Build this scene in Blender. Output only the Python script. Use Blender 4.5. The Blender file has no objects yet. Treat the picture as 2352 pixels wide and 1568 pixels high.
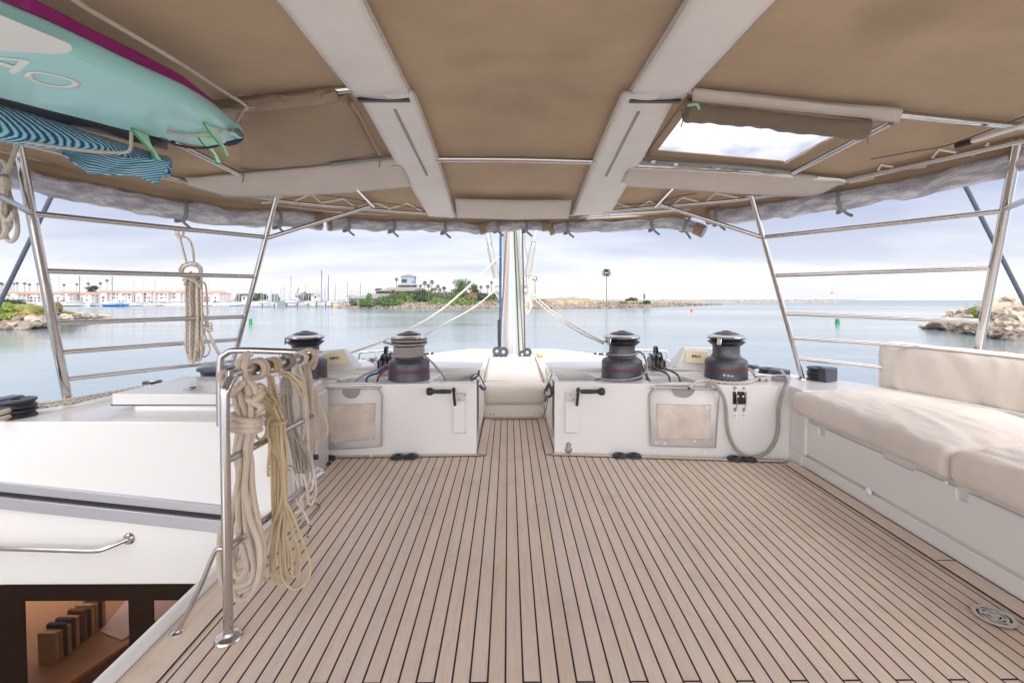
import bpy, bmesh, math, random
from mathutils import Vector, Matrix, noise as mnoise
R = random.Random(7)
PI = math.pi
sc = bpy.context.scene
C = sc.collection
# ---------------------------------------------------------------- camera
F = 1110.67; CX = 1176.0; CY = 688.0      # focal length and principal point (horizon) in picture units (picture 2352 wide)
EYE = Vector((0, 0, 4.5))                  # camera in the world, water at z = 0
HC = 1.25                                  # camera above the teak deck
cam_d = bpy.data.cameras.new('camera'); cam = bpy.data.objects.new('camera', cam_d); C.objects.link(cam)
cam_d.sensor_width = 36.0; cam_d.lens = 36.0 * F / 2352.0
cam_d.shift_x = 0.0; cam_d.shift_y = -(784.0 - CY) / 2352.0
cam_d.clip_start = 0.05; cam_d.clip_end = 60000
cam.location = EYE; cam.rotation_euler = (PI / 2, 0, 0)
sc.camera = cam
# ---------------------------------------------------------------- world, sun, exposure
SUN_EL = math.radians(50); SUN_AZ = math.radians(172)
sc.view_settings.view_transform = 'Standard'; sc.view_settings.look = 'None'
sc.view_settings.exposure = 1.74; sc.view_settings.gamma = 1.0
W = bpy.data.worlds.new('World'); sc.world = W; W.use_nodes = True
nt = W.node_tree; N = nt.nodes; L = nt.links; N.clear()
def wn(t, **k):
    n = N.new(t)
    for a, b in k.items(): setattr(n, a, b)
    return n
def wmath(op, a, b=None, c=None):
    n = wn('ShaderNodeMath', operation=op)
    for i, v in enumerate((a, b, c)):
        if v is None: continue
        if isinstance(v, (int, float)): n.inputs[i].default_value = v
        else: L.new(v, n.inputs[i])
    return n.outputs[0]
out = wn('ShaderNodeOutputWorld'); bg = wn('ShaderNodeBackground'); bg.inputs['Strength'].default_value = 0.1
sky = wn('ShaderNodeTexSky'); sky.sky_type = 'NISHITA'; sky.sun_disc = False
sky.sun_elevation = SUN_EL; sky.sun_rotation = SUN_AZ
tc = wn('ShaderNodeTexCoord'); sep = wn('ShaderNodeSeparateXYZ'); L.new(tc.outputs['Generated'], sep.inputs[0])
zc = wmath('MAXIMUM', sep.outputs['Z'], 0.0)
den = wmath('ADD', zc, 0.16)
comb = wn('ShaderNodeCombineXYZ')
L.new(wmath('DIVIDE', sep.outputs['X'], den), comb.inputs[0]); L.new(wmath('DIVIDE', sep.outputs['Y'], den), comb.inputs[1])
nz = wn('ShaderNodeTexNoise'); nz.inputs['Scale'].default_value = 0.55; nz.inputs['Detail'].default_value = 5; nz.inputs['Roughness'].default_value = 0.5
mpn = wn('ShaderNodeMapping'); mpn.inputs['Location'].default_value = (3.1, 0.4, 0); mpn.inputs['Scale'].default_value = (0.8, 1.9, 1)
L.new(comb.outputs[0], mpn.inputs[0]); L.new(mpn.outputs[0], nz.inputs['Vector'])
cl = wn('ShaderNodeMapRange'); cl.inputs['From Min'].default_value = 0.40; cl.inputs['From Max'].default_value = 0.62
L.new(nz.outputs['Fac'], cl.inputs['Value'])
ramp = wn('ShaderNodeValToRGB'); L.new(sep.outputs['Z'], ramp.inputs[0])
cr = ramp.color_ramp
cols = [(0.0, (0.93, 0.925, 0.94)), (0.035, (0.93, 0.925, 0.94)), (0.085, (0.80, 0.80, 0.87)), (0.16, (0.68, 0.69, 0.80)), (0.32, (0.72, 0.73, 0.84)), (0.6, (0.95, 0.95, 1.0))]
while len(cr.elements) < len(cols): cr.elements.new(0.5)
for e, (p, c) in zip(cr.elements, cols): e.position = p; e.color = (*c, 1)
ramp2 = wn('ShaderNodeValToRGB'); L.new(sep.outputs['Z'], ramp2.inputs[0]); cr2 = ramp2.color_ramp
cols2 = [(0.0, (0.80, 0.80, 0.87)), (0.03, (0.74, 0.745, 0.82)), (0.08, (0.55, 0.56, 0.68)), (0.16, (0.44, 0.47, 0.62)), (0.32, (0.5, 0.53, 0.68)), (0.6, (0.8, 0.8, 0.9))]
while len(cr2.elements) < len(cols2): cr2.elements.new(0.5)
for e, (p, c) in zip(cr2.elements, cols2): e.position = p; e.color = (*c, 1)
mixc = wn('ShaderNodeMix', data_type='RGBA'); L.new(cl.outputs[0], mixc.inputs['Factor'])
L.new(ramp2.outputs[0], mixc.inputs['A']); L.new(ramp.outputs[0], mixc.inputs['B'])
# overcast shaped beyond the frame to light the deck: brighter aft, dimmed abeam
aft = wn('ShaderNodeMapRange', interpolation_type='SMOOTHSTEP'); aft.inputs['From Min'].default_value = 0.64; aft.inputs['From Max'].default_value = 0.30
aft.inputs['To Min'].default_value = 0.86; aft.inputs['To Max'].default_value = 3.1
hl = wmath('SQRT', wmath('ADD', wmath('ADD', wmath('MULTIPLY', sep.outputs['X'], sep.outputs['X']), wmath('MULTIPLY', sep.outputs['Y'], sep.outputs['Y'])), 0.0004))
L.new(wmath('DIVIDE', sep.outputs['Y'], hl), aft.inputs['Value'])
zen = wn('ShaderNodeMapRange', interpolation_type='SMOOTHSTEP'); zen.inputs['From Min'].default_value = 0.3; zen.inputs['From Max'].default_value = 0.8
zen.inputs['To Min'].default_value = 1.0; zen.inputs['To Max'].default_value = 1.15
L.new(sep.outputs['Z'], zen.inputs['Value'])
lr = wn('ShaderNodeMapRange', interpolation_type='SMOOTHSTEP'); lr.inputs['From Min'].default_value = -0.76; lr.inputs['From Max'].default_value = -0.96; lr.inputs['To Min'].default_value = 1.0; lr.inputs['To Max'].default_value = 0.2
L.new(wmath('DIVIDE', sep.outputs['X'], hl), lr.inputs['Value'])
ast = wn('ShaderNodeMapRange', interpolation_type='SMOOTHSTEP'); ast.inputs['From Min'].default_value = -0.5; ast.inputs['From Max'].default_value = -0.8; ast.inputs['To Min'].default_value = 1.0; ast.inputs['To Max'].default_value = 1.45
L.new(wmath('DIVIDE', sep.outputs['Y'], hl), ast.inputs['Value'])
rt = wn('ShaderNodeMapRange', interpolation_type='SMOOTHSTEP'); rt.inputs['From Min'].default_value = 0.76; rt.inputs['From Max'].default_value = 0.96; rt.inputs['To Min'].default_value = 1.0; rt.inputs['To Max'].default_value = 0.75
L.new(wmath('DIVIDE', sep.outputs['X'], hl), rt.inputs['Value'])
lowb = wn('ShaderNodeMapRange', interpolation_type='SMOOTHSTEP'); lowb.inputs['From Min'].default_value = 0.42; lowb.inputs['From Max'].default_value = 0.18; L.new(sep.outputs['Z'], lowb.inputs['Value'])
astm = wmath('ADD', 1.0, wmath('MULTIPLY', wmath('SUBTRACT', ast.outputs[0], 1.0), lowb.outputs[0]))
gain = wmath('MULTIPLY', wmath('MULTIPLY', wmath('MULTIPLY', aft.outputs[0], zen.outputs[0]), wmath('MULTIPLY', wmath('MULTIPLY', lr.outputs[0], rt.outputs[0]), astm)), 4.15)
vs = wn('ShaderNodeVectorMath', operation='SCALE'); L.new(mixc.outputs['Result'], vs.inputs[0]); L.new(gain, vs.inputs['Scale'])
mixs = wn('ShaderNodeMix', data_type='RGBA'); mixs.inputs['Factor'].default_value = 0.92
wf = wn('ShaderNodeMapRange'); wf.inputs['From Min'].default_value = 0.1; wf.inputs['From Max'].default_value = -0.5; L.new(sep.outputs['Y'], wf.inputs['Value'])
wz = wn('ShaderNodeMapRange'); wz.inputs['From Min'].default_value = 0.22; wz.inputs['From Max'].default_value = 0.5; L.new(sep.outputs['Z'], wz.inputs['Value'])
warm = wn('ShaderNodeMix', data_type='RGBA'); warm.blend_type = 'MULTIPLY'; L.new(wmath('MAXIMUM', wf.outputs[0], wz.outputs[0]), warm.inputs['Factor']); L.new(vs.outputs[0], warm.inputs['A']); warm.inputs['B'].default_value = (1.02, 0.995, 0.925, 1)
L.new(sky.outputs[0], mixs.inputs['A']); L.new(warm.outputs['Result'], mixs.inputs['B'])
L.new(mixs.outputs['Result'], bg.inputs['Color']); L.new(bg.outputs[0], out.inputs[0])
sd = bpy.data.lights.new('sun', 'SUN'); sun = bpy.data.objects.new('sun', sd); C.objects.link(sun)
sd.energy = 0.6; sd.angle = math.radians(30); sd.color = (1, 0.97, 0.93)
sdir = Vector((math.sin(SUN_AZ) * math.cos(SUN_EL), math.cos(SUN_AZ) * math.cos(SUN_EL), math.sin(SUN_EL)))
sun.rotation_euler = (-sdir).to_track_quat('-Z', 'Y').to_euler()
sun.location = (0, -20, 30)
# ---------------------------------------------------------------- frames
# the yacht lies slightly bow-up to the water: its own frame has the deck at z = 0, forward = +y
_f = Vector((-8.5 / F, 1, 32 / F)).normalized(); _r = _f.cross(Vector((0, 0, 1))).normalized(); _u = _r.cross(_f)
ROT = Matrix((_r, _f, _u)).transposed()
BM = Matrix.Translation(EYE) @ ROT.to_4x4() @ Matrix.Translation((0, 0, -HC))
RT = ROT.transposed(); CAMB = Vector((0, 0, HC))
def dr(x, y): return RT @ Vector(((x - CX) / F, 1, -(y - CY) / F))
def PY(x, y, Y): v = dr(x, y); return CAMB + v * (Y / v.y)
def PZ(x, y, Z): v = dr(x, y); return CAMB + v * ((Z - HC) / v.z)
def PX(x, y, X): v = dr(x, y); return CAMB + v * (X / v.x)
def cz(X, Y): return 2.2 - .167 * max(0, Y - 2.375) - .1 * max(0, abs(X - .055) - .77)
def PC(x, y, off=0.0):
    lo, hi = .3, 8.0; v = dr(x, y)
    for i in range(40):
        m = (lo + hi) / 2; p = CAMB + v * (m / v.y)
        if p.z < cz(p.x, p.y) - off: lo = m
        else: hi = m
    return CAMB + v * (lo / v.y)
def onseg(a, b, y):
    "point on segment a-b (yacht frame) that stands at picture height y"
    def py(p): q = ROT @ (p - CAMB); return CY - q.z / q.y * F
    lo, hi = 0.0, 1.0; ya = py(a); yb = py(b)
    for i in range(40):
        m = (lo + hi) / 2; ym = py(a.lerp(b, m))
        if (ym < y) == (ya < yb): lo = m
        else: hi = m
    return a.lerp(b, lo)
def WG(x, y, Z=0.0): v = Vector(((x - CX) / F, 1, -(y - CY) / F)); return EYE + v * ((Z - EYE.z) / v.z)
def WY(x, y, Y): return EYE + Vector(((x - CX) / F, 1, -(y - CY) / F)) * Y
# ---------------------------------------------------------------- objects
BOAT = set()
def lab(o, label=None, cat=None, group=None, kind=None):
    if label: o['label'] = label
    if cat: o['category'] = cat
    if group: o['group'] = group
    if kind: o['kind'] = kind
    return o
def thing(name, label, cat, group=None, boat=True):
    o = bpy.data.objects.new(name, None); C.objects.link(o); o.empty_display_size = .1
    if boat: BOAT.add(o.name)
    return lab(o, label, cat, group)
def obj(name, bm, m, parent=None, boat=True, ang=35, bevel=0, seg=2, label=None, cat=None, group=None, kind=None, solid=0):
    me = bpy.data.meshes.new(name); bmesh.ops.recalc_face_normals(bm, faces=bm.faces[:])
    bm.to_mesh(me); bm.free()
    for p in me.polygons: p.use_smooth = True
    me.set_sharp_from_angle(angle=math.radians(ang))
    for mm in (m if isinstance(m, (list, tuple)) else [m]): me.materials.append(mm)
    o = bpy.data.objects.new(name, me); C.objects.link(o)
    if parent is not None: o.parent = parent
    elif boat: BOAT.add(o.name)
    if solid:
        s = o.modifiers.new('solid', 'SOLIDIFY'); s.thickness = solid; s.offset = 0
    if bevel:
        b = o.modifiers.new('bevel', 'BEVEL'); b.width = bevel; b.segments = seg; b.limit_method = 'ANGLE'; b.angle_limit = math.radians(38)
        b.harden_normals = False
    return lab(o, label, cat, group, kind)
def nb(): return bmesh.new()
def box(bm, c, s, M=None, mi=0):
    r = bmesh.ops.create_cube(bm, size=1)
    for v in r['verts']:
        v.co = Vector((v.co.x * s[0], v.co.y * s[1], v.co.z * s[2]))
        if M is not None: v.co = M @ v.co
        v.co += Vector(c)
    if mi:
        for f in set(f for v in r['verts'] for f in v.link_faces): f.material_index = mi
    return r['verts']
def bx(x0, x1, y0, y1, z0, z1, bm=None):
    bm = bm or nb(); box(bm, ((x0 + x1) / 2, (y0 + y1) / 2, (z0 + z1) / 2), (abs(x1 - x0), abs(y1 - y0), abs(z1 - z0))); return bm
def prism(bm, pts, z0, z1):
    a = [bm.verts.new((p[0], p[1], z0)) for p in pts]; b = [bm.verts.new((p[0], p[1], z1)) for p in pts]; n = len(pts)
    bm.faces.new(a[::-1]); bm.faces.new(b)
    for i in range(n): bm.faces.new((a[i], a[(i + 1) % n], b[(i + 1) % n], b[i]))
    return bm
def extr(bm, pts3, d):
    "closed 3-D outline extruded by vector d"
    d = Vector(d)
    a = [bm.verts.new(p) for p in pts3]; b = [bm.verts.new(Vector(p) + d) for p in pts3]; n = len(a)
    bm.faces.new(a[::-1]); bm.faces.new(b)
    for i in range(n): bm.faces.new((a[i], a[(i + 1) % n], b[(i + 1) % n], b[i]))
    return bm
def cr_spline(pts, sub, closed=False):
    pts = [Vector(p) for p in pts]; n = len(pts); o = []
    if sub <= 1 or n < 3: return pts
    rng = n if closed else n - 1
    for i in range(rng):
        if closed: p0, p1, p2, p3 = pts[i - 1], pts[i], pts[(i + 1) % n], pts[(i + 2) % n]
        else: p0, p1, p2, p3 = pts[max(i - 1, 0)], pts[i], pts[i + 1], pts[min(i + 2, n - 1)]
        for k in range(sub):
            t = k / sub; t2 = t * t; t3 = t2 * t
            o.append(.5 * ((2 * p1) + (-p0 + p2) * t + (2 * p0 - 5 * p1 + 4 * p2 - p3) * t2 + (-p0 + 3 * p1 - 3 * p2 + p3) * t3))
    if not closed: o.append(pts[-1])
    return o
def tube(bm, pts, r, seg=10, sub=1, closed=False, caps=True, sq=None, rf=None, mi=0):
    "sweep a circle along pts; UV u runs along in metres, v around; sq=(direction, factor) flattens; rf(t) scales the radius"
    P = cr_spline(pts, sub, closed); n = len(P)
    uvl = bm.loops.layers.uv.verify()
    T = []
    for i in range(n):
        a = P[(i - 1) % n] if (closed or i > 0) else P[i]; b = P[(i + 1) % n] if (closed or i < n - 1) else P[i]
        d = b - a; T.append(d.normalized() if d.length > 1e-9 else Vector((0, 0, 1)))
    up = Vector((0, 0, 1)) if abs(T[0].z) < .9 else Vector((1, 0, 0))
    nrm = (up - T[0] * up.dot(T[0])).normalized(); rings = []; ulen = 0; us = []
    for i in range(n):
        if i: ulen += (P[i] - P[i - 1]).length
        us.append(ulen)
        nrm = nrm - T[i] * nrm.dot(T[i]); nrm.normalize(); bn = T[i].cross(nrm)
        rr = r[i] if isinstance(r, list) and len(r) == n else (r if not isinstance(r, list) else r[0])
        if rf: rr = rr * rf(i / max(1, n - 1))
        ring = []
        for k in range(seg):
            a = 2 * PI * k / seg; o = (nrm * math.cos(a) + bn * math.sin(a)) * rr
            if sq: q = Vector(sq[0]).normalized(); o -= q * (o.dot(q) * (1 - sq[1]))
            ring.append(bm.verts.new(P[i] + o))
        rings.append(ring)
    m = n if closed else n - 1
    for i in range(m):
        j = (i + 1) % n; u0 = us[i]; u1 = us[j] if j else ulen + (P[0] - P[-1]).length
        for k in range(seg):
            k2 = (k + 1) % seg
            try: f = bm.faces.new((rings[i][k], rings[i][k2], rings[j][k2], rings[j][k]))
            except ValueError: continue
            f.material_index = mi
            for lp, uv in zip(f.loops, ((u0, k / seg), (u0, (k + 1) / seg), (u1, (k + 1) / seg), (u1, k / seg))): lp[uvl].uv = uv
    if caps and not closed:
        for rg in (rings[0][::-1], rings[-1]):
            try: bm.faces.new(rg).material_index = mi
            except ValueError: pass
    return bm
def lathe(bm, prof, c=(0, 0, 0), seg=32, M=None, a0=0, a1=2 * PI, mi=0):
    c = Vector(c); full = abs(a1 - a0 - 2 * PI) < 1e-6; rings = []
    ns = seg if full else seg + 1
    for (r, z) in prof:
        ring = []
        if r < 1e-5:
            p = Vector((0, 0, z)); v = bm.verts.new((M @ p if M else p) + c); ring = [v] * ns
        else:
            for k in range(ns):
                a = a0 + (a1 - a0) * k / seg; p = Vector((r * math.cos(a), r * math.sin(a), z))
                ring.append(bm.verts.new((M @ p if M else p) + c))
        rings.append(ring)
    for i in range(len(rings) - 1):
        for k in range(seg):
            k2 = (k + 1) % ns if full else k + 1
            q = []
            for v in (rings[i][k], rings[i][k2], rings[i + 1][k2], rings[i + 1][k]):
                if v not in q: q.append(v)
            if len(q) > 2:
                try: bm.faces.new(q).material_index = mi
                except ValueError: pass
    return bm
def grid(bm, fn, nu, nv, uvf=None, mi=0):
    uvl = bm.loops.layers.uv.verify()
    V = [[bm.verts.new(fn(i / nu, j / nv)) for j in range(nv + 1)] for i in range(nu + 1)]
    for i in range(nu):
        for j in range(nv):
            f = bm.faces.new((V[i][j], V[i + 1][j], V[i + 1][j + 1], V[i][j + 1])); f.material_index = mi
            for lp, (a, b) in zip(f.loops, ((i, j), (i + 1, j), (i + 1, j + 1), (i, j + 1))): lp[uvl].uv = (a / nu, b / nv) if not uvf else uvf(a / nu, b / nv)
    return bm
def poly(bm, pts, mi=0):
    f = bm.faces.new([bm.verts.new(p) for p in pts]); f.material_index = mi; return f
def uvxy(bm, ax=(0, 1)):
    uvl = bm.loops.layers.uv.verify()
    for f in bm.faces:
        for lp in f.loops: lp[uvl].uv = (lp.vert.co[ax[0]], lp.vert.co[ax[1]])
    return bm
def ball(bm, c, r, s=(1, 1, 1), sub=2, jit=0, M=None):
    v = bmesh.ops.create_icosphere(bm, subdivisions=sub, radius=1)['verts']
    for q in v:
        k = 1 + (jit * mnoise.noise(q.co * 1.7 + Vector(c) * 3.1) if jit else 0)
        p = Vector((q.co.x * s[0], q.co.y * s[1], q.co.z * s[2])) * r * k
        q.co = (M @ p if M else p) + Vector(c)
    return v
def boolean(o, cutters, op='DIFFERENCE'):
    cs = []
    for bmc in cutters:
        me = bpy.data.meshes.new('cut'); bmesh.ops.recalc_face_normals(bmc, faces=bmc.faces[:]); bmc.to_mesh(me); bmc.free()
        c = bpy.data.objects.new('cut', me); C.objects.link(c); cs.append(c)
        md = o.modifiers.new('b', 'BOOLEAN'); md.operation = op; md.object = c; md.solver = 'EXACT'
    bpy.context.view_layer.update(); dg = bpy.context.evaluated_depsgraph_get()
    me = bpy.data.meshes.new_from_object(o.evaluated_get(dg)); old = o.data; mats = list(old.materials)
    o.modifiers.clear(); o.data = me
    if not me.materials:
        for m in mats: me.materials.append(m)
    for c in cs: bpy.data.objects.remove(c)
    for p in me.polygons: p.use_smooth = True
    me.set_sharp_from_angle(angle=math.radians(35))
    return o
def bev(o, w, seg=3):
    b = o.modifiers.new('bevel', 'BEVEL'); b.width = w; b.segments = seg; b.limit_method = 'ANGLE'; b.angle_limit = math.radians(38); return o
def text(name, s, size, m, parent, loc, rx, ry, depth=.0015, sx=1.0, boat=True, bold=0.0):
    "flat lettering: rx = reading direction, ry = up direction of the letters"
    cu = bpy.data.curves.new(name, 'FONT'); cu.body = s; cu.size = size; cu.extrude = depth / 2; cu.align_x = 'CENTER'; cu.align_y = 'CENTER'; cu.offset = bold
    t = bpy.data.objects.new(name, cu); C.objects.link(t); bpy.context.view_layer.update()
    me = bpy.data.meshes.new_from_object(t.evaluated_get(bpy.context.evaluated_depsgraph_get())); bpy.data.objects.remove(t)
    rx = Vector(rx).normalized(); ry = Vector(ry).normalized(); rz = rx.cross(ry)
    M = Matrix((rx, ry, rz)).transposed()
    for v in me.vertices: v.co = M @ Vector((v.co.x * sx, v.co.y, v.co.z)) + Vector(loc)
    me.materials.clear(); me.materials.append(m)
    o = bpy.data.objects.new(name, me); C.objects.link(o); o.parent = parent
    return o
# ---------------------------------------------------------------- materials
def S(r, g, b):
    f = lambda c: ((c / 255) / 12.92 if c / 255 <= .04045 else ((c / 255 + .055) / 1.055) ** 2.4)
    return (f(r), f(g), f(b), 1)
class Mat:
    def __init__(s, name):
        s.m = bpy.data.materials.new(name); s.m.use_nodes = True; s.t = s.m.node_tree; s.N = s.t.nodes; s.L = s.t.links
        s.b = s.N['Principled BSDF']; s.o = s.N['Material Output']
    def n(s, t, **k):
        n = s.N.new(t)
        for a, b in k.items(): setattr(n, a, b)
        return n
    def set(s, **k):
        for a, b in k.items():
            s.b.inputs[a.replace('_', ' ')].default_value = b
        return s
    def math(s, op, a, b=None, c=None):
        n = s.n('ShaderNodeMath', operation=op)
        for i, v in enumerate((a, b, c)):
            if v is None: continue
            if isinstance(v, (int, float)): n.inputs[i].default_value = v
            else: s.L.new(v, n.inputs[i])
        return n.outputs[0]
    def coord(s, kind='Object', scale=(1, 1, 1)):
        if kind == 'UV': c = s.n('ShaderNodeTexCoord').outputs['UV']
        else: c = s.n('ShaderNodeTexCoord').outputs[kind]
        if tuple(scale) != (1, 1, 1):
            mp = s.n('ShaderNodeMapping'); mp.inputs['Scale'].default_value = scale; s.L.new(c, mp.inputs[0]); c = mp.outputs[0]
        return c
    def noise(s, scale, detail=4, rough=.5, co=None):
        n = s.n('ShaderNodeTexNoise'); n.inputs['Scale'].default_value = scale; n.inputs['Detail'].default_value = detail; n.inputs['Roughness'].default_value = rough
        s.L.new(co if co else s.coord(), n.inputs['Vector']); return n.outputs['Fac']
    def mix(s, f, a, b):
        n = s.n('ShaderNodeMix', data_type='RGBA')
        for key, v in (('Factor', f), ('A', a), ('B', b)):
            i = n.inputs[key] if key == 'Factor' else [q for q in n.inputs if q.name == key and q.type == 'RGBA'][0]
            if isinstance(v, (int, float, tuple)): i.default_value = v
            else: s.L.new(v, i)
        return [q for q in n.outputs if q.type == 'RGBA'][0]
    def ramp(s, f, stops):
        n = s.n('ShaderNodeValToRGB'); s.L.new(f, n.inputs[0]); e = n.color_ramp.elements
        while len(e) < len(stops): e.new(.5)
        for q, (p, c) in zip(e, stops): q.position = p; q.color = c if len(c) == 4 else (*c, 1)
        return n.outputs[0]
    def rng(s, v, a, b, c=0.0, d=1.0):
        n = s.n('ShaderNodeMapRange'); s.L.new(v, n.inputs[0])
        for i, q in enumerate((a, b, c, d)): n.inputs[i + 1].default_value = q
        return n.outputs[0]
    def bump(s, h, st=.3, dist=.01):
        n = s.n('ShaderNodeBump'); n.inputs['Strength'].default_value = st; n.inputs['Distance'].default_value = dist
        s.L.new(h, n.inputs['Height']); s.L.new(n.outputs[0], s.b.inputs['Normal']); return s
    def col(s, c): s.L.new(c, s.b.inputs['Base Color']); return s
def plain(name, c, rough=.5, metal=0, var=.06, vscale=6, bump=0, bscale=60, coat=0, bd=.002):
    m = Mat(name); m.set(Roughness=rough, Metallic=metal)
    if coat: m.set(Coat_Weight=coat, Coat_Roughness=.08)
    d = tuple(max(0, q * (1 - var)) for q in c[:3]) + (1,); e = tuple(min(1, q * (1 + var)) for q in c[:3]) + (1,)
    m.col(m.mix(m.noise(vscale, 5, .6), d, e))
    if bump: m.bump(m.noise(bscale, 3, .6), bump, bd)
    return m.m
def gel(name, c, rough=.22):
    m = Mat(name); m.set(Roughness=rough, Coat_Weight=.3, Coat_Roughness=.12)
    n1 = m.noise(1.7, 6, .62); n2 = m.noise(9, 5, .7)
    k = m.math('MULTIPLY', m.rng(n1, .35, .75), m.rng(n2, .3, .8))
    m.col(m.mix(k, c, tuple(q * f for q, f in zip(c[:3], (.985, .98, .975))) + (1,)))
    m.bump(m.noise(1.2, 1, .4), .04, .01); return m.m
def steelm(name='polished_steel', c=(.60, .58, .57, 1), r=.13):
    m = Mat(name); m.set(Metallic=1.0, Roughness=r)
    n = m.noise(14, 5, .65); m.L.new(m.rng(n, .3, .7, r * .6, r * 1.6), m.b.inputs['Roughness'])
    m.col(m.mix(n, tuple(q * .88 for q in c[:3]) + (1,), c)); return m.m
def cloth(name, c, weave=900, trans=0.0, var=.07, vscale=2.5, rough=.85, wr=.25, stain=0.0, tc_=None):
    m = Mat(name); m.set(Roughness=rough, Sheen_Weight=.15)
    m.b.inputs['Specular IOR Level'].default_value = .2
    co = m.coord()
    n1 = m.noise(vscale, 6, .6); d = tuple(q * (1 - var * 1.6) for q in c[:3]) + (1,); e = tuple(min(1, q * (1 + var)) for q in c[:3]) + (1,)
    cc = m.mix(m.rng(n1, .3, .7), d, e)
    if stain:
        n3 = m.noise(1.3, 3, .55); cc = m.mix(m.math('MULTIPLY', m.rng(n3, .56, .75), stain), cc, tuple(q * f for q, f in zip(c[:3], (.55, .5, .42))) + (1,))
    m.col(cc)
    w = m.noise(weave, 2, .5); w2 = m.noise(3.2, 4, .55)
    h = m.math('ADD', m.math('MULTIPLY', w, .12), m.math('MULTIPLY', w2, wr * 4))
    m.bump(h, .35, .01)
    if trans:
        tr = m.n('ShaderNodeBsdfTranslucent'); tr.inputs['Color'].default_value = tc_ or c; mx = m.n('ShaderNodeMixShader'); mx.inputs[0].default_value = trans
        m.L.new(m.b.outputs[0], mx.inputs[1]); m.L.new(tr.outputs[0], mx.inputs[2]); m.L.new(mx.outputs[0], m.o.inputs[0])
    return m.m
def ropem(name, c, fleck=None, pitch=.03, fl=.35, dark=.76, br=240):
    m = Mat(name); m.set(Roughness=.8, Sheen_Weight=.2); m.b.inputs['Specular IOR Level'].default_value = .2
    sp = m.n('ShaderNodeSeparateXYZ'); m.L.new(m.coord('UV'), sp.inputs[0]); u, v = sp.outputs[0], sp.outputs[1]
    a = m.math('SINE', m.math('MULTIPLY', m.math('ADD', m.math('MULTIPLY', u, br), m.math('MULTIPLY', v, 4.0)), 2 * PI))
    b = m.math('SINE', m.math('MULTIPLY', m.math('SUBTRACT', m.math('MULTIPLY', u, br), m.math('MULTIPLY', v, 4.0)), 2 * PI))
    h = m.math('MAXIMUM', a, b)
    d = tuple(q * dark for q in c[:3]) + (1,)
    cc = m.mix(m.rng(h, -.2, 1), d, c)
    cc = m.mix(m.math('MULTIPLY', m.rng(m.noise(7, 4, .6), .42, .7), .6), cc, tuple(q * f for q, f in zip(c[:3], (.74, .66, .54))) + (1,))
    if fleck:
        fr = m.math('FRACT', m.math('ADD', m.math('DIVIDE', u, pitch), m.math('MULTIPLY', m.math('FLOOR', m.math('MULTIPLY', v, 4.0)), .5)))
        fv = m.math('FRACT', m.math('MULTIPLY', v, 4.0))
        k = m.math('MULTIPLY', m.math('LESS_THAN', fr, fl), m.math('LESS_THAN', fv, .45)); cc = m.mix(k, cc, fleck)
    m.col(cc); m.bump(h, .3, .001); return m.m
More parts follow.
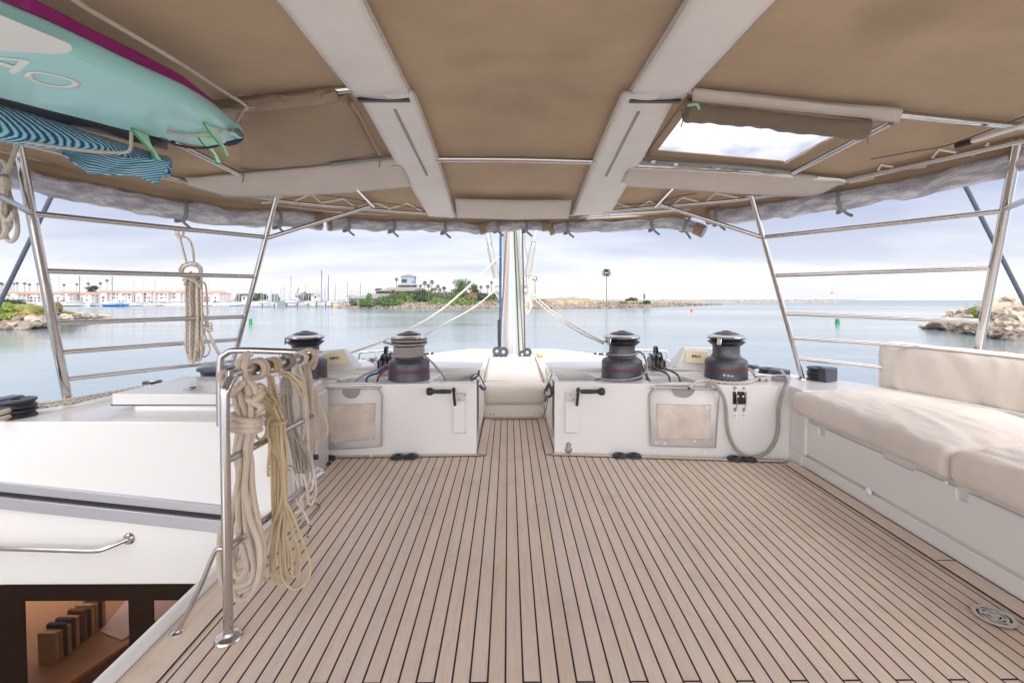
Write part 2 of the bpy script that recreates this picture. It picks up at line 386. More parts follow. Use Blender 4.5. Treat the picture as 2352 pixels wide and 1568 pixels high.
def teakm(planks=True):
    m = Mat('teak_planks' if planks else 'teak_margin'); m.set(Roughness=.62); m.b.inputs['Specular IOR Level'].default_value = .3
    uv = m.coord('UV'); sp = m.n('ShaderNodeSeparateXYZ'); m.L.new(uv, sp.inputs[0]); x, y = sp.outputs[0], sp.outputs[1]
    gl = m.noise(.9, 5, .6, uv)
    if planks:
        s = .0563; t = m.math('DIVIDE', m.math('SUBTRACT', x, TX0 + s / 2), s); t = m.math('ADD', t, .5)
        idx = m.math('FLOOR', t); fr = m.math('FRACT', t)
        edge = m.math('GREATER_THAN', m.math('ABSOLUTE', m.math('SUBTRACT', fr, .5)), .5 - .058)
        yb = m.math('ADD', m.math('DIVIDE', m.math('SUBTRACT', y, TY0), 2.0), 50.0)
        wn_ = m.n('ShaderNodeTexWhiteNoise', noise_dimensions='2D'); cb = m.n('ShaderNodeCombineXYZ'); m.L.new(idx, cb.inputs[0]); m.L.new(m.math('FLOOR', yb), cb.inputs[1]); m.L.new(cb.outputs[0], wn_.inputs['Vector'])
        k3 = m.math('LESS_THAN', m.math('ABSOLUTE', m.math('SUBTRACT', m.math('MODULO', m.math('ADD', idx, 300), 3.0), TK)), .5)
        butt = m.math('MULTIPLY', k3, m.math('LESS_THAN', m.math('ABSOLUTE', m.math('SUBTRACT', y, TY0)), .0035))
        caulk = m.math('MAXIMUM', edge, butt)
        off = m.math('MULTIPLY', wn_.outputs[0], 40.0); var = wn_.outputs[0]
    else:
        off = 0.0; caulk = None; var = None
    cb2 = m.n('ShaderNodeCombineXYZ'); m.L.new(m.math('MULTIPLY', x, 1.0), cb2.inputs[0]); m.L.new(m.math('MULTIPLY', y, .045), cb2.inputs[1])
    if planks: m.L.new(off, cb2.inputs[2])
    g = m.noise(260, 4, .65, cb2.outputs[0]); g2 = m.noise(38, 3, .6, cb2.outputs[0])
    base = m.mix(m.rng(g, .25, .75), S(208, 190, 173), S(230, 214, 197))
    if planks:
        base = m.mix(m.math('MULTIPLY', m.rng(var, .55, 1.0), .45), base, S(208, 188, 168))
        base = m.mix(m.math('MULTIPLY', m.rng(var, .4, 0.0), .5), base, S(206, 197, 190))
    base = m.mix(m.math('MULTIPLY', m.rng(g2, .5, .8), .3), base, S(178, 154, 136))
    base = m.mix(m.math('MULTIPLY', m.rng(gl, .5, .72), .5), base, S(200, 180, 160))
    dirt = m.math('MULTIPLY', m.rng(m.noise(3.1, 6, .7, uv), .5, .72), m.rng(m.noise(14, 4, .65, uv), .35, .7))
    base = m.mix(m.math('MULTIPLY', dirt, .42), base, S(160, 140, 124))
    m.L.new(m.rng(gl, .3, .7, .5, .72), m.b.inputs['Roughness'])
    if caulk is not None:
        base = m.mix(caulk, base, (.022, .016, .022, 1))
        m.bump(m.math('SUBTRACT', m.math('MULTIPLY', g, .15), caulk), .5, .0015)
    m.col(base); return m.m
TX0 = PZ(1164.1, 1125, 0).x; TY0 = PZ(1500, 1564, 0).y; TK = 1.0
M_GEL = gel('white_gelcoat', S(227, 225, 221)); M_GEL2 = gel('cream_gelcoat', S(230, 227, 216)); M_NONSKID = plain('nonskid_white', S(205, 203, 198), .55, var=.03, bump=.25, bscale=500)
M_STEEL = steelm(); M_DSTEEL = steelm('brushed_steel', (.55, .54, .53, 1), .3)
M_TEAK = teakm(True); M_TEAK2 = teakm(False)
M_CAULK = plain('black_caulk', (.018, .014, .018, 1), .5)
M_RUB = plain('black_rubber', (.025, .025, .03, 1), .45); M_BLK = plain('black_plastic', (.02, .022, .028, 1), .3)
M_ALU = plain('satin_aluminium', (.50, .50, .53, 1), .38, metal=.55, var=.04)
M_DARK = plain('anodised_black', (.022, .018, .017, 1), .42, var=.1, vscale=20)
M_RED = plain('red_line', S(190, 50, 60), .4)
M_CANVAS = cloth('brown_canvas', (.37, .265, .172, 1), 700, trans=.07, var=.10, vscale=2.2, stain=.6, wr=.16, tc_=(.36, .25, .16, 1))
M_CANVAS2 = cloth('brown_canvas_shade', (.38, .28, .195, 1), 700, trans=.10, var=.08, wr=.2, tc_=(.42, .28, .17, 1))
M_TAUPE = cloth('taupe_canvas', (.70, .62, .56, 1), 700, trans=.12, var=.05, wr=.12)
M_GREIGE = cloth('light_grey_vinyl', (.83, .78, .755, 1), 500, trans=.06, var=.04, rough=.6, wr=.12)
M_CUSH = cloth('oatmeal_fabric', (.74, .675, .61, 1), 420, var=.07, wr=.28)
M_PAD = cloth('ivory_fabric', (.71, .65, .58, 1), 420, var=.05, wr=.2)
M_STRAP = cloth('grey_webbing', (.30, .31, .30, 1), 500, var=.08)
M_WHITE = plain('white_plastic', S(235, 235, 235), .4)
M_CREAM = plain('cream_plastic', S(232, 218, 186), .45, var=.02)
M_ROPE = ropem('cream_rope', (.60, .51, .41, 1)); M_ROPEY = ropem('tan_rope', (.60, .47, .30, 1)); M_ROPEW = ropem('white_rope', (.68, .62, .55, 1))
M_ROPEG = ropem('grey_rope', (.40, .37, .345, 1), dark=.8); M_ROPER = ropem('red_fleck_rope', (.72, .66, .57, 1), S(165, 95, 80), .04, .16)
M_ROPEGN = ropem('green_fleck_rope', (.72, .66, .58, 1), S(50, 70, 60), .04, .3); M_ROPED = ropem('speckled_rope', (.42, .37, .31, 1), S(80, 74, 66), .008, .5)
M_ROPEBK = ropem('black_rope', (.02, .022, .025, 1), S(225, 220, 205), .03, .2); M_ROPEB = ropem('blue_rope', S(20, 110, 170), None, dark=.7); M_ROPERD = ropem('red_rope', S(170, 40, 50), None, dark=.7)
M_ROPEGR = ropem('green_rope', S(30, 90, 70), None); M_ROPEOL = ropem('olive_rope', S(130, 125, 70), None); M_ROPETN = ropem('rust_rope', S(150, 90, 75), None)
# ================================================================ the yacht itself
ZT = .53
yacht = thing('yacht', 'white sailing catamaran flybridge with a teak deck floor and gelcoat winch consoles', 'yacht')
# --- teak deck
DXL = -1.228
deckpts = [(DXL, -.6), (2.03, -.6), (2.03, 3.41), (.345, 3.575), (.345, 4.535), (-.228, 4.535), (-.235, 3.56), (-1.37, 3.525), (-1.262, 3.36), (-1.24, 2.56)]
bm = nb(); prism(bm, deckpts, -.05, 0); uvxy(bm)
deck = obj('teak_deck', bm, M_TEAK, yacht)
def strip(bm, a, b, w, z, inset=0.0, ea=0.0, eb=0.0):
    "flat strip lying to the left of a->b, w wide; ea/eb slant the ends"
    a = Vector((*a, 0)); b = Vector((*b, 0)); d = (b - a).normalized(); n = Vector((-d.y, d.x, 0))
    p = [a + n * inset + d * ea * 0, b + n * inset, b + n * (inset + w) - d * eb, a + n * (inset + w) + d * ea]
    return poly(bm, [(q.x, q.y, z) for q in p])
edge = [((2.03, -.6), (2.03, 3.41), 0, .09), ((2.03, 3.41), (.345, 3.575), .09, -.045), ((.345, 3.575), (.345, 4.535), -.045, .045), ((.345, 4.535), (-.228, 4.535), .045, .045),
        ((-.228, 4.535), (-.235, 3.56), .045, -.045), ((-.235, 3.56), (-1.37, 3.525), -.045, .045), ((-1.24, 2.56), (DXL, -.6), 0, 0)]
bm = nb(); bk = nb()
for k, (a, b, ea, eb) in enumerate(edge):
    w = {0: .095, 1: .055, 2: .068, 3: .05, 4: .068, 5: .05, 6: .13}[k]
    strip(bk, a, b, w + .004, .003, 0, ea, eb); strip(bm, a, b, w - .006, .0065, .007, ea, eb)
uvl = bm.loops.layers.uv.verify()
for f in bm.faces:
    for lp in f.loops:
        c = lp.vert.co; e = max(f.edges, key=lambda q: q.calc_length()); d = (e.verts[1].co - e.verts[0].co).normalized(); lp[uvl].uv = (c.dot(Vector((-d.y, d.x, 0))), c.dot(d))
obj('deck_margin_board', bm, M_TEAK2, yacht); obj('deck_seam', bk, M_CAULK, yacht)
bm = nb()      # fine double seam beside the settee
strip(bm, (1.925, -.6), (1.925, 3.35), .0035, .0075); obj('deck_seam', bm, M_CAULK, yacht)
bm = nb(); d_ = PZ(2150, 1290, 0)
box(bm, (1.985, d_.y, .0085), (.085, .004, .001)); obj('deck_seam', bm, M_CAULK, yacht)
# --- consoles with rope wells
LZ = -.35
lp_ = [(-.235, 3.56), (-.235, 4.56), (-.9, 4.64), (-1.35, 4.6), (-2.1, 4.1), (-2.58, 3.58), (-2.76, 2.85), (-2.86, 2.575), (-2.9, 2.575), (-4.3, 2.575), (-4.3, 2.560), (-1.25, 2.56), (-1.262, 3.37), (-1.372, 3.525)]
lp_ = [(-.235, 3.56), (-.235, 4.56), (-.9, 4.64), (-1.35, 4.6), (-2.1, 4.1), (-2.58, 3.58), (-2.74, 2.9), (-2.84, 2.56), (-1.25, 2.56), (-1.262, 3.37), (-1.372, 3.525)]
bm = nb(); prism(bm, lp_, LZ, ZT)
o = obj('winch_console', bm, M_GEL, yacht)
wa = [(-1.345, 3.61), (-.985, 3.60), (-.90, 3.80), (-1.25, 3.82)]; wb = [(-.60, 3.64), (-.275, 3.64), (-.275, 4.0), (-.54, 4.0)]
mir = lambda ps: [(.11 - x, y) for x, y in ps]
boolean(o, [prism(nb(), wa, .2, .8), prism(nb(), wb, .2, .8)]); bev(o, .014)
rp_ = [(.345, 3.575), (2.03, 3.45), (2.03, 3.30), (2.62, 3.30), (2.9, 2.7), (3.02, 1.5), (3.02, -.6), (3.4, -.6), (3.38, 2.0), (3.25, 2.9), (3.18, 3.4), (3.05, 3.42), (2.99, 3.1), (2.93, 3.12), (2.74, 3.42), (2.5, 3.64), (2.19, 4.07), (1.4, 4.62), (.9, 4.64), (.345, 4.56)]
bm = nb(); prism(bm, rp_, LZ, ZT); o = obj('winch_console', bm, M_GEL, yacht)
wc = [(1.07, 3.60), (1.46, 3.585), (1.38, 3.83), (1.01, 3.83)]
boolean(o, [prism(nb(), wc, .2, .8), prism(nb(), mir(wb), .2, .8)]); bev(o, .014)
for sx in (lambda x: x, lambda x: .11 - x):      # raised lips behind the wells and outer rim moulding
    bm = nb(); box(bm, ((sx(-.25) + sx(-.92)) / 2, 4.12, ZT + .014), (.67, .16, .032)); obj('console_lip', bm, M_GEL, yacht, bevel=.01)
    bm = nb(); a = [(sx(-1.0), 4.0), (sx(-1.75), 3.92), (sx(-2.1), 3.72)]
    tube(bm, [(*q, ZT + .003) for q in a], .03, 8, 4, sq=((0, 0, 1), .45)); obj('console_lip', bm, M_GEL, yacht)
    bm = nb(); prism(bm, [(sx(-1.0), 4.08), (sx(-1.75), 4.0), (sx(-2.0), 4.08), (sx(-1.3), 4.55), (sx(-.95), 4.58)], ZT - .01, ZT + .035); obj('console_top', bm, M_GEL, yacht, bevel=.02, seg=3)
# cabin roof forward, step panel under the sunpad
bm = nb(); prism(bm, [(-.9, 4.55), (-2.0, 4.05), (-2.1, 4.3), (-1.9, 5.3), (-1.4, 6.6), (-.6, 7.4), (.7, 7.4), (1.5, 6.6), (2.0, 5.3), (2.2, 4.3), (2.1, 4.05), (1.0, 4.55)], -.5, .285); obj('cabin_roof', bm, M_NONSKID, yacht, bevel=.03, seg=3)
bm = nb(); bx(-.228, .345, 4.545, 4.60, 0.002, .118, bm); obj('step_panel', bm, M_GEL2, yacht, bevel=.006)
for x in (-.17, -.14, .25, .31):
    bm = nb(); lathe(bm, [(0, .004), (.005, .003), (.006, 0)], (x, 4.543, .035), 10, Matrix.Rotation(PI / 2, 3, 'X'))
    obj('screw', bm, M_DARK, yacht)
bm = nb(); bx(-.9, 1.0, 4.60, 5.2, -.05, .19, bm); obj('sunpad_base', bm, M_GEL2, yacht, bevel=.01)
# door pouches on the walkway sides
for sgn, X in ((1, -.233), (-1, .343)):
    bm = nb()
    def fpo(u, v, X=X, sgn=sgn):
        y = 3.66 + u * .62; z = .12 + v * (.40 - .08 * u); return Vector((X + sgn * (.004 + .030 * math.sin(PI * u) * math.sin(PI * min(1, v * 1.1)) ** .5), y, z))
    grid(bm, fpo, 12, 10); obj('side_pouch', bm, M_PAD, yacht)
    bm = nb(); tube(bm, [(X + sgn * .008, 3.62, .52), (X + sgn * .006, 3.70, .08)], .0035, 6); obj('pouch_seam', bm, M_STRAP, yacht)
    bm = nb(); tube(bm, [(X + sgn * .02, 3.60, .515), (X + sgn * .02, 4.15, .53)], .012, 8); obj('pouch_rod', bm, M_GEL2, yacht)
# --- stair bulkhead: hatch slide rails, hand rail, tinted cabin window
YB = 2.56
bm = nb(); prism(bm, [(-4.2, YB), (-1.25, YB), (-1.25, YB + .12), (-4.2, YB + .12)], -.31, LZ + .02); obj('bulkhead', bm, M_GEL2, yacht, bevel=.012)
def bulk(pts, m, name, off, parent=yacht, th=.012, bv=.003):
    ps = [PY(x, y, YB) for x, y in pts]; ps = [(p.x, YB - off, p.z) for p in ps]
    b = nb(); extr(b, ps, (0, th, 0)); return obj(name, b, m, parent, bevel=bv)
bulk([(-60, 1098), (560, 1164), (560, 1184), (-60, 1119)], M_ALU, 'slide_rail', .016, th=.02)
bulk([(-60, 1119), (560, 1184), (560, 1196), (-60, 1131)], M_CAULK, 'slide_gap', .004, th=.01)
bulk([(-60, 1131), (560, 1196), (560, 1225), (-60, 1157)], M_ALU, 'slide_rail', .02, th=.025)
hr = [PY(x, y, YB) for x, y in [(-80, 1243), (0, 1244), (150, 1248), (235, 1250), (262, 1246), (297, 1236)]]
hr = [Vector((p.x, YB - d, p.z)) for p, d in zip(hr, (.06, .06, .06, .06, .05, .0))]
bm = nb(); tube(bm, hr, .0125, 12, 5); hrail = obj('hand_rail', bm, M_STEEL, yacht)
bm = nb(); lathe(bm, [(0, .012), (.022, .012), (.03, .006), (.032, 0)], (hr[-1].x, YB - .001, hr[-1].z), 20, Matrix.Rotation(PI / 2, 3, 'X')); obj('rail_flange', bm, M_STEEL, hrail)
# tinted window: frame with two openings
zt_ = PY(200, 1293, YB).z; zo = PY(200, 1383, YB).z
fo = lambda x, y: PY(x, y, YB)
bm = nb(); bx(-4.2, -1.24, YB + .012, YB + .024, -1.7, -.305, bm); fr_ = obj('window_frame', bm, plain('frame_bronze', (.040, .032, .028, 1), .3, var=.2, vscale=1.5), yacht)
xa = fo(50, 1400).x; xb = fo(290, 1400).x; xc = fo(348, 1400).x
boolean(fr_, [bx(xa, xb, YB - .1, YB + .2, -1.55, zo), bx(xc, -1.3, YB - .1, YB + .2, -1.55, zo)]); bev(fr_, .004)
M_TINT = Mat('tinted_glass'); M_TINT.set(Base_Color=(.02, .02, .02, 1), Roughness=.03)
tr = M_TINT.n('ShaderNodeBsdfTransparent'); tr.inputs[0].default_value = (.86, .74, .66, 1); mx = M_TINT.n('ShaderNodeMixShader'); mx.inputs[0].default_value = .84
M_TINT.L.new(M_TINT.b.outputs[0], mx.inputs[1]); M_TINT.L.new(tr.outputs[0], mx.inputs[2]); M_TINT.L.new(mx.outputs[0], M_TINT.o.inputs[0]); M_TINT = M_TINT.m
bm = nb(); bx(-4.2, -1.25, YB + .002, YB + .008, -1.68, -.31, bm); obj('window_pane', bm, M_TINT, fr_)
# trim along the stair well, wall under it
bm = nb(); tube(bm, [(-1.262, -.6, .012), (-1.262, 2.2, .012), (-1.27, 2.44, .012), (-1.33, 2.53, .012)], .03, 10, 4, sq=((0, 0, 1), .8)); obj('stair_trim', bm, M_GEL, yacht)
bm = nb(); bx(-1.285, -1.235, -.6, YB + .1, -1.7, -.052, bm); obj('stair_side', bm, M_GEL, yacht)
bm = nb(); bx(-4.2, -1.24, -.6, 5.2, -1.75, -1.7, bm); uvxy(bm); obj('cabin_floor', bm, plain('cabin_sole', (.16, .085, .045, 1), .4, var=.2, vscale=3), yacht)
M_ORW = plain('warm_wood', (.50, .29, .15, 1), .35, var=.18, vscale=5); M_PINK = plain('pale_table', (.8, .66, .67, 1), .35, var=.05); M_WDK = plain('dark_wood', (.30, .13, .06, 1), .35, var=.2)
cab = thing('chart_table', 'varnished wooden counter seen through the tinted cabin window', 'counter')
def at(x, y, Y): return PY(x, y, Y)
A_, B_ = at(90, 1560, 2.72), at(430, 1440, 3.55)
zc_ = at(150, 1520, 2.85).z - .03
p1 = PZ(60, 1575, zc_); p2 = PZ(275, 1420, zc_); p3 = PZ(330, 1440, zc_); p4 = PZ(140, 1590, zc_)
bm = nb(); prism(bm, [(p1.x - .5, 2.66), (PZ(140, 1575, zc_).x, 2.66), (PZ(350, 1440, zc_).x, PZ(350, 1440, zc_).y), (PZ(350, 1300, zc_).x, PZ(350, 1300, zc_).y + .3), (-3.9, 4.6), (-3.9, 2.66)], zc_ - .05, zc_); obj('counter_top', bm, M_ORW, cab, bevel=.006)
bm = nb(); q = [PZ(x, y, zc_ + .004) for x, y in [(280, 1470), (352, 1424), (420, 1424), (470, 1340), (330, 1330), (230, 1450)]]; extr(bm, q, (0, 0, .004)); obj('counter_inlay', bm, M_PINK, cab)
bm = nb(); q = [PZ(x, y, zc_ - .02) for x, y in [(140, 1590), (350, 1442)]]; tube(bm, q, .02, 8); obj('counter_edge', bm, M_WDK, cab)
bm = nb(); bx(-3.9, -1.35, 4.6, 4.65, -1.7, -.4, bm); obj('cabin_wall', bm, M_ORW, yacht)
bc = [S(214, 190, 140), S(190, 150, 100), S(60, 52, 60), S(200, 170, 120), S(92, 60, 70), S(210, 190, 150), S(80, 70, 90), S(150, 96, 60), S(60, 60, 70)]
s0 = PZ(112, 1540, zc_); s1 = PZ(232, 1442, zc_); d = (s1 - s0); n_ = 13
hh = (PY(112, 1468, s0.y).z - s0.z)
for i in range(n_):
    c = s0.lerp(s1, (i + .5) / n_); w = d.length / n_ * .90; h = hh * (.92 + .25 * R.random()); ang = math.atan2(d.y, d.x)
    bm = nb(); box(bm, c + Vector((-.06, .05, h / 2)), (w, .11, h), Matrix.Rotation(ang, 3, 'Z'))
    obj('book', bm, plain('book_%d' % i, bc[i % 9], .6), None, bevel=.003, label=['pale thick book at the near end of the row on the counter', 'tan book second in the row on the cabin counter', 'dark wide book third from the near end of the row', 'straw coloured book right of the dark wide book', 'maroon slim book in the middle of the row', 'cream book right of the maroon slim one', 'violet grey book just past the middle', 'rust brown book sixth from the far end', 'dark book fifth from the far end', 'pale slim book fourth from the far end', 'tan book third from the far end of the row', 'black book next to last at the far end', 'straw book at the far end of the row'][i], cat='book', group='books standing on the cabin counter')
bm = nb(); a = PZ(300, 1404, zc_ + .02); b = PZ(345, 1378, zc_ + .02); tube(bm, [a, b], .02, 12); obj('flashlight', bm, M_BLK, None, label='black torch lying on the pale counter behind the tinted window', cat='torch')
bm = nb(); bx(-1.22, 3.15, -.55, 4.5, -1.74, -.36, bm); obj('cabin_body', bm, M_GEL, yacht)
bm = nb(); prism(bm, [(-4.3, -5), (4.4, -5), (4.4, 8.5), (3.6, 10), (2.8, 8.5), (2.6, 7.6), (-2.5, 7.6), (-2.7, 8.5), (-3.5, 10), (-4.3, 8.5)], -3.6, -1.76); obj('hull', bm, M_GEL, yacht, bevel=.05)
bm = nb(); bx(-3.2, -3.1, -1.6, 2.66, -1.7, .5, bm); obj('added_side_wall', bm, M_GEL, yacht, bevel=.03)  # unseen outboard wall, added to keep low left light off the bulkhead
bm = nb(); bx(-3.2, -2.7, 2.565, 2.66, -.35, .5, bm); obj('added_side_wall', bm, M_GEL, yacht)
# --- side-deck hatch on the left
bm = nb(); zb = ZT
hx = [PZ(235, 934, ZT), PZ(700, 934, ZT), PZ(700, 862, ZT), PZ(430, 866, ZT)]
prism(bm, [(-2.14, 2.76), (-1.36, 2.74), (-1.36, 3.55), (-2.28, 3.55), (-2.3, 3.0)], ZT - .01, ZT + .035); obj('hatch_plinth', bm, M_GEL, yacht, bevel=.022, seg=4)
h0 = PZ(256, 904, ZT + .1); h1 = PZ(427, 864, ZT + .1)
bm = nb(); prism(bm, [(h0.x, h0.y), (-1.45, h0.y - .01), (-1.45, h1.y), (h1.x, h1.y)], ZT + .03, ZT + .1); hat = obj('hatch_lid', bm, M_GEL, yacht, bevel=.008)
bm = nb(); prism(bm, [(h0.x - .004, h0.y - .004), (-1.446, h0.y - .014), (-1.446, h1.y + .004), (h1.x - .004, h1.y + .004)], ZT + .032, ZT + .038); obj('hatch_seal', bm, M_CAULK, yacht)
hl = PZ(443, 892, ZT + .101); bm = nb(); lathe(bm, [(0, .006), (.02, .006), (.045, .004), (.05, 0)], hl, 24); obj('latch', bm, M_STEEL, hat)
bm = nb(); lathe(bm, [(0, .009), (.018, .008), (.02, .005)], hl, 16); obj('latch_button', bm, M_DARK, hat)
# --- settee base on the right
bm = nb(); prism(bm, [(2.05, -.6), (2.05, 3.36), (2.075, 3.40), (2.9, 3.40), (2.9, -.6)], .06, .36)
sb = obj('settee_base', bm, M_GEL, yacht, bevel=.02, seg=4)
bm = nb(); prism(bm, [(2.022, 3.25), (2.022, 3.43), (2.04, 3.45), (2.5, 3.42), (2.5, 3.25)], .09, .515); obj('settee_corner', bm, M_GEL, yacht, bevel=.045, seg=5)
bm = nb(); bx(2.035, 2.9, -.6, 3.40, .001, .085, bm); obj('settee_plinth', bm, M_GEL, yacht, bevel=.006)
for y0, y1 in ():   # locker front, slightly proud with dipped finger grips
    pts = [(2.036, y0, .10), (2.036, y0, .315), (2.036, y0 - .05, .315), (2.036, y0 - .065, .285), (2.036, y0 - .12, .285), (2.036, y0 - .14, .33), (2.036, (y0 + y1) / 2 + .1, .338), (2.036, (y0 + y1) / 2 + .07, .31), (2.036, (y0 + y1) / 2 - .07, .31), (2.036, (y0 + y1) / 2 - .1, .338), (2.036, y1, .338), (2.036, y1, .10)]
    if y0 > 3: pts[-2] = (2.036, y1 - .245, .338); pts[-1] = (2.036, y1 - .245, .10)
    bm = nb(); extr(bm, pts, (.02, 0, 0)); obj('locker_front', bm, M_GEL, yacht, bevel=.006, seg=3)
pts = [(2.036, 3.32, .10), (2.036, 3.32, .325), (2.036, 3.135, .325), (2.036, 3.13, .275), (2.036, 3.075, .275), (2.036, 3.07, .33), (2.036, 2.60, .335), (2.036, 2.58, .316), (2.036, 2.40, .316), (2.036, 2.38, .335), (2.036, 2.16, .335), (2.036, 2.155, .285), (2.036, 2.11, .285), (2.036, 2.105, .335), (2.036, -.5, .335), (2.036, -.5, .10)]
bm = nb(); extr(bm, pts, (.02, 0, 0)); obj('locker_front', bm, M_GEL, yacht, bevel=.006, seg=3)
for x, y, r_ in ((1855, 985, .012), (1995, 1128, .022), (2173, 1107, .011)):
    p = PX(x, y, 2.034); bm = nb(); lathe(bm, [(0, .010), (r_ * .6, .009), (r_, .004), (r_ * 1.1, 0)], p, 18, Matrix.Rotation(-PI / 2, 3, 'Y')); obj('snap_button', bm, M_WHITE, yacht)
p = PZ(1832, 893, .517); bm = nb(); lathe(bm, [(.036, .004), (.042, .006), (.046, 0)], p + Vector((.03, -.02, 0)), 20); lathe(bm, [(0, .002), (.036, .004)], p + Vector((.03, -.02, 0)), 20, mi=1); obj('cup_holder', bm, [M_STEEL, M_DARK], yacht)
# --- drain in the teak
dc = PZ(2283, 1419, 0); bm = nb()
lathe(bm, [(0, .011), (.014, .011), (.014, .0085), (.015, .0085)], (dc.x, dc.y, 0), 32)
for r0, r1 in ((.022, .0285), (.036, .0415), (.0495, .064)):
    lathe(bm, [(r0, .0085), (r0, .011), (r1, .011), (r1, .0085)], (dc.x, dc.y, 0), 40)
for r0, r1, k0 in ((.0137, .023, 0), (.028, .0365, .5), (.041, .050, .2)):
    for k in range(3 if r0 < .02 else 4):
        a = 2 * PI * (k + k0) / (3 if r0 < .02 else 4); box(bm, (dc.x + math.cos(a) * (r0 + r1) / 2, dc.y + math.sin(a) * (r0 + r1) / 2, .0098), (r1 - r0, .013, .0022), Matrix.Rotation(a, 3, 'Z'))
obj('drain_grille', bm, plain('drain_metal', (.60, .59, .55, 1), .45, metal=.4), yacht, ang=30)
bm = nb(); lathe(bm, [(0, .0078), (.058, .0078)], (dc.x, dc.y, 0), 32); obj('drain_hole', bm, M_CAULK, yacht)
# rubber grommets on the deck along the consoles
for k, (x, y) in enumerate([(754, 1056), (741, 1067), (914, 1052), (945, 1051), (1423, 1049), (1456, 1049), (1687, 1056), (1720, 1057)]):
    p = PZ(x, y, 0); b = nb(); lathe(b, [(.013, .012), (.016, .022), (.028, .026), (.046, .020), (.054, .010), (.055, .0072)], (p.x, p.y, 0), 26); lathe(b, [(0, .012), (.0135, .012)], (p.x, p.y, 0), 20)
    w = ['at the left end by the stair corner, farther one', 'at the left end by the stair corner, nearer one', 'left of the pair under the left winch', 'right of the pair under the left winch', 'left one below the right handle pocket', 'right one below the right handle pocket', 'left of the pair below the hanging grey rope', 'right of the pair below the hanging grey rope'][k]
    obj('rubber_grommet', b, M_RUB, None, label='black rubber ring on the teak, ' + w, cat='rubber ring', group='black rubber rings along the console foot')
# ================================================================ bimini
M_CLEAR = Mat('clear_vinyl'); M_CLEAR.set(Base_Color=(.80, .79, .84, 1), Roughness=.10, Alpha=1.0)
n_ = M_CLEAR.noise(1.0, 6, .72, M_CLEAR.coord('UV', (5.5, 7.0, 1))); M_CLEAR.col(M_CLEAR.ramp(n_, [(.36, (.28, .25, .25)), (.46, (.50, .48, .50)), (.52, (.74, .73, .77)), (.57, (1, 1, 1))]))  # white highlights painted into the vinyl colour as noise streaks
M_CLEAR.bump(M_CLEAR.noise(1.0, 5, .68, M_CLEAR.coord('UV', (9, 7, 1))), 1.0, .03)
t1 = M_CLEAR.n('ShaderNodeBsdfTranslucent'); t1.inputs[0].default_value = (.85, .85, .92, 1); mx = M_CLEAR.n('ShaderNodeMixShader'); mx.inputs[0].default_value = .38
M_CLEAR.L.new(M_CLEAR.b.outputs[0], mx.inputs[1]); M_CLEAR.L.new(t1.outputs[0], mx.inputs[2]); M_CLEAR.L.new(mx.outputs[0], M_CLEAR.o.inputs[0]); M_CLEAR = M_CLEAR.m
M_PANE = Mat('window_vinyl'); M_PANE.set(Base_Color=(.9, .9, .95, 1), Roughness=.08)
t1 = M_PANE.n('ShaderNodeBsdfTransparent'); t1.inputs[0].default_value = (.97, .97, 1, 1); t2 = M_PANE.n('ShaderNodeBsdfTranslucent'); t2.inputs[0].default_value = (.95, .95, 1, 1)
mx = M_PANE.n('ShaderNodeMixShader'); mx.inputs[0].default_value = .75; mx2 = M_PANE.n('ShaderNodeMixShader')
M_PANE.L.new(M_PANE.rng(M_PANE.noise(2.5, 3, .5), .4, .6, .05, .35), mx2.inputs[0])
M_PANE.L.new(M_PANE.b.outputs[0], mx.inputs[1]); M_PANE.L.new(t1.outputs[0], mx.inputs[2]); M_PANE.L.new(mx.outputs[0], mx2.inputs[1]); M_PANE.L.new(t2.outputs[0], mx2.inputs[2]); M_PANE.L.new(mx2.outputs[0], M_PANE.o.inputs[0]); M_PANE = M_PANE.m
bim = thing('bimini', 'brown canvas bimini roof on stainless tubes with pale padded beam covers', 'bimini')
edp = [(0, 340), (220, 395), (420, 440), (620, 470), (760, 487), (985, 500), (1176, 503), (1330, 500), (1600, 480), (1740, 462), (1944, 420), (2150, 372), (2352, 322)]
E3 = [PC(*p) for p in edp]
EX = [(-2.76, -1.6), (-2.755, 1.0), (-2.735, 1.9)] + [(p.x, p.y) for p in E3] + [(2.735, 1.9), (2.755, 1.0), (2.76, -1.6)]
def yfront(X):
    for (x0, y0), (x1, y1) in zip(EX, EX[1:]):
        if x0 <= X <= x1: return y0 + (y1 - y0) * (X - x0) / max(1e-6, x1 - x0)
    return -1.6
xs = [p[0] for p in EX]; cols_ = []
for a, b in zip(xs, xs[1:]):
    k = max(1, int((b - a) / .06))
    for i in range(k): cols_.append(a + (b - a) * i / k)
cols_.append(xs[-1])
bm = nb(); rows = 76; V = []
def wob(X, Y): return .006 * mnoise.noise(Vector((X * 1.1, Y * 1.3, 0))) + .003 * mnoise.noise(Vector((X * 4, Y * 3, 5)))
for X in cols_:
    yf = yfront(X); V.append([bm.verts.new((X, -1.6 + (yf + 1.6) * j / rows, cz(X, -1.6 + (yf + 1.6) * j / rows) + wob(X, -1.6 + (yf + 1.6) * j / rows))) for j in range(rows + 1)])
for i in range(len(V) - 1):
    for j in range(rows):
        try: bm.faces.new((V[i][j], V[i + 1][j], V[i + 1][j + 1], V[i][j + 1]))
        except ValueError: pass
hole = [PC(*p) for p in [(1578, 232), (1496, 346), (1799, 373), (1985, 272)]]
hc = sum(hole, Vector()) / 4
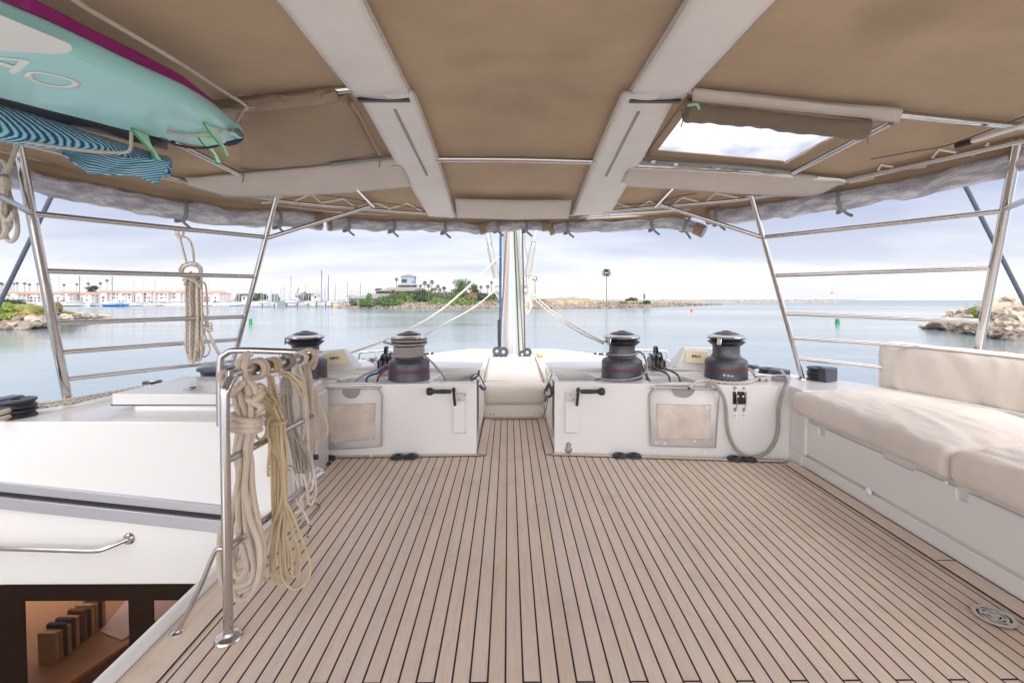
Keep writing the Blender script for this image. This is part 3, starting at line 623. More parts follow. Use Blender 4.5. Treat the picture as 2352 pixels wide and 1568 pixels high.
for k in range(4):
    a, b = hole[k], hole[(k + 1) % 4]; d = b - a; n = Vector((-d.y, d.x, 0)).normalized()
    fs = [f for f in bm.faces if (f.calc_center_median() - hc).length < 1.1]
    bmesh.ops.bisect_plane(bm, geom=fs + list({e for f in fs for e in f.edges}) + list({v for f in fs for v in f.verts}), plane_co=a, plane_no=n)
def inside(p):
    s = []
    for k in range(4):
        a, b = hole[k], hole[(k + 1) % 4]; s.append((b.x - a.x) * (p.y - a.y) - (b.y - a.y) * (p.x - a.x))
    return all(q > 0 for q in s) or all(q < 0 for q in s)
bmesh.ops.delete(bm, geom=[f for f in bm.faces if inside(f.calc_center_median())], context='FACES')
obj('canopy', bm, M_CANVAS, bim, ang=60)
bm = nb(); grid(bm, lambda u, v: (hole[0].lerp(hole[3], u)).lerp(hole[1].lerp(hole[2], u), v) + Vector((0, 0, .003 + .01 * math.sin(PI * u) * math.sin(PI * v))), 10, 8); obj('skylight_pane', bm, M_PANE, bim)
def inter(P, t):
    t = max(0, min(.99999, t)) * (len(P) - 1); i = int(t); f = t - i; a, b = P[i], P[i + 1]
    return tuple(a[k] + (b[k] - a[k]) * f for k in range(len(a)))
def band(name, A, B, off, m, parent, th=.02, nu=24, nv=6, bulge=0.0, bevel=0, wr=0.0, **k):
    "cloth strip between two outlines under the canopy"
    bm = nb()
    def f(u, v):
        a = inter(A, u); b = inter(B, u); x = a[0] + (b[0] - a[0]) * v; y = a[1] + (b[1] - a[1]) * v
        o = off + bulge * math.sin(PI * v) + wr * mnoise.noise(Vector((u * 7, v * 2, off * 30)))
        return PC(x, y, o)
    grid(bm, f, nu, nv); return obj(name, bm, m, parent, ang=50, solid=th, **k)
def ctube(name, pts, off, r, m=None, parent=None, sub=3, seg=12, **k):
    bm = nb(); tube(bm, [PC(x, y, off) for x, y in pts], r, seg, sub); return obj(name, bm, m or M_STEEL, parent if parent is not None else bim, **k)
# strips round the skylight
band('skylight_flap', [(1600, 225), (1510, 345)], [(1578, 225), (1488, 348)], .008, M_CANVAS2, bim, .008)
band('skylight_flap', [(1492, 343), (1800, 370)], [(1485, 358), (1808, 385)], .008, M_CANVAS2, bim, .008)
ctube('skylight_zip', [(1796, 380), (1830, 360), (1850, 350), (1880, 330), (1912, 316)], .012, .004, M_TAUPE)
# longitudinal beam covers
def lbeam(name, x0, x1, y0, y1, lo, hi):
    bm = nb()
    def f(u, v):
        X = x0 + (x1 - x0) * u; Y = y0 + (y1 - y0) * v; return Vector((X, Y, cz(X, Y) - .035 - .012 * math.sin(PI * u) + .006 * mnoise.noise(Vector((X * 5, Y * 3, 1)))))
    grid(bm, f, 8, 30); return obj(name, bm, M_GREIGE, bim, solid=.02, ang=50)
for X0, X1 in ((-.735, -.468), (.58, .845)):
    lbeam('beam_cover', X0, X1, -1.6, 2.355, 0, 0)
    for X in (X0 + .004, X1 - .004):
        bm = nb(); tube(bm, [Vector((X, y, cz(X, y) - .02)) for y in (-.6, .5, 1.5, 2.35)], .009, 6); obj('beam_piping', bm, M_TAUPE, bim)
    bm = nb(); bx(X0 + .01, X1 - .01, 2.356, 2.386, 2.140, 2.165, bm); obj('beam_gap_strip', bm, M_RUB, bim)  # dark strip standing for the shaded gap between the beam covers
for A, B, zz in (([(822, 213), (905, 362), (985, 495)], [(948, 212), (1000, 350), (1046, 497)], [(907, 252), (940, 320), (981, 403)]), ([(1555, 213), (1478, 358), (1400, 492)], [(1432, 214), (1362, 375), (1316, 492)], [(1467, 257), (1440, 310), (1392, 405)])):
    band('beam_cover', A, B, .035, M_GREIGE, bim, .02, 30, 8, .012, wr=.006)
    o2 = [PC(x, y, .060) for x, y in zz]; bm = nb(); tube(bm, cr_spline(o2, 6), .009, 6, sq=((0, .2, 1), .25)); obj('zip_strip', bm, M_STRAP, bim)
    s_ = 1 if A[0][0] < B[0][0] else -1
    bm = nb(); tube(bm, [PC(x + s_ * 2, y, .03) for x, y in B], .006, 6, 6); obj('beam_piping', bm, M_TAUPE, bim)
band('cross_cover', [(425, 410), (560, 398), (700, 386), (850, 370), (918, 362)], [(440, 425), (520, 450), (640, 450), (800, 440), (945, 426)], .03, M_TAUPE, bim, .02, 30, 8, .02, wr=.012)
band('cross_cover', [(1450, 372), (1600, 382), (1800, 398), (1945, 412)], [(1420, 425), (1560, 432), (1750, 446), (1870, 452)], .03, M_TAUPE, bim, .02, 30, 8, .02, wr=.012)
ctube('cross_zip', [(1462, 370), (1560, 376), (1700, 385), (1830, 398)], .035, .012, M_STRAP); ctube('cross_zip', [(905, 362), (790, 374), (760, 378)], .035, .012, M_STRAP)
for x, y in ((1512, 374), (1552, 378), (1650, 386), (1500, 372), (1640, 385)):
    bm = nb(); box(bm, PC(x, y, .045), (.03, .012, .02)); obj('zip_pull', bm, M_STRAP if x in (1512, 1640) else M_ALU, bim, bevel=.003)
band('front_flap', [(1045, 457), (1180, 460), (1313, 460)], [(1050, 500), (1180, 504), (1306, 502)], .045, M_TAUPE, bim, .006, 24, 6, .02, wr=.012)
# sleeves and blinds on the rear bow
band('bow_sleeve', [(470, 242), (560, 228), (700, 214), (770, 203)], [(480, 256), (570, 250), (700, 240), (778, 226)], .03, M_CANVAS2, bim, .03, 24, 5, .02, wr=.02)
band('bow_sleeve', [(1592, 203), (1750, 220), (1900, 238), (2072, 250)], [(1590, 233), (1750, 248), (1900, 262), (2066, 278)], .03, M_TAUPE, bim, .02, 26, 5, .02, wr=.006)
bl = thing('rolled_blind', 'dark brown canvas blind rolled up under the skylight window', 'blind')
A = [PC(x, y, .075) for x, y in [(1576, 256), (1700, 266), (1850, 284), (1988, 298)]]
bm = nb(); tube(bm, cr_spline(A, 14), .050, 20, rf=lambda t: 1 + .04 * math.sin(t * 60) + .03 * math.sin(t * 23))
for v in bm.verts: v.co += Vector((0, 0, 1)) * .008 * mnoise.noise(v.co * 14)
obj('blind_roll', bm, cloth('blind_canvas', (.235, .185, .135, 1), 700, var=.1, wr=.5), bl)
bm = nb(); tube(bm, [PC(x, y, .05) for x, y in [(1578, 240), (1750, 253), (1990, 283)]], .03, 8, 4, sq=((0, 0, 1), .4)); obj('blind_edge', bm, M_CANVAS2, bl)
for i, P_ in enumerate(([(1565, 247), (1568, 275), (1564, 292)], [(1995, 300), (1992, 315), (1994, 332)])):
    bm = nb(); tube(bm, [PC(x, y, .08) for x, y in P_], .003, 6, 4); obj('blind_cord', bm, M_ROPEBK if i == 0 else M_ROPEOL, bl)
bm = nb(); tube(bm, [PC(x, y, .13) for x, y in [(1580, 243), (1600, 240), (1606, 250)]], .006, 6, 4); obj('blind_cord', bm, plain('mint_cord', S(150, 210, 170), .5), bl)
# sagging closed blind on the left
Q = [(548, 262), (802, 226), (872, 352), (556, 388)]
def fsag(u, v):
    x = (Q[0][0] * (1 - u) + Q[1][0] * u) * (1 - v) + (Q[3][0] * (1 - u) + Q[2][0] * u) * v
    y = (Q[0][1] * (1 - u) + Q[1][1] * u) * (1 - v) + (Q[3][1] * (1 - u) + Q[2][1] * u) * v
    return PC(x, y + 10 * math.sin(PI * u) * v ** 3, .012) - Vector((0, 0, .055 * math.sin(PI * u) ** .7 * math.sin(PI * min(1, v * .93 + .03)) + .006 * mnoise.noise(Vector((u * 4, v * 3, 2)))))
bm = nb(); grid(bm, fsag, 36, 24); sb_ = obj('closed_blind', bm, M_CANVAS2, bim, ang=70)
band('blind_flap', [(545, 250), (800, 215)], [(548, 285), (805, 243)], .012, M_CANVAS, bim, .01)
ctube('blind_zip', [(806, 232), (830, 270), (850, 310), (874, 356)], .03, .011, M_CANVAS2)
ctube('blind_hem', [(556, 388), (620, 400), (700, 394), (800, 372), (872, 354)], .02, .006, M_CANVAS2)
for x, y in ((871, 358), (557, 393)):
    bm = nb(); tube(bm, [PC(x, y, .05), PC(x + 2, y + 10, .06), PC(x, y + 26, .07)], .003, 6, 4); obj('blind_cord', bm, M_ROPEBK, bim)
# tubes
ctube('roof_bow', [(250, 278), (330, 264), (480, 242), (775, 207), (835, 204)], .03, .0185, sub=5); ctube('roof_bow', [(1545, 206), (1600, 210), (2075, 264), (2352, 292), (2480, 304)], .03, .0185, sub=5)
ctube('cross_tube', [(1000, 365), (1180, 366), (1372, 371)], .03, .019)
for x, y in ((1002, 366), (1370, 371)):
    bm = nb(); ball(bm, PC(x, y, .03), .022, (1, 1, 1)); obj('tube_end', bm, M_STEEL, bim)
ctube('edge_tube', [(1430, 380), (1700, 392), (1925, 412), (1950, 412), (2150, 368), (2352, 322), (2480, 296)], .03, .0185, sub=3)
ctube('edge_tube', [(925, 376), (700, 392), (455, 418), (425, 415), (230, 372), (60, 330), (-100, 290)], .03, .0185, sub=3)
ctube('edge_tube', [(430, 420), (634, 459), (760, 473), (985, 490), (1176, 496), (1316, 492), (1520, 474), (1727, 455), (1940, 420)], .03, .014, sub=4)
ctube('brace_tube', [(2046, 282), (1822, 396)], .04, .0165); ctube('brace_tube', [(398, 325), (547, 399)], .04, .0165)
ctube('brace_tube', [(1548, 430), (1506, 474)], .03, .014); ctube('brace_tube', [(817, 432), (858, 474)], .03, .014)
M_CORD = plain('white_cord', S(248, 240, 228), .6)
for pts in ([(600, 466), (673, 463), (714, 446), (739, 466), (789, 457), (816, 475), (863, 466), (895, 479), (936, 468), (976, 488), (1040, 500)],
            [(1330, 500), (1382, 489), (1419, 467), (1459, 480), (1492, 462), (1526, 477), (1542, 472), (1568, 454), (1616, 466), (1644, 444), (1700, 455), (1760, 448)],
            [(1950, 420), (2004, 411), (2024, 379), (2078, 388), (2124, 383), (2157, 344), (2236, 357), (2270, 330)]):
    ctube('lacing', pts, .016, .0065, M_CORD, sub=1, seg=6)
ctube('wire', [(2352, 268), (2250, 308), (2170, 336), (2100, 348), (2000, 366)], .02, .003, M_BLK, seg=5); ctube('wire', [(960, 478), (900, 468), (850, 464), (800, 455), (720, 446)], .02, .003, M_BLK, seg=5)
ctube('wire', [(1380, 478), (1420, 471), (1500, 466), (1560, 450), (1600, 445)], .02, .003, M_BLK, seg=5)
# canvas skirt hanging from the roof edge
def vnz(P, k): return mnoise.noise(Vector((P[0] * .02, k, 3)))
skT = [(-120, 308), (0, 340), (220, 395), (420, 440), (620, 470), (760, 487), (985, 500), (1176, 503), (1330, 500), (1600, 480), (1740, 462), (1944, 420), (2150, 372), (2352, 322), (2480, 292)]
skB = [(-120, 360), (0, 385), (220, 432), (420, 475), (620, 497), (760, 508), (985, 515), (1176, 518), (1330, 514), (1600, 500), (1740, 486), (1944, 450), (2150, 418), (2352, 375), (2480, 340)]
def skf(u, v):
    a = inter(skT, u); b = inter(skB, u); p = PC(a[0], a[1]); q = PY(b[0], b[1], p.y + .02)
    return p.lerp(q, v) + Vector((0, .012 * math.sin(v * 9 + u * 4) * v, 0))
bm = nb(); grid(bm, skf, 90, 6); obj('skirt', bm, M_CANVAS2, bim, ang=60)
ctube('skirt_rail', [(-120, 312), (0, 346), (220, 402), (420, 446), (620, 476), (760, 492), (985, 505)], .012, .009, M_TAUPE, sub=3, seg=6); ctube('skirt_rail', [(1330, 505), (1600, 487), (1740, 469), (1944, 428), (2150, 380), (2352, 330), (2480, 300)], .012, .009, M_TAUPE, sub=3, seg=6)
M_BRN = cloth('brown_canvas_end', (.36, .25, .17, 1), 500, var=.1, wr=.5)
def croll(label, pts, r, straps, ends=(), parent_pts=None):
    t = thing('curtain_roll', label, 'rolled curtain', 'clear curtains rolled up under the roof edge')
    P3 = []
    for x, y in pts:
        a = None
        for (x0, y0), (x1, y1) in zip(skT, skT[1:]):
            if x0 <= x <= x1: a = y0 + (y1 - y0) * (x - x0) / (x1 - x0)
        P3.append(PY(x, y, PC(x, a if a else y - 30).y + .02))
    cl_ = cr_spline(P3, 14); bm = nb(); n = len(cl_)
    tube(bm, cl_, r, 18)
    for v in bm.verts: v.co += Vector((.3, .3, 1)) * (.022 * mnoise.noise(v.co * 5) + .014 * mnoise.noise(v.co * 11))
    obj('vinyl_roll', bm, M_CLEAR, t, ang=80)
    bm = nb(); tube(bm, [p + Vector((0, 0, r * .9)) for p in cl_], r * .5, 6, sq=((0, 0, 1), .5)); obj('roll_hem', bm, M_BRN, t)
    for s in straps:
        i = min(n - 2, int(s * (n - 1))); c = cl_[i]; d = (cl_[i + 1] - c).normalized(); side = d.cross(Vector((0, 0, 1))).normalized(); upv = side.cross(d)
        bm = nb(); lp = [c + (side * math.cos(a) + upv * math.sin(a)) * (r * 1.12 if a < PI * 1.9 else r) for a in [2 * PI * k / 16 for k in range(16)]]
        tube(bm, lp, .013, 6, 1, True, sq=(upv, .9)); tube(bm, [c + upv * r, c + upv * (r + .05)], .012, 6, sq=(side, .25))
        for v in bm.verts: v.co = v.co
        e = c - upv * r * 1.05 - side * .02
        tube(bm, [e, e + Vector((.02, 0, -.02)), e + d * .05 + Vector((0, 0, -.045))], .010, 6, 3, sq=(side, .3)); tube(bm, [e, e - d * .04 + Vector((0, 0, -.012)), e - d * .02 + Vector((0, 0, .02))], .010, 6, 3, sq=(side, .3))
        obj('strap', bm, M_STRAP, t)
    for t0, t1_ in ends:
        i0, i1 = int(t0 * (n - 1)), max(int(t0 * (n - 1)) + 2, int(t1_ * (n - 1))); bm = nb(); tube(bm, cl_[i0:i1 + 1], r * 1.13, 16, 2)
        for v in bm.verts: v.co += Vector((.2, .2, 1)) * .008 * mnoise.noise(v.co * 17)
        obj('canvas_end', bm, M_BRN, t)
    return t
croll('long clear vinyl curtain rolled along the left roof edge, sagging between its straps', [(-120, 372), (0, 402), (100, 426), (220, 449), (370, 476), (480, 493), (560, 503), (640, 502), (740, 508)], .062, (.56, .88), ((.97, .999),))
croll('rolled clear curtain left of the mast, with three grey straps', [(752, 516), (800, 515), (880, 518), (960, 520), (1040, 523), (1120, 523)], .045, (.2, .47, .77), ((0, .07), (.93, .999)))
croll('short rolled clear curtain right in front of the mast', [(1102, 527), (1140, 519), (1200, 519), (1265, 519)], .044, (.36, .72), ((0, .12), (.9, .999)))
croll('rolled clear curtain right of the mast whose brown end droops', [(1262, 528), (1300, 522), (1400, 520), (1500, 514), (1550, 512), (1590, 522), (1618, 533)], .045, (.18, .5, .78), ((0, .07), (.88, .999)))
croll('long clear vinyl curtain rolled along the right roof edge', [(1625, 496), (1700, 493), (1800, 480), (1900, 466), (1980, 452), (2100, 431), (2220, 404), (2352, 368), (2470, 335)], .062, (.06, .43), ((0, .03),))
# ---------------------------------------------------------------- roof posts with their ladder-like side rails
fl_ = PZ(157, 925, ZT); flT = PC(40, 325, .03); ff = PZ(527, 866, ZT); ffT = PC(634, 455, .03)
fr2 = PY(2226, 912, 3.25); frT = PC(2337, 330, .03); gf = PZ(1843, 870, ZT); gfT = PC(1727, 452, .03)
def siderail(label, ra, rb, fa, fb, ys, diag, back, brk):
    t = thing('side_rail', label, 'railing')
    for a, b, r in ((ra, rb, .0245), (fa, fb, .0185)):
        bm = nb(); tube(bm, [a, b + (b - a).normalized() * .01], r, 16); p = obj('post', bm, M_STEEL, t)
        bm = nb(); lathe(bm, [(0, .008), (r * 1.2, .009), (r * 2.3, .005), (r * 2.35, 0)], a, 24); obj('post_flange', bm, M_STEEL, p)
        bm = nb(); box(bm, b + Vector((0, 0, .012)), (.085, .03, .03))
        obj('post_clamp', bm, M_DSTEEL, p, bevel=.006)
    for y0, y1 in ys:
        a = onseg(ra, rb, y0); b = onseg(fa, fb, y1); bm = nb(); m_ = a.lerp(b, .5) + Vector((.02 * (1 if a.x > 0 else -1), 0, 0)); tube(bm, [a, m_, b], .0155, 12, 8); obj('rail', bm, M_STEEL, t)
    a = onseg(fa, fb, diag[0]); b = PC(*diag[1], .03); bm = nb(); tube(bm, [a, b], .0155, 12); obj('brace', bm, M_STEEL, t)
    bm = nb(); box(bm, b, (.035, .03, .03)); obj('brace_clamp', bm, M_DSTEEL, t, bevel=.006)
    a = onseg(ra, rb, back[0]); b = PY(*back[1], a.y - .55); bm = nb(); tube(bm, [a, b], .0155, 12); obj('rail', bm, M_STEEL, t)
    return t
siderail('polished steel railing of two slanting posts and five bars, left of the deck', fl_, flT, ff, ffT, [(490, 545), (622, 635), (742, 727), (809, 779), (871, 829)], (548, (848, 474)), (490, (-60, 420)), 0)
siderail('polished steel railing of two slanting posts and five bars, behind the settee on the right', fr2, frT, gf, gfT, [(484, 545), (615, 633), (738, 720), (806, 775), (868, 822)], (546, (1518, 470)), (480, (2430, 430)), 0)
M_SHR = plain('grey_blue_cover', S(70, 76, 92), .5)
for lb, a, b in (('dark grey covered shroud slanting up behind the left railing', PY(-80, 860, 4.3), PY(140, 405, 4.3)), ('dark grey covered shroud slanting up behind the right railing', PY(2440, 865, 4.3), PY(2206, 405, 4.3))):
    bm = nb(); tube(bm, [a, b, b + (b - a) * .5], .018, 10); obj('shroud', bm, M_SHR, None, label=lb, cat='shroud')
bh = thing('boat_hook', 'white pole with a blue-grey rubber tip slung under the right side of the roof', 'boat hook')
a, b = PC(2212, 331, .09), PC(2345, 290, .08)
bm = nb(); tube(bm, [a, b, b + (b - a)], .011, 12); obj('pole', bm, M_WHITE, bh); bm = nb(); tube(bm, [a - (b - a).normalized() * .03, a + (b - a).normalized() * .04], .0155, 12); obj('tip', bm, M_DARK, bh)
# ================================================================ boards under the roof
bd = thing('surfboard', 'turquoise surfboard with a white patch and mint fins slung under the roof', 'surfboard')
ZB = 1.94
out_ = [(560, 305), (547, 313), (510, 320), (455, 320), (380, 304), (280, 280), (200, 258), (100, 232), (0, 205), (-150, 168), (-330, 118), (-520, 40), (-560, -60), (-420, -110), (-240, -80), (-80, -10), (0, 26), (100, 67), (200, 112), (320, 168), (430, 216), (500, 258), (540, 290)]
O3 = cr_spline([PZ(x, y, ZB) for x, y in out_], 3, True)
cen = sum(O3, Vector()) / len(O3); M_BD = plain('turquoise_glass', S(166, 222, 222), .32, var=.05, vscale=1.5, coat=.25)
bm = nb(); rings = []
for k, (s_, dz) in enumerate(((.925, .018), (.962, .0155), (.985, .008), (.997, -.005), (1.0, -.02), (.995, -.036), (.96, -.05), (.85, -.058))):
    rings.append([bm.verts.new(Vector((cen.x + (p.x - cen.x) * s_, cen.y + (p.y - cen.y) * s_, ZB - dz + .0))) for p in O3])
for a, b in zip(rings, rings[1:]):
    for i in range(len(a)): j = (i + 1) % len(a); bm.faces.new((a[i], a[j], b[j], b[i]))
bm.faces.new(rings[0]); bm.faces.new(rings[-1][::-1])
for v in bm.verts: v.co.z -= .018
# bottom sits at ZB-.036 : keep lettering just below it
obj('board', bm, M_BD, bd, ang=50)
ZL = ZB - .018 - .018 - .0012
def decal(name, px, m, z, th=.0005):
    ps = [PZ(x, y, z) for x, y in px]; b = nb(); extr(b, ps, (0, 0, th)); return obj(name, b, m, bd)
zq = lambda x, y: (x / 5.226 * .7856, (100 + y / 5.226) * .7856)
decal('white_patch', [(-260, 98), (-260, -52), (-100, -5), (0, 35), (80, 68), (140, 93), (160, 101), (166, 109), (164, 117), (150, 123), (120, 125), (60, 121), (0, 118)], plain('board_white', S(232, 232, 226), .25, var=.02), ZL)
M_LET = plain('lettering_white', S(236, 240, 238), .3, var=.02)
decal('lettering', [zq(x, y) for x, y in [(-260, 330), (0, 350), (400, 398), (468, 428), (455, 465), (245, 612), (180, 612), (115, 580), (160, 510), (-260, 350 + 30), (-260, 300)]][:0] or [zq(x, y) for x, y in [(-330, 318), (0, 352), (400, 397), (450, 410), (468, 430), (250, 608), (190, 614), (118, 580), (160, 520), (245, 468), (290, 408), (-330, 348)]], M_LET, ZL - .0007)
decal('lettering', [zq(x, y) for x, y in [(-100, 395), (0, 425), (210, 486), (200, 520), (158, 520), (0, 470), (-110, 430)]], M_LET, ZL - .0013)
ob = [zq(x, y) for x, y in [(365, 630), (400, 595), (500, 578), (640, 585), (820, 615), (1000, 660), (1150, 715), (1232, 765), (1225, 800), (1140, 828), (960, 832), (780, 805), (600, 760), (450, 705), (380, 660)]]
ib = [zq(x, y) for x, y in [(500, 655), (530, 622), (620, 612), (740, 628), (880, 655), (1010, 692), (1095, 730), (1110, 755), (1060, 785), (950, 798), (800, 780), (660, 745), (550, 705), (512, 680)]]
bm = nb(); oo = cr_spline([PZ(x, y, ZL - .0007) for x, y in ob], 4, True); ii = cr_spline([PZ(x, y, ZL - .0007) for x, y in ib], 4, True); n1 = 56
ra_ = [bm.verts.new(oo[int(k * len(oo) / n1)]) for k in range(n1)]; rb_ = [bm.verts.new(ii[int(k * len(ii) / n1)]) for k in range(n1)]
for k in range(n1): bm.faces.new((ra_[k], ra_[(k + 1) % n1], rb_[(k + 1) % n1], rb_[k]))
obj('lettering', bm, M_LET, bd, solid=.001)
M_FIN = plain('mint_fin', S(222, 244, 212), .25, var=.04); M_FIN2 = plain('green_fin_edge', S(50, 170, 120), .3)
def fin(ax, ay, bx_, by_, tipx, tipy, w1x, w1y):
    a = PZ(ax, ay, ZL); b = PZ(bx_, by_, ZL); tl = PY(tipx, tipy, (a.y + b.y) / 2 + .03); m1 = a.lerp(tl, .5); m2 = b.lerp(tl, .5)
    d = (b - a); pr = [a, a.lerp(tl, .35) - d * .02, a.lerp(tl, .7) + d * .12, tl - d * .10, tl + d * .22, b.lerp(tl, .72) + d * .10, b.lerp(tl, .4) - d * .06, b.lerp(tl, .12) - d * .04, b]
    pr = cr_spline(pr, 4)
    side = d.cross(Vector((0, 0, 1))).normalized() * .008; bm = nb(); extr(bm, [p - side * .5 for p in pr], side); f_ = obj('fin', bm, M_FIN, bd, bevel=.002)
    bm = nb(); tube(bm, pr[:len(pr) * 5 // 8], .0045, 6); obj('fin_edge', bm, M_FIN2, f_)
fin(300, 294, 340, 312, 362, 368, 0, 0); fin(466, 282, 500, 296, 520, 358, 0, 0); fin(452, 312, 486, 318, 500, 373, 0, 0)
bm = nb(); tube(bm, [PZ(547, 300, 1.90), PY(553, 312, 2.22), PY(540, 326, 2.2), PY(510, 333, 2.18), PY(470, 340, 2.14), PY(430, 338, 2.1), PY(395, 330, 2.06), PY(370, 318, 2.05)], .005, 8, 5); obj('leash', bm, M_BLK, bd)
bm = nb(); tube(bm, [PZ(545, 300, 1.90), PY(554, 313, 2.22), PY(545, 325, 2.2), PY(520, 331, 2.18)], .011, 8, 5); obj('leash_cuff', bm, M_BLK, bd)
p2d = [(8, 18), (60, 28), (130, 60), (200, 96), (300, 142), (420, 202), (495, 258), (480, 262), (400, 225), (250, 158), (120, 95), (0, 45), (-200, -60), (-200, -100)]
bm = nb(); extr(bm, [PZ(x, y, ZB + .05) for x, y in p2d], (0, 0, .05)); obj('foam_board', bm, plain('magenta_foam', S(165, 40, 130), .4), None, bevel=.012, label='magenta bodyboard edge showing above the turquoise surfboard', cat='bodyboard')
# dark hull of the board in the towel sleeve
M_TOW = Mat('striped_towel'); M_TOW.set(Roughness=.9, Sheen_Weight=.3)
uv = M_TOW.coord('UV'); sp = M_TOW.n('ShaderNodeSeparateXYZ'); M_TOW.L.new(uv, sp.inputs[0]); u, v = sp.outputs[0], sp.outputs[1]
ph = M_TOW.math('ADD', M_TOW.math('MULTIPLY', u, 22.0), M_TOW.math('MULTIPLY', M_TOW.math('SQRT', M_TOW.math('ADD', M_TOW.math('POWER', M_TOW.math('ABSOLUTE', M_TOW.math('SUBTRACT', v, .34)), 2.0), .035)), 13.0))
ph = M_TOW.math('ADD', ph, M_TOW.math('MULTIPLY', M_TOW.noise(5, 2, .5, uv), 1.2))
sn = M_TOW.math('SINE', M_TOW.math('MULTIPLY', ph, 2 * PI))
M_TOW.col(M_TOW.ramp(M_TOW.rng(sn, -1, 1), [(.0, S(30, 80, 125)[:3]), (.14, S(28, 120, 165)[:3]), (.26, S(30, 150, 195)[:3]), (.50, S(60, 180, 215)[:3]), (.62, S(165, 218, 235)[:3]), (1.0, S(205, 232, 242)[:3])]))
M_TOW.bump(M_TOW.math('ADD', sn, M_TOW.noise(200, 2, .5)), .35, .004); M_TOW = M_TOW.m
tw = thing('towel_wrapped_board', 'board rolled in a blue wave-striped towel below the turquoise surfboard', 'towel')
A = [(-260, 190), (-120, 216), (0, 240), (120, 275), (230, 312), (300, 335), (392, 362)]; B = [(-260, 268), (-120, 298), (0, 325), (120, 345), (230, 350), (300, 375), (385, 408)]
def ftw(u_, v_):
    a = inter(A, u_); b = inter(B, u_); c = ((a[0] + b[0]) / 2, (a[1] + b[1]) / 2); Yc = PZ(c[0], c[1], 1.93).y if c[1] < 370 else PZ(c[0], 365, 1.93).y
    pa = PY(*a, Yc); pb = PY(*b, Yc); ctr = (pa + pb) / 2; up_ = (pa - pb) / 2; ax = Vector((.45, .89, 0)); nd = ax.cross(up_).normalized() * up_.length * .5
    th = 2 * PI * v_; k = 1 + .05 * mnoise.noise(Vector((u_ * 9, math.cos(th) * 2, math.sin(th) * 2)))
    return ctr + (up_ * math.cos(th) + nd * math.sin(th)) * k
bm = nb(); grid(bm, ftw, 70, 30, uvf=lambda a, b: (a * 1.5, abs(((b + .0) % 1) * 2 - 1))); bmesh.ops.remove_doubles(bm, verts=bm.verts[:], dist=.0005); obj('towel_roll', bm, M_TOW, tw, ang=80)
C1 = [(128, 338), (200, 352), (270, 362), (330, 362), (390, 372)]; C2 = [(140, 350), (200, 398), (262, 402), (310, 402), (362, 424)]
def ftl(u_, v_):
    a = inter(C1, u_); b = inter(C2, u_); x = a[0] + (b[0] - a[0]) * v_; y = a[1] + (b[1] - a[1]) * v_
    return PY(x, y, PZ(a[0], a[1] - 12, 1.93).y - .10 + .03 * math.sin(u_ * 14 + v_ * 3) * v_)
bm = nb(); grid(bm, ftl, 44, 14, uvf=lambda a, b: (b * .35 + .08 * math.sin(a * 7) + a * .3, a * .2)); obj('towel_flap', bm, M_TOW, tw, ang=80, solid=.006)
bm = nb(); lp = [PZ(x, y, 1.99) for x, y in [(-200, 160), (0, 218), (200, 272), (385, 330), (385, 345), (200, 300), (0, 240)]]; extr(bm, lp, (0, 0, .05)); obj('board', bm, M_DARK, tw)
# sling ropes
bm = nb(); T1 = PC(563, 232, .03)
pts = [PC(120, -60, .10), PC(170, 0, .10), PC(300, 78, .10), PC(420, 150, .10), PC(520, 215, .08), PC(556, 236, .07), T1 + Vector((0, .02, -.03)), PY(562, 250, 2.30), PY(548, 272, 2.27), PY(535, 295, 2.24), PZ(520, 302, ZL - .006), PZ(440, 312, ZL - .008), PZ(383, 303, ZL - .008)]
tube(bm, pts, .0075, 8, 5); lp = [T1 + Vector((.03 * math.cos(a), .024 * math.cos(a), .026 * math.sin(a))) for a in [k * PI / 6 for k in range(12)]]; tube(bm, lp, .0075, 8, 2, True); lp = [q + Vector((.02, 0, 0)) for q in lp]; tube(bm, lp, .0075, 8, 2, True)
obj('sling_rope', bm, M_ROPEW, None, label='cream line from the roof bow round the tail of the turquoise board', cat='rope')
bm = nb(); tube(bm, [PY(x, y, Y) for x, y, Y in [(302, 303, 2.10), (301, 325, 2.12), (300, 340, 2.13), (288, 350, 2.13), (230, 349, 2.13), (150, 340, 2.12), (70, 328, 2.12), (20, 320, 2.12), (-60, 300, 2.1)]], .007, 8, 4); obj('sling_rope', bm, M_ROPEW, None, label='cream line running under the striped towel', cat='rope')
# roof edge running on aft past the camera on both sides
for s_, P0 in ((-1, PC(-120, 308)), (1, PC(2480, 292))):
    A = [P0, Vector((s_ * 2.735, 1.9, cz(s_ * 2.735, 1.9))), Vector((s_ * 2.755, .5, cz(s_ * 2.755, .5))), Vector((s_ * 2.76, -1.6, cz(2.76, -1.6)))]
    if s_ > 0: A[0].x = min(A[0].x, 2.735)
    bm = nb(); grid(bm, lambda u, v: Vector(inter([tuple(q) for q in A], u)) - Vector((0, 0, .11 * v)), 24, 3); obj('skirt', bm, M_CANVAS2, bim, ang=60)
    bm = nb(); tube(bm, [q - Vector((s_ * .03, 0, .03)) for q in A], .0185, 10, 3); obj('edge_tube', bm, M_STEEL, bim)
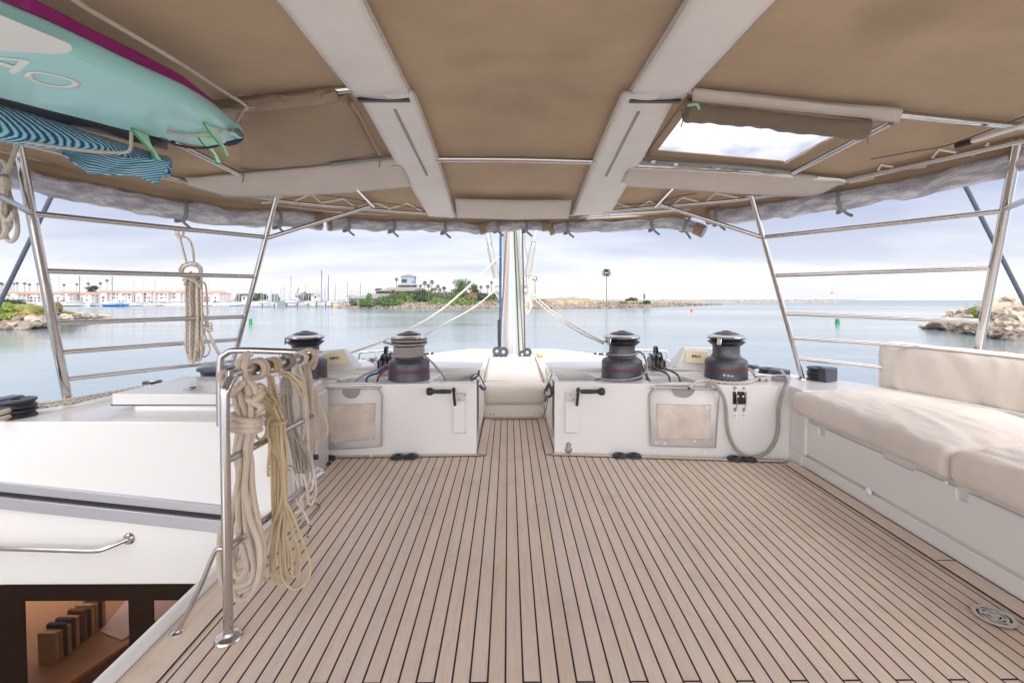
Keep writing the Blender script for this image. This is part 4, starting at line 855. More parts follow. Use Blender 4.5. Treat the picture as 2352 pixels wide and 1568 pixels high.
# ================================================================ winches
M_WDRUM = plain('winch_drum', (.11, .11, .12, 1), .42, metal=.5, var=.35, vscale=30, bump=.3, bscale=120, bd=.001)
M_WBASE = plain('winch_base', (.052, .052, .066, 1), .33, var=.15, vscale=9, bump=.1, bscale=300, bd=.0005)
def winch(cx, cy, label, arm=200, rot=0.0):
    t = thing('winch', label, 'winch', 'big sheet winches on the consoles'); c = (cx, cy, ZT)
    bm = nb(); lathe(bm, [(0, 0), (.160, 0), (.161, .004), (.158, .012), (.1575, .070), (.154, .072)], c, 48); obj('base', bm, M_WBASE, t)
    bm = nb(); lathe(bm, [(.154, .072), (.1568, .0735), (.1568, .0758), (.154, .0775)], c, 48); obj('red_ring', bm, M_RED, t)
    bm = nb(); lathe(bm, [(.154, .078), (.1575, .079), (.157, .128), (.151, .141), (.132, .153), (.113, .162), (.110, .172)], c, 48); obj('housing', bm, M_WBASE, t)
    bm = nb(); lathe(bm, [(.110, .170), (.104, .178), (.101, .19), (.100, .235), (.104, .256), (.115, .262)], c, 48); obj('drum', bm, M_WDRUM, t)
    bm = nb(); lathe(bm, [(.108, .256), (.120, .266), (.137, .280), (.139, .284), (.137, .287), (.118, .291), (.115, .296), (.118, .301), (.139, .309), (.141, .313), (.139, .317)], c, 48); obj('jaw', bm, M_BLK, t)
    bm = nb(); lathe(bm, [(.139, .316), (.141, .321), (.139, .327), (.118, .338), (.104, .341), (.092, .339)], c, 48); obj('chrome_ring', bm, M_STEEL, t)
    bm = nb(); lathe(bm, [(.095, .338), (.090, .345), (.060, .357), (.034, .362), (.030, .360)], c, 40); lathe(bm, [(.030, .358), (.030, .366), (.024, .368), (0, .368)], c, 24); obj('cap', bm, M_WBASE, t)
    a = math.radians(arm); d = Vector((math.cos(a), math.sin(a), 0)); s_ = Vector((-d.y, d.x, 0)); p = Vector(c)
    bm = nb(); extr(bm, [p + d * .118 + s_ * .02 + Vector((0, 0, .325)), p + d * .150 + s_ * .022 + Vector((0, 0, .32)), p + d * .154 + s_ * .02 + Vector((0, 0, .268)), p + d * .140 + s_ * .02 + Vector((0, 0, .262)), p + d * .142 + s_ * .02 + Vector((0, 0, .31)), p + d * .118 + s_ * .02 + Vector((0, 0, .317))], s_ * -.034)
    obj('line_guide', bm, M_STEEL, t, bevel=.004)
    return t
WX = [PZ(703, 876, ZT), PZ(940, 878, ZT), PZ(1428, 875, ZT), PZ(1667, 875, ZT)]
wc_ = [Vector((p.x * (1 + .155 / p.y), p.y + .155, 0)) for p in WX]
winch(wc_[0].x, wc_[0].y, 'dark grey winch at the far left, half hidden by the hanging ropes', 190)
winch(wc_[1].x, wc_[1].y, 'dark grey winch whose drum is filled with grey rope turns', 150)
winch(wc_[2].x, wc_[2].y, 'dark grey winch with a single striped rope round the foot of its drum', 215)
w4 = winch(wc_[3].x, wc_[3].y, 'dark grey winch at the right with a bare worn drum', 225)
M_WL = plain('white_print', S(225, 225, 230), .5)
p = PY(1640, 866, wc_[3].y - .157)
for k, (dx, w, h) in enumerate(((-.075, .018, .014), (-.050, .014, .014), (-.026, .030, .006))):
    a = math.asin(dx / .159); bm = nb(); box(bm, (wc_[3].x + dx, wc_[3].y - .1592 * math.cos(a), ZT + .042 - .002 * k), (w * .8, .0015, h * .8), Matrix.Rotation(-math.asin(dx / .159) * -1, 3, 'Z')); obj('maker_mark', bm, M_WL, w4)
def turns(c, r, z0, z1, n, rr, a0=0, extra=()):
    P_ = []; k = 24
    for i in range(int(n * k) + 1):
        t = i / k; a = a0 + 2 * PI * t; P_.append(Vector((c.x + r * math.cos(a), c.y + r * math.sin(a), z0 + (z1 - z0) * t / n)))
    return P_
c = wc_[1]
bm = nb(); P_ = turns(c, .112, ZT + .182, ZT + .258, 5, 0, PI * 1.0)
P_ += [c + Vector((-.16, .02, ZT + .272)), c + Vector((-.185, -.03, ZT + .283)), c + Vector((-.17, -.08, ZT + .292))] + turns(c, .133, ZT + .274, ZT + .2745, .55, 0, PI * 1.2) + turns(c, .130, ZT + .300, ZT + .301, 1.1, 0, PI * 1.75)
tube(bm, P_, .0088, 8); obj('rope_turns', bm, M_ROPEG, None, label='light grey rope wound seven times round the second winch from the left', cat='rope')
bm = nb(); tube(bm, [c + Vector((.10, .0, ZT + .19)), c + Vector((.155, .0, ZT + .15)), PZ(1008, 850, ZT + .06), PZ(1020, 866, ZT + .0), PZ(1024, 880, ZT - .06)], .0085, 8, 6); obj('rope_tail', bm, M_ROPEG, None, label='light grey rope tail dropping from the rope-filled winch into the well', cat='rope')
c = wc_[2]
M_ROPEST = ropem('striped_rope', (.50, .48, .47, 1), S(70, 60, 80), 1.0, 1.0)
bm = nb(); P_ = turns(c, .114, ZT + .178, ZT + .197, 1.15, 0, PI * .2)
P_ += [c + Vector((.16, .05, ZT + .19)), c + Vector((.175, -.03, ZT + .15)), c + Vector((.172, -.09, ZT + .09)), c + Vector((.12, -.165, ZT + .045)), c + Vector((.03, -.19, ZT + .022)), c + Vector((-.08, -.19, ZT + .014)), c + Vector((-.16, -.15, ZT + .012)), c + Vector((-.21, -.10, ZT + .008)), c + Vector((-.235, -.07, ZT - .03)), c + Vector((-.24, -.04, ZT - .12))]
tube(bm, P_, .0085, 8, 2); obj('rope_turn', bm, M_ROPEST, None, label='grey striped rope looped once round a winch and down its front', cat='rope')
# ---------------------------------------------------------------- instrument covers
def pod(label, pp, cc, tx, ty, Y):
    t = thing('instrument_pod', label, 'instrument display', 'covered instrument pods')
    q = [PY(x, y, Y + (.07 if k < 2 else 0)) for k, (x, y) in enumerate(pp)]
    bm = nb(); b0 = [Vector((v.x, v.y, v.z)) for v in q]; back = [Vector((v.x, v.y + .06, v.z)) for v in q[:2]] + [Vector((v.x, v.y + .22, v.z)) for v in q[2:]]
    va = [bm.verts.new(v) for v in b0]; vb = [bm.verts.new(v) for v in back]
    bm.faces.new(va); bm.faces.new(vb[::-1])
    for i in range(4): bm.faces.new((va[i], vb[i], vb[(i + 1) % 4], va[(i + 1) % 4]))
    obj('housing', bm, M_GEL, t, bevel=.006)
    n = (q[1] - q[0]).cross(q[3] - q[0]).normalized()
    if n.y > 0: n = -n
    def onp(x, y, o):
        v = dr(x, y); k = (q[0] - CAMB).dot(n) / v.dot(n); return CAMB + v * k + n * o
    c4 = [onp(x, y, .004) for x, y in cc]; bm = nb(); extr(bm, c4, n * .014); cv = obj('cover', bm, M_CREAM, t, bevel=.005, seg=3)
    rx = (c4[1] - c4[0]).normalized(); ry = n.cross(rx)
    if ry.z < 0: ry = -ry
    if rx.cross(ry).dot(n) < 0: pass
    text('lettering', 'B&G', .030, M_BLK, cv, onp(tx, ty, .0195), rx, rx.cross(n) * -1, .001, 1.35, bold=.0006)
    bm = nb(); s0 = q[3] + Vector((-.03, -.01, -.003)); s1 = q[2] + Vector((.04, .0, -.003)); tube(bm, [s0, s1], .006, 6); obj('foot', bm, M_GEL, t)
pod('white instrument pod with cream cover between the two left winches', [(737, 805), (790, 801), (816, 850), (748, 856)], [(740, 812), (790, 808), (800, 836), (750, 841)], 770, 823, 3.98)
pod('white instrument pod with cream cover beside the bare right winch', [(1573, 798), (1640, 799), (1640, 851), (1552, 846)], [(1576, 805), (1627, 808), (1622, 836), (1569, 833)], 1597.5, 819.5, 3.98)
# ---------------------------------------------------------------- rope clutches, organisers, small lines
def clutch(label, x, y, Y, s=1):
    t = thing('rope_clutch', label, 'rope clutch'); c = PY(x, y, Y)
    for i in (-1, 0, 1):
        bm = nb(); extr(bm, [Vector((c.x + i * .036 - .015, c.y + a, c.z + b)) for a, b in [(-.07, -.045), (-.065, .03), (-.02, .055), (.05, .05), (.09, .02), (.09, -.045)]], (.030, 0, 0)); obj('body', bm, M_BLK if i else M_RUB, t, bevel=.005)
        bm = nb(); tube(bm, [c + Vector((i * .036, -.06, .035)), c + Vector((i * .036, -.02, .072 + .01 * i)), c + Vector((i * .036, .05, .065))], .011, 8, 3, sq=((1, 0, 0), .9)); obj('lever', bm, M_BLK, t)
    bm = nb(); box(bm, c + Vector((s * -.075, -.01, -.01)), (.03, .13, .075)); obj('bracket', bm, M_ALU, t, bevel=.005)
    w = c + Vector((s * -.03, .10, .085)); bm = nb(); lathe(bm, [(.012, -.012), (.042, -.012), (.044, -.006), (.036, 0), (.044, .006), (.042, .012), (.012, .012)], w, 24, Matrix.Rotation(PI / 2, 3, 'Y')); obj('sheave', bm, M_RUB, t)
    bm = nb(); box(bm, w + Vector((.016, 0, -.02)), (.004, .05, .09)); obj('cheek', bm, M_ALU, t, bevel=.002)
clutch('black rope clutches left of the rope-filled winch', 889, 833, 4.02); clutch('black rope clutches right of the winch with the single turn', 1506, 833, 4.02, -1)
def organiser(label, x0, x1, y0, y1, Y, n=4):
    t = thing('deck_organiser', label, 'deck organiser'); a = PY(x0, y0, Y); b = PY(x1, y1, Y); bm = nb(); tube(bm, [a, b], .013, 6); obj('bar', bm, M_BLK, t, ang=30)
    for i in range(n):
        p = a.lerp(b, (i + .5) / n); bm = nb(); lathe(bm, [(0, .012), (.008, .012), (.014, .004), (.014, -.01)], p + Vector((0, -.012, .006)), 12, Matrix.Rotation(PI / 3, 3, 'X')); obj('sheave', bm, M_ALU, t)
organiser('black organiser bar left of the left clutches with blue and red lines', 806, 866, 829, 824, 4.55); organiser('black organiser bar behind the right clutches', 1497, 1552, 824, 829, 4.55)
organiser('dark organiser on the roof left of the sunpad', 1095, 1158, 815, 812, 6.3, 3) if False else None
organiser('green-roped organiser on the roof right of the sunpad', 1364, 1412, 812, 816, 5.9, 3)
organiser('dark organiser on the roof left of the sunpad', 962, 996, 815, 811, 5.9, 2)
def line(name, label, pts, r, m, seg=8, sub=5):
    bm = nb(); tube(bm, pts, r, seg, sub); return obj(name, bm, m, None, label=label, cat='rope')
cy_ = 3.95
line('blue_line', 'blue line from the left clutches curling down into the rope well', [PY(838, 827, 4.5), PY(870, 834, 4.2), PY(884, 840, 3.95), PY(870, 855, 3.86), PY(850, 862, 3.80), PY(842, 870, 3.75), PY(841, 888, 3.68), PY(842, 905, 3.66)], .009, M_ROPEB)
line('red_line', 'red line from the left clutches bending down into the rope well', [PY(850, 824, 4.5), PY(875, 830, 4.2), PY(890, 838, 3.95), PY(880, 852, 3.86), PY(869, 866, 3.78), PY(865, 888, 3.70), PY(866, 905, 3.68)], .0085, M_ROPERD)
line('grey_line', 'grey line from the left clutches bending left into the rope well', [PY(898, 832, 3.95), PY(880, 843, 3.92), PY(850, 855, 3.84), PY(825, 868, 3.76), PY(812, 884, 3.70), PY(808, 905, 3.68)], .0075, M_ROPEG)
for k, (dx, dy) in enumerate(((0, 0), (17, -1))):
    line('flecked_line', ['black flecked line, the left of two from the right clutches', 'black flecked line, the right of two from the right clutches'][k], [PY(1500 + dx, 836 + dy, 3.95), PY(1506 + dx, 846 + dy, 3.88), PY(1522 + dx * 1.2, 853 + dy, 3.83), PY(1535 + dx * 1.3, 862, 3.76), PY(1540 + dx * 1.4, 884, 3.69), PY(1541 + dx * 1.4, 902, 3.68)], .0085, M_ROPEBK)
line('green_line', 'yellow green line dropping beside the winch with the single turn', [PY(1474, 838, 3.98), PY(1478, 850, 3.92), PY(1484, 862, 3.85), PY(1490, 876, 3.78)], .010, M_ROPEGR)
line('yellow_line', 'pale yellow line dropping beside the green one', [PY(1480, 836, 3.98), PY(1483, 850, 3.92), PY(1488, 864, 3.84), PY(1494, 878, 3.77)], .006, M_ROPEOL)
line('well_rope', 'grey rope curling over the left well behind the hanging ropes', [PY(700, 862, 3.72), PY(740, 870, 3.70), PY(775, 873, 3.70), PY(795, 884, 3.66), PY(805, 900, 3.66)], .010, M_ROPEG)
line('well_rope', 'grey rope arching in the small well left of the walkway', [PZ(1052, 878, ZT - .04), PZ(1062, 868, ZT - .02), PZ(1078, 866, ZT - .01), PZ(1092, 874, ZT - .03)], .010, M_ROPEG)
line('well_rope', 'white flecked rope lying in the notch of the right pouch', [PY(1588, 880, 3.66), PY(1572, 890, 3.63), PY(1564, 905, 3.60), PY(1567, 918, 3.60)], .009, M_ROPEGN)
# small things on the walkway corners
for k, (pts, lb) in enumerate(([(1108, 856), (1090, 868), (1105, 880), (1095, 874), (1118, 890), (1112, 897), (1098, 890)], 'tangle of black cord and a small block on the left walkway corner'), ) if False else []: pass
t = thing('cord_tangle', 'black cord tangle tied to the left corner of the walkway', 'cord'); bm = nb(); a = [PY(x, y, 3.62) for x, y in [(1078, 868), (1086, 862), (1096, 858), (1104, 866), (1110, 880), (1116, 892), (1108, 895), (1100, 884), (1094, 870), (1086, 872), (1080, 866)]]; tube(bm, a, .0045, 6, 5); obj('cord', bm, M_BLK, t)
bm = nb(); tube(bm, [PY(1082, 873, 3.60), PY(1098, 862, 3.60), PY(1100, 850, 3.62)], .007, 6, 3); obj('cord', bm, M_DARK, t); bm = nb(); tube(bm, [PY(1101, 884, 3.6), PY(1114, 894, 3.6)], .009, 8, 2); obj('toggle', bm, M_SHR, t)
t = thing('cord_tangle', 'cord with a wooden toggle tied to the right corner of the walkway', 'cord'); bm = nb(); tube(bm, [PY(x, y, 3.62) for x, y in [(1268, 858), (1262, 875), (1256, 890), (1262, 905), (1258, 920), (1254, 940), (1246, 958)]], .003, 6, 4); obj('cord', bm, M_BLK, t)
bm = nb(); tube(bm, [PY(x, y, 3.60) for x, y in [(1264, 880), (1256, 890), (1254, 902), (1262, 910), (1268, 898), (1262, 886)]], .012, 8, 4); obj('cord', bm, M_BLK, t)
bm = nb(); ball(bm, PY(1258, 903, 3.57), .022, (1, 1, .9), 2, .2); obj('toggle', bm, plain('toggle_wood', S(176, 150, 124), .6), t); bm = nb(); tube(bm, [PY(1256, 908, 3.58), PY(1253, 922, 3.58)], .007, 6); obj('cord', bm, M_BLK, t)
bm = nb(); tube(bm, [PY(x, y, 3.64) for x, y in [(1278, 856), (1270, 862), (1264, 872)]], .004, 6, 3); obj('cord', bm, M_WHITE, t)
# ---------------------------------------------------------------- winch handles and pockets
YW = 3.535
for sgn, xk, xg, xl, x0, x1, lb, lb2, Yk in ((1, 990, 1036, 1042, 1041, 1068, 'black winch handle standing in the pocket left of the walkway', 'white handle pocket on the wall left of the walkway', 3.55), (-1, 1379, 1334, 1328, 1298, 1331, 'black winch handle standing in the pocket right of the walkway', 'white handle pocket on the wall right of the walkway', 3.565)):
    t = thing('winch_crank', lb, 'winch handle', 'winch handles in their pockets'); Yh = Yk - .07
    a = PY(xk - sgn * 10, 899, Yh); b = PY(xg, 899, Yh); d = (b - a)
    bm = nb(); tube(bm, cr_spline([a, a + d * .08, a + d * .20, a + d * .26, a + d * .36, a + d * .65, a + d * .95, b], 1), [.020, .029, .028, .018, .0135, .0165, .015, .015], 16); obj('grip', bm, M_RUB, t)
    bm = nb(); tube(bm, [a + d * .30, a + d * .33], .0175, 16); tube(bm, [a + d * .12, a + d * .13], .0298, 16); obj('grip_ring', bm, M_RED, t) if False else bm.free()
    l = PY(xl, 895, Yh); m_ = PY(xl + sgn * 1, 912, Yh + .02); e = PY(xl + sgn * 3, 930, Yh + .045)
    bm = nb(); tube(bm, [l + Vector((0, 0, .008)), l, m_, e], .013, 10, 4, sq=((1, 0, 0), .8)); obj('lever', bm, M_BLK, t)
    bm = nb(); box(bm, PY(xl, 896, Yh - .004), (.028, .03, .026)); obj('hub', bm, M_BLK, t, bevel=.006)
    t = thing('handle_pocket', lb2, 'pocket', 'handle pockets')
    c0 = PY(x0, 921, Yk); c1 = PY(x1, 992, Yk); bm = nb(); b_ = bx(c0.x, c1.x, Yk - .014, Yk + .01, c1.z, c0.z, bm); po = obj('pocket', b_, M_GEL, t)
    boolean(po, [bx(c0.x + .012, c1.x - .012, Yk - .009, Yk + .002, c1.z + .03, c0.z + .1)]); bev(po, .008)
    bm = nb(); bx(c0.x + (.018 if sgn > 0 else .0), c1.x - (0 if sgn > 0 else .02), Yk - .006, Yk + .001, c0.z - .002, PY(x0, 902, Yk).z, bm); pl_ = obj('back_plate', bm, plain('plate_grey', S(205, 200, 198), .5), t, bevel=.002)
    for x, y in ((1058, 906), (1082, 906), (1069, 917)) if sgn > 0 else ((1311, 906), (1324, 906), (1317, 917)):
        q = PY(x if sgn < 0 else x - 14, y, Yk - .008); bm = nb(); lathe(bm, [(0, .003), (.004, .002), (.005, 0)], q, 10, Matrix.Rotation(PI / 2, 3, 'X')); obj('screw', bm, M_DARK, t)
    bm = nb(); q = PY((x0 + x1) / 2 + sgn * 3, 993, Yk - .004); box(bm, q, (.085 if sgn > 0 else .09, .018, .006)); obj('pocket_drain', bm, plain('grimy_white', S(176, 168, 160), .7, var=.2, vscale=40), t, bevel=.002)
# ---------------------------------------------------------------- mesh pouches
M_MESH = Mat('mesh_fabric'); M_MESH.set(Roughness=.75); cob = M_MESH.coord()
ch = M_MESH.n('ShaderNodeTexNoise'); ch.inputs['Scale'].default_value = 380; M_MESH.L.new(cob, ch.inputs['Vector'])
M_MESH.col(M_MESH.mix(M_MESH.rng(M_MESH.noise(6, 5, .6), .3, .7), S(196, 180, 166), S(222, 210, 198))); M_MESH.bump(M_MESH.math('ADD', M_MESH.math('MULTIPLY', ch.outputs['Fac'], .3), M_MESH.noise(5, 4, .5)), .5, .02); M_MESH = M_MESH.m
M_BORD = cloth('pouch_border', (.78, .745, .715, 1), 500, var=.05, wr=.6); M_PIPE = cloth('pouch_piping', (.42, .37, .32, 1), 500)
def pouch(label, o, notch, mesh, bar, Y0, Y1, x0, x1):
    t = thing('rope_pouch', label, 'pouch', 'rope pouches hung on the consoles')
    def q(x, y, off): Y = Y0 + (Y1 - Y0) * (x - x0) / (x1 - x0); return PY(x, y, Y - off - .018 * max(0, min(1, (y - 900) / 100)) - .004 * math.sin(x * .09 + y * .05))
    ol = cr_spline([Vector((a, b, 0)) for a, b in o], 1)
    bm = nb(); f = poly(bm, [q(a, b, .010) for a, b in o])
    r = bmesh.ops.triangulate(bm, faces=[f]); obj('backing', bm, M_BORD, t, solid=.006, ang=60)
    bm = nb(); tube(bm, [q(a, b, .016) for a, b in o], .0035, 6, 1, True); obj('piping', bm, M_PIPE, t)
    (ax, ay), (bx_, by_), (cx, cy), (dx, dy) = mesh
    def f2(u, v):
        x = (ax * (1 - u) + bx_ * u) * (1 - v) + (dx * (1 - u) + cx * u) * v; y = (ay * (1 - u) + by_ * u) * (1 - v) + (dy * (1 - u) + cy * u) * v
        return q(x, y, .017 + .022 * math.sin(PI * u) * math.sin(PI * min(1, v * 1.0)) + .004 * mnoise.noise(Vector((u * 5, v * 5, x0))))
    bm = nb(); grid(bm, f2, 18, 14); obj('mesh_panel', bm, M_MESH, t)
    bm = nb(); tube(bm, [q(a, b, .019) for a, b in mesh], .0025, 6, 1, True); obj('seam', bm, M_PIPE, t)
    for x, y in [(o[0][0] + 12, o[1][1] + 12), (o[-2][0] - 12, o[1][1] + 14), (o[0][0] + 16, o[3][1] - 11), (o[0][0] + 36, o[3][1] - 10), (o[-2][0] - 36, o[3][1] - 14), (o[-2][0] - 14, o[3][1] - 16)]:
        bm = nb(); lathe(bm, [(0, .005), (.006, .004), (.009, 0)], q(x, y, .014), 12, Matrix.Rotation(PI / 2, 3, 'X')); obj('snap', bm, M_WHITE, t)
    a, b = bar; bm = nb(); tube(bm, [q(a[0], a[1], .018), q(b[0], b[1], .018)], .009, 12); obj('bar', bm, M_DSTEEL, t)
    n0, n1, nyt, nyb = notch; ns = [(n0, nyt), (n0, (nyt + nyb) / 2), (n0 + (n1 - n0) * .2, nyb - 3), ((n0 + n1) / 2, nyb), (n1 - (n1 - n0) * .2, nyb - 3), (n1, (nyt + nyb) / 2), (n1, nyt)]
    bm = nb(); tube(bm, [q(x, y, .017) for x, y in ns], .0035, 6, 4); obj('notch_piping', bm, M_PIPE, t)
    bm = nb(); f = poly(bm, [q(x, y, .0165) for x, y in [(n0 + 1, nyt + 5)] + ns[1:-1] + [(n1 - 1, nyt + 5)]]); obj('notch', bm, plain('notch_dark', S(150, 146, 142), .8), t)
pouch('white mesh rope pouch hung on the left console beside the ropes', [(735, 908), (750, 889), (787, 888), (826, 888), (864, 889), (878, 906), (876, 1025), (744, 1033)][:0] or [(735, 908), (744, 1033), (810, 1030), (876, 1025), (878, 906), (864, 889), (750, 889)], (787, 826, 888, 914), [(752, 930), (862, 926), (860, 1008), (758, 1015)], ((745, 891), (876, 890)), 3.525, 3.545, 738, 1090)
pouch('white mesh rope pouch hung on the right console by the hanging grey rope', [(1491, 906), (1495, 1024), (1570, 1026), (1644, 1028), (1652, 905), (1632, 886), (1506, 885)], (1546, 1594, 885, 912), [(1508, 928), (1632, 930), (1631, 1008), (1512, 1008)], ((1493, 889), (1648, 893)), 3.555, 3.48, 1275, 1800)
# ---------------------------------------------------------------- fuel shut-offs and shower socket
t = thing('switch_panel', 'black switch panel with two square lamps on the right console', 'switch panel')
Yf = 3.475
def qp(x, y, o=0): return PY(x, y, Yf - o)
a, b = qp(1684, 899), qp(1714, 928); bm = nb(); bx(a.x, b.x, Yf - .006, Yf + .03, b.z, a.z, bm); obj('plate', bm, M_BLK, t, bevel=.003)
for x in (1696, 1708):
    a, b = qp(x - 5.5, 904, .008), qp(x + 5.5, 925, .008); bm = nb(); bx(a.x, b.x, Yf - .016, Yf - .006, b.z, a.z, bm); r_ = obj('rocker', bm, M_DARK, t, bevel=.002); c = qp(x - 1, 910, .018); bm = nb(); box(bm, c, (.013, .002, .013)); obj('lamp', bm, M_CREAM, r_)
for k, x in enumerate((1690, 1710)):
    t2 = thing('pull_handle', 'steel pull rod over the %s side of the switch panel' % ('left', 'right')[k], 'pull handle', 'pull rods on the right console')
    bm = nb(); tube(bm, [qp(x - 1, 891, 0), qp(x, 893, .018), qp(x + 2, 905, .026), qp(x + 3, 925, .026), qp(x, 938, .012), qp(x - 1, 941, 0)], .003, 8, 3); obj('rod', bm, M_STEEL, t2)
    for y in (891, 940): bm = nb(); lathe(bm, [(0, .006), (.010, .005), (.013, 0)], qp(x - 1, y, 0), 14, Matrix.Rotation(PI / 2, 3, 'X')); obj('socket', bm, M_DSTEEL, t2)
    t3 = thing('tag_label', 'small %s white tag below the switch panel' % ('left', 'right')[k], 'label', 'tags below the switch panel')
    a, b = qp(x - 7, 944), qp(x + 3, 961); bm = nb(); bx(a.x, b.x, Yf - .002, Yf + .02, b.z, a.z, bm); obj('card', bm, M_WHITE, t3)
    for (s, y) in ((('FUEL', 946), ('STBD', 952), ('MAIN', 955), ('PULL', 959)) if k == 0 else (('FUEL', 946), ('DIESEL', 952.5), ('PULL', 959))):
        text('lettering', s, .0075 if y != 959 else .006, M_BLK, t3, qp(x - 2, y, .0035), (1, 0, 0), (0, 0, 1), .0006)
t = thing('shower_socket', 'small polished oval socket low on the right console by the walkway', 'socket'); c = PY(1306, 1027, 3.567)
bm = nb()
for dz in (.018, -.016): lathe(bm, [(0, .006), (.010, .006), (.012, .010), (.016, .010), (.020 + (.006 if dz < 0 else 0), .003), (.022 + (.006 if dz < 0 else 0), 0)], c + Vector((0, 0, dz)), 20, Matrix.Rotation(PI / 2, 3, 'X'))
obj('socket_body', bm, M_DSTEEL, t)
# ---------------------------------------------------------------- hanging grey rope, cleats
z3 = lambda x, y: ((1880 + x / 3.485) * .7856, (940 + y / 3.485) * .7856)
def yl(x): return 3.575 - .125 * (x - 1275) / 540
pts = [(640, 648, .02), (680, 632, .03), (730, 640, .04), (790, 710, .04), (830, 800, .035), (848, 920, .03), (855, 1050, .028), (885, 1180, .028), (935, 1280, .028), (1010, 1350, .028), (1100, 1378, .028), (1200, 1365, .028), (1290, 1305, .028), (1350, 1210, .028), (1378, 1080, .028), (1380, 930, .03), (1392, 830, .03), (1425, 720, .035), (1460, 640, .03), (1472, 590, .01)]
P_ = [PY(*z3(x, y), yl(z3(x, y)[0]) - o + (.0)) for x, y, o in pts]; P_ += [PZ(*z3(1455, 560), ZT + .03), PZ(*z3(1425, 525), ZT + .03), PZ(*z3(1395, 492), ZT + .05)]
line('dock_rope', 'thick grey rope hanging in a deep loop on the right console', P_, .0125, M_ROPEG, 12, 5)
P_ = [PZ(*z3(x, y), ZT + .012) for x, y in [(470, 680), (500, 645), (560, 612), (640, 600), (750, 612), (870, 626), (1000, 626), (1090, 612), (1150, 590), (1200, 565), (1235, 552), (1250, 565), (1240, 585)]]
line('flecked_rope', 'white rope with dark flecks passing in front of the bare winch', P_, .0105, M_ROPEGN, 10, 5)
line('flecked_rope', 'short white flecked rope from the black block down to the cleat', [PZ(*z3(1078, 478), ZT + .05), PZ(*z3(1120, 520), ZT + .03), PZ(*z3(1175, 562), ZT + .015), PZ(*z3(1195, 590), ZT + .012)], .010, M_ROPEGN)
for k, ((x, y), m, rr) in enumerate((((1212, 598), M_ROPEGN, .042), ((1405, 600), M_ROPEG, .058))):
    c = PZ(*z3(x, y), ZT); t = thing('cleat', ['steel cleat wrapped with white flecked rope', 'steel cleat wrapped with the thick grey rope'][k], 'cleat', 'deck cleats on the right console')
    bm = nb(); lathe(bm, [(0, .0), (.02, 0), (.02, .03), (0, .03)], c, 12); obj('cleat_base', bm, M_STEEL, t); bm = nb(); tube(bm, [c + Vector((-.06, 0, .036)), c + Vector((0, 0, .04)), c + Vector((.06, 0, .036))], .012, 10, 3, sq=((0, 0, 1), .6)); obj('horn', bm, M_STEEL, t)
    bm = nb(); lp = []
    for i in range(40): a = 2 * PI * i / 20; lp.append(c + Vector((rr * math.cos(a), rr * .8 * math.sin(a), .012 + .012 * i / 40)))
    tube(bm, lp, .0105, 8); obj('wrapped_rope', bm, m, None, label=['white flecked rope turns round the left cleat', 'grey rope turns round the right cleat'][k], cat='rope')
def block(label, p0, p1, z, r, n=2, face=-1):
    t = thing('turning_block', label, 'pulley block', 'black turning blocks on the deck edge'); c = p0
    for i in range(n):
        b = nb(); zz = z + i * r * .62; lathe(b, [(.25 * r, zz), (r, zz), (r * 1.02, zz + r * .08), (r * .88, zz + r * .24), (r * 1.02, zz + r * .42), (r, zz + r * .5), (.25 * r, zz + r * .52)], (c.x, c.y, 0), 28); obj('sheave', b, M_RUB, t)
    b = nb(); d = (p1 - p0); box(b, ((p0.x + p1.x) / 2 + d.x * .3, (p0.y + p1.y) / 2 + d.y * .3, z + r * .3 * n), (d.length * .9, r * 1.7, r * .62 * n), Matrix.Rotation(math.atan2(d.y, d.x), 3, 'Z')); obj('cheek', b, M_SHB, t, bevel=.008)
    return t
M_SHB = plain('block_grey', (.05, .055, .075, 1), .3)
block('long low black double block on the right deck edge beyond the cleats', PZ(1765, 856, ZT), PZ(1795, 862, ZT), ZT, .075, 1)
block('tall black double block on the right deck edge beyond the post', PZ(1882, 872, ZT), PZ(1905, 876, ZT), ZT, .085, 2)
block('small black block behind the bare winch', PZ(1722, 850, ZT), PZ(1735, 852, ZT), ZT + .02, .045, 1)
block('black double block on the left deck edge by the nearest post', PZ(38, 956, ZT), PZ(5, 955, ZT), ZT, .085, 2)
t = thing('turning_block', 'small polished sheave on the left deck edge ahead of the post', 'pulley block'); c = PZ(350, 884, ZT); bm = nb(); lathe(bm, [(0, .03), (.03, .032), (.06, .028), (.062, .022), (.05, .016), (.062, .008), (.055, 0)], c, 28); obj('sheave', bm, M_RUB, t); bm = nb(); lathe(bm, [(0, .036), (.03, .034), (.034, .030)], c, 20); obj('hub', bm, M_STEEL, t)
t = thing('turning_block', 'flat black wheel lying beyond the hatch on the left', 'pulley block'); c = PZ(472, 857, ZT + .12); bm = nb(); lathe(bm, [(0, -.09), (.08, -.09), (.10, 0), (.12, .006), (.12, .02), (.07, .03), (0, .03)], c + Vector((0, .12, 0)), 28); obj('wheel', bm, M_SHB, t)
for k, dy in enumerate((0, 9)):
    line('sheet_line', ['white red-flecked line along the left deck edge, farther of two', 'white line along the left deck edge, nearer of two'][k], [PZ(-60, 938 + dy, ZT + .03), PZ(60, 930 + dy, ZT + .03), PZ(175, 915 + dy * .7, ZT + .03), PZ(345, 884 + dy * .2, ZT + .02)], .009, M_ROPER if k == 0 else M_ROPEGN)
line('block_rope', 'pair of cream rope ends led into the left double block', [PZ(-60, 962, ZT + .05), PZ(0, 948, ZT + .06), PZ(20, 942, ZT + .06)], .012, M_ROPE); line('block_rope', 'lower cream rope end led into the left double block', [PZ(-60, 974, ZT + .02), PZ(0, 962, ZT + .02), PZ(22, 956, ZT + .02)], .012, M_ROPE)
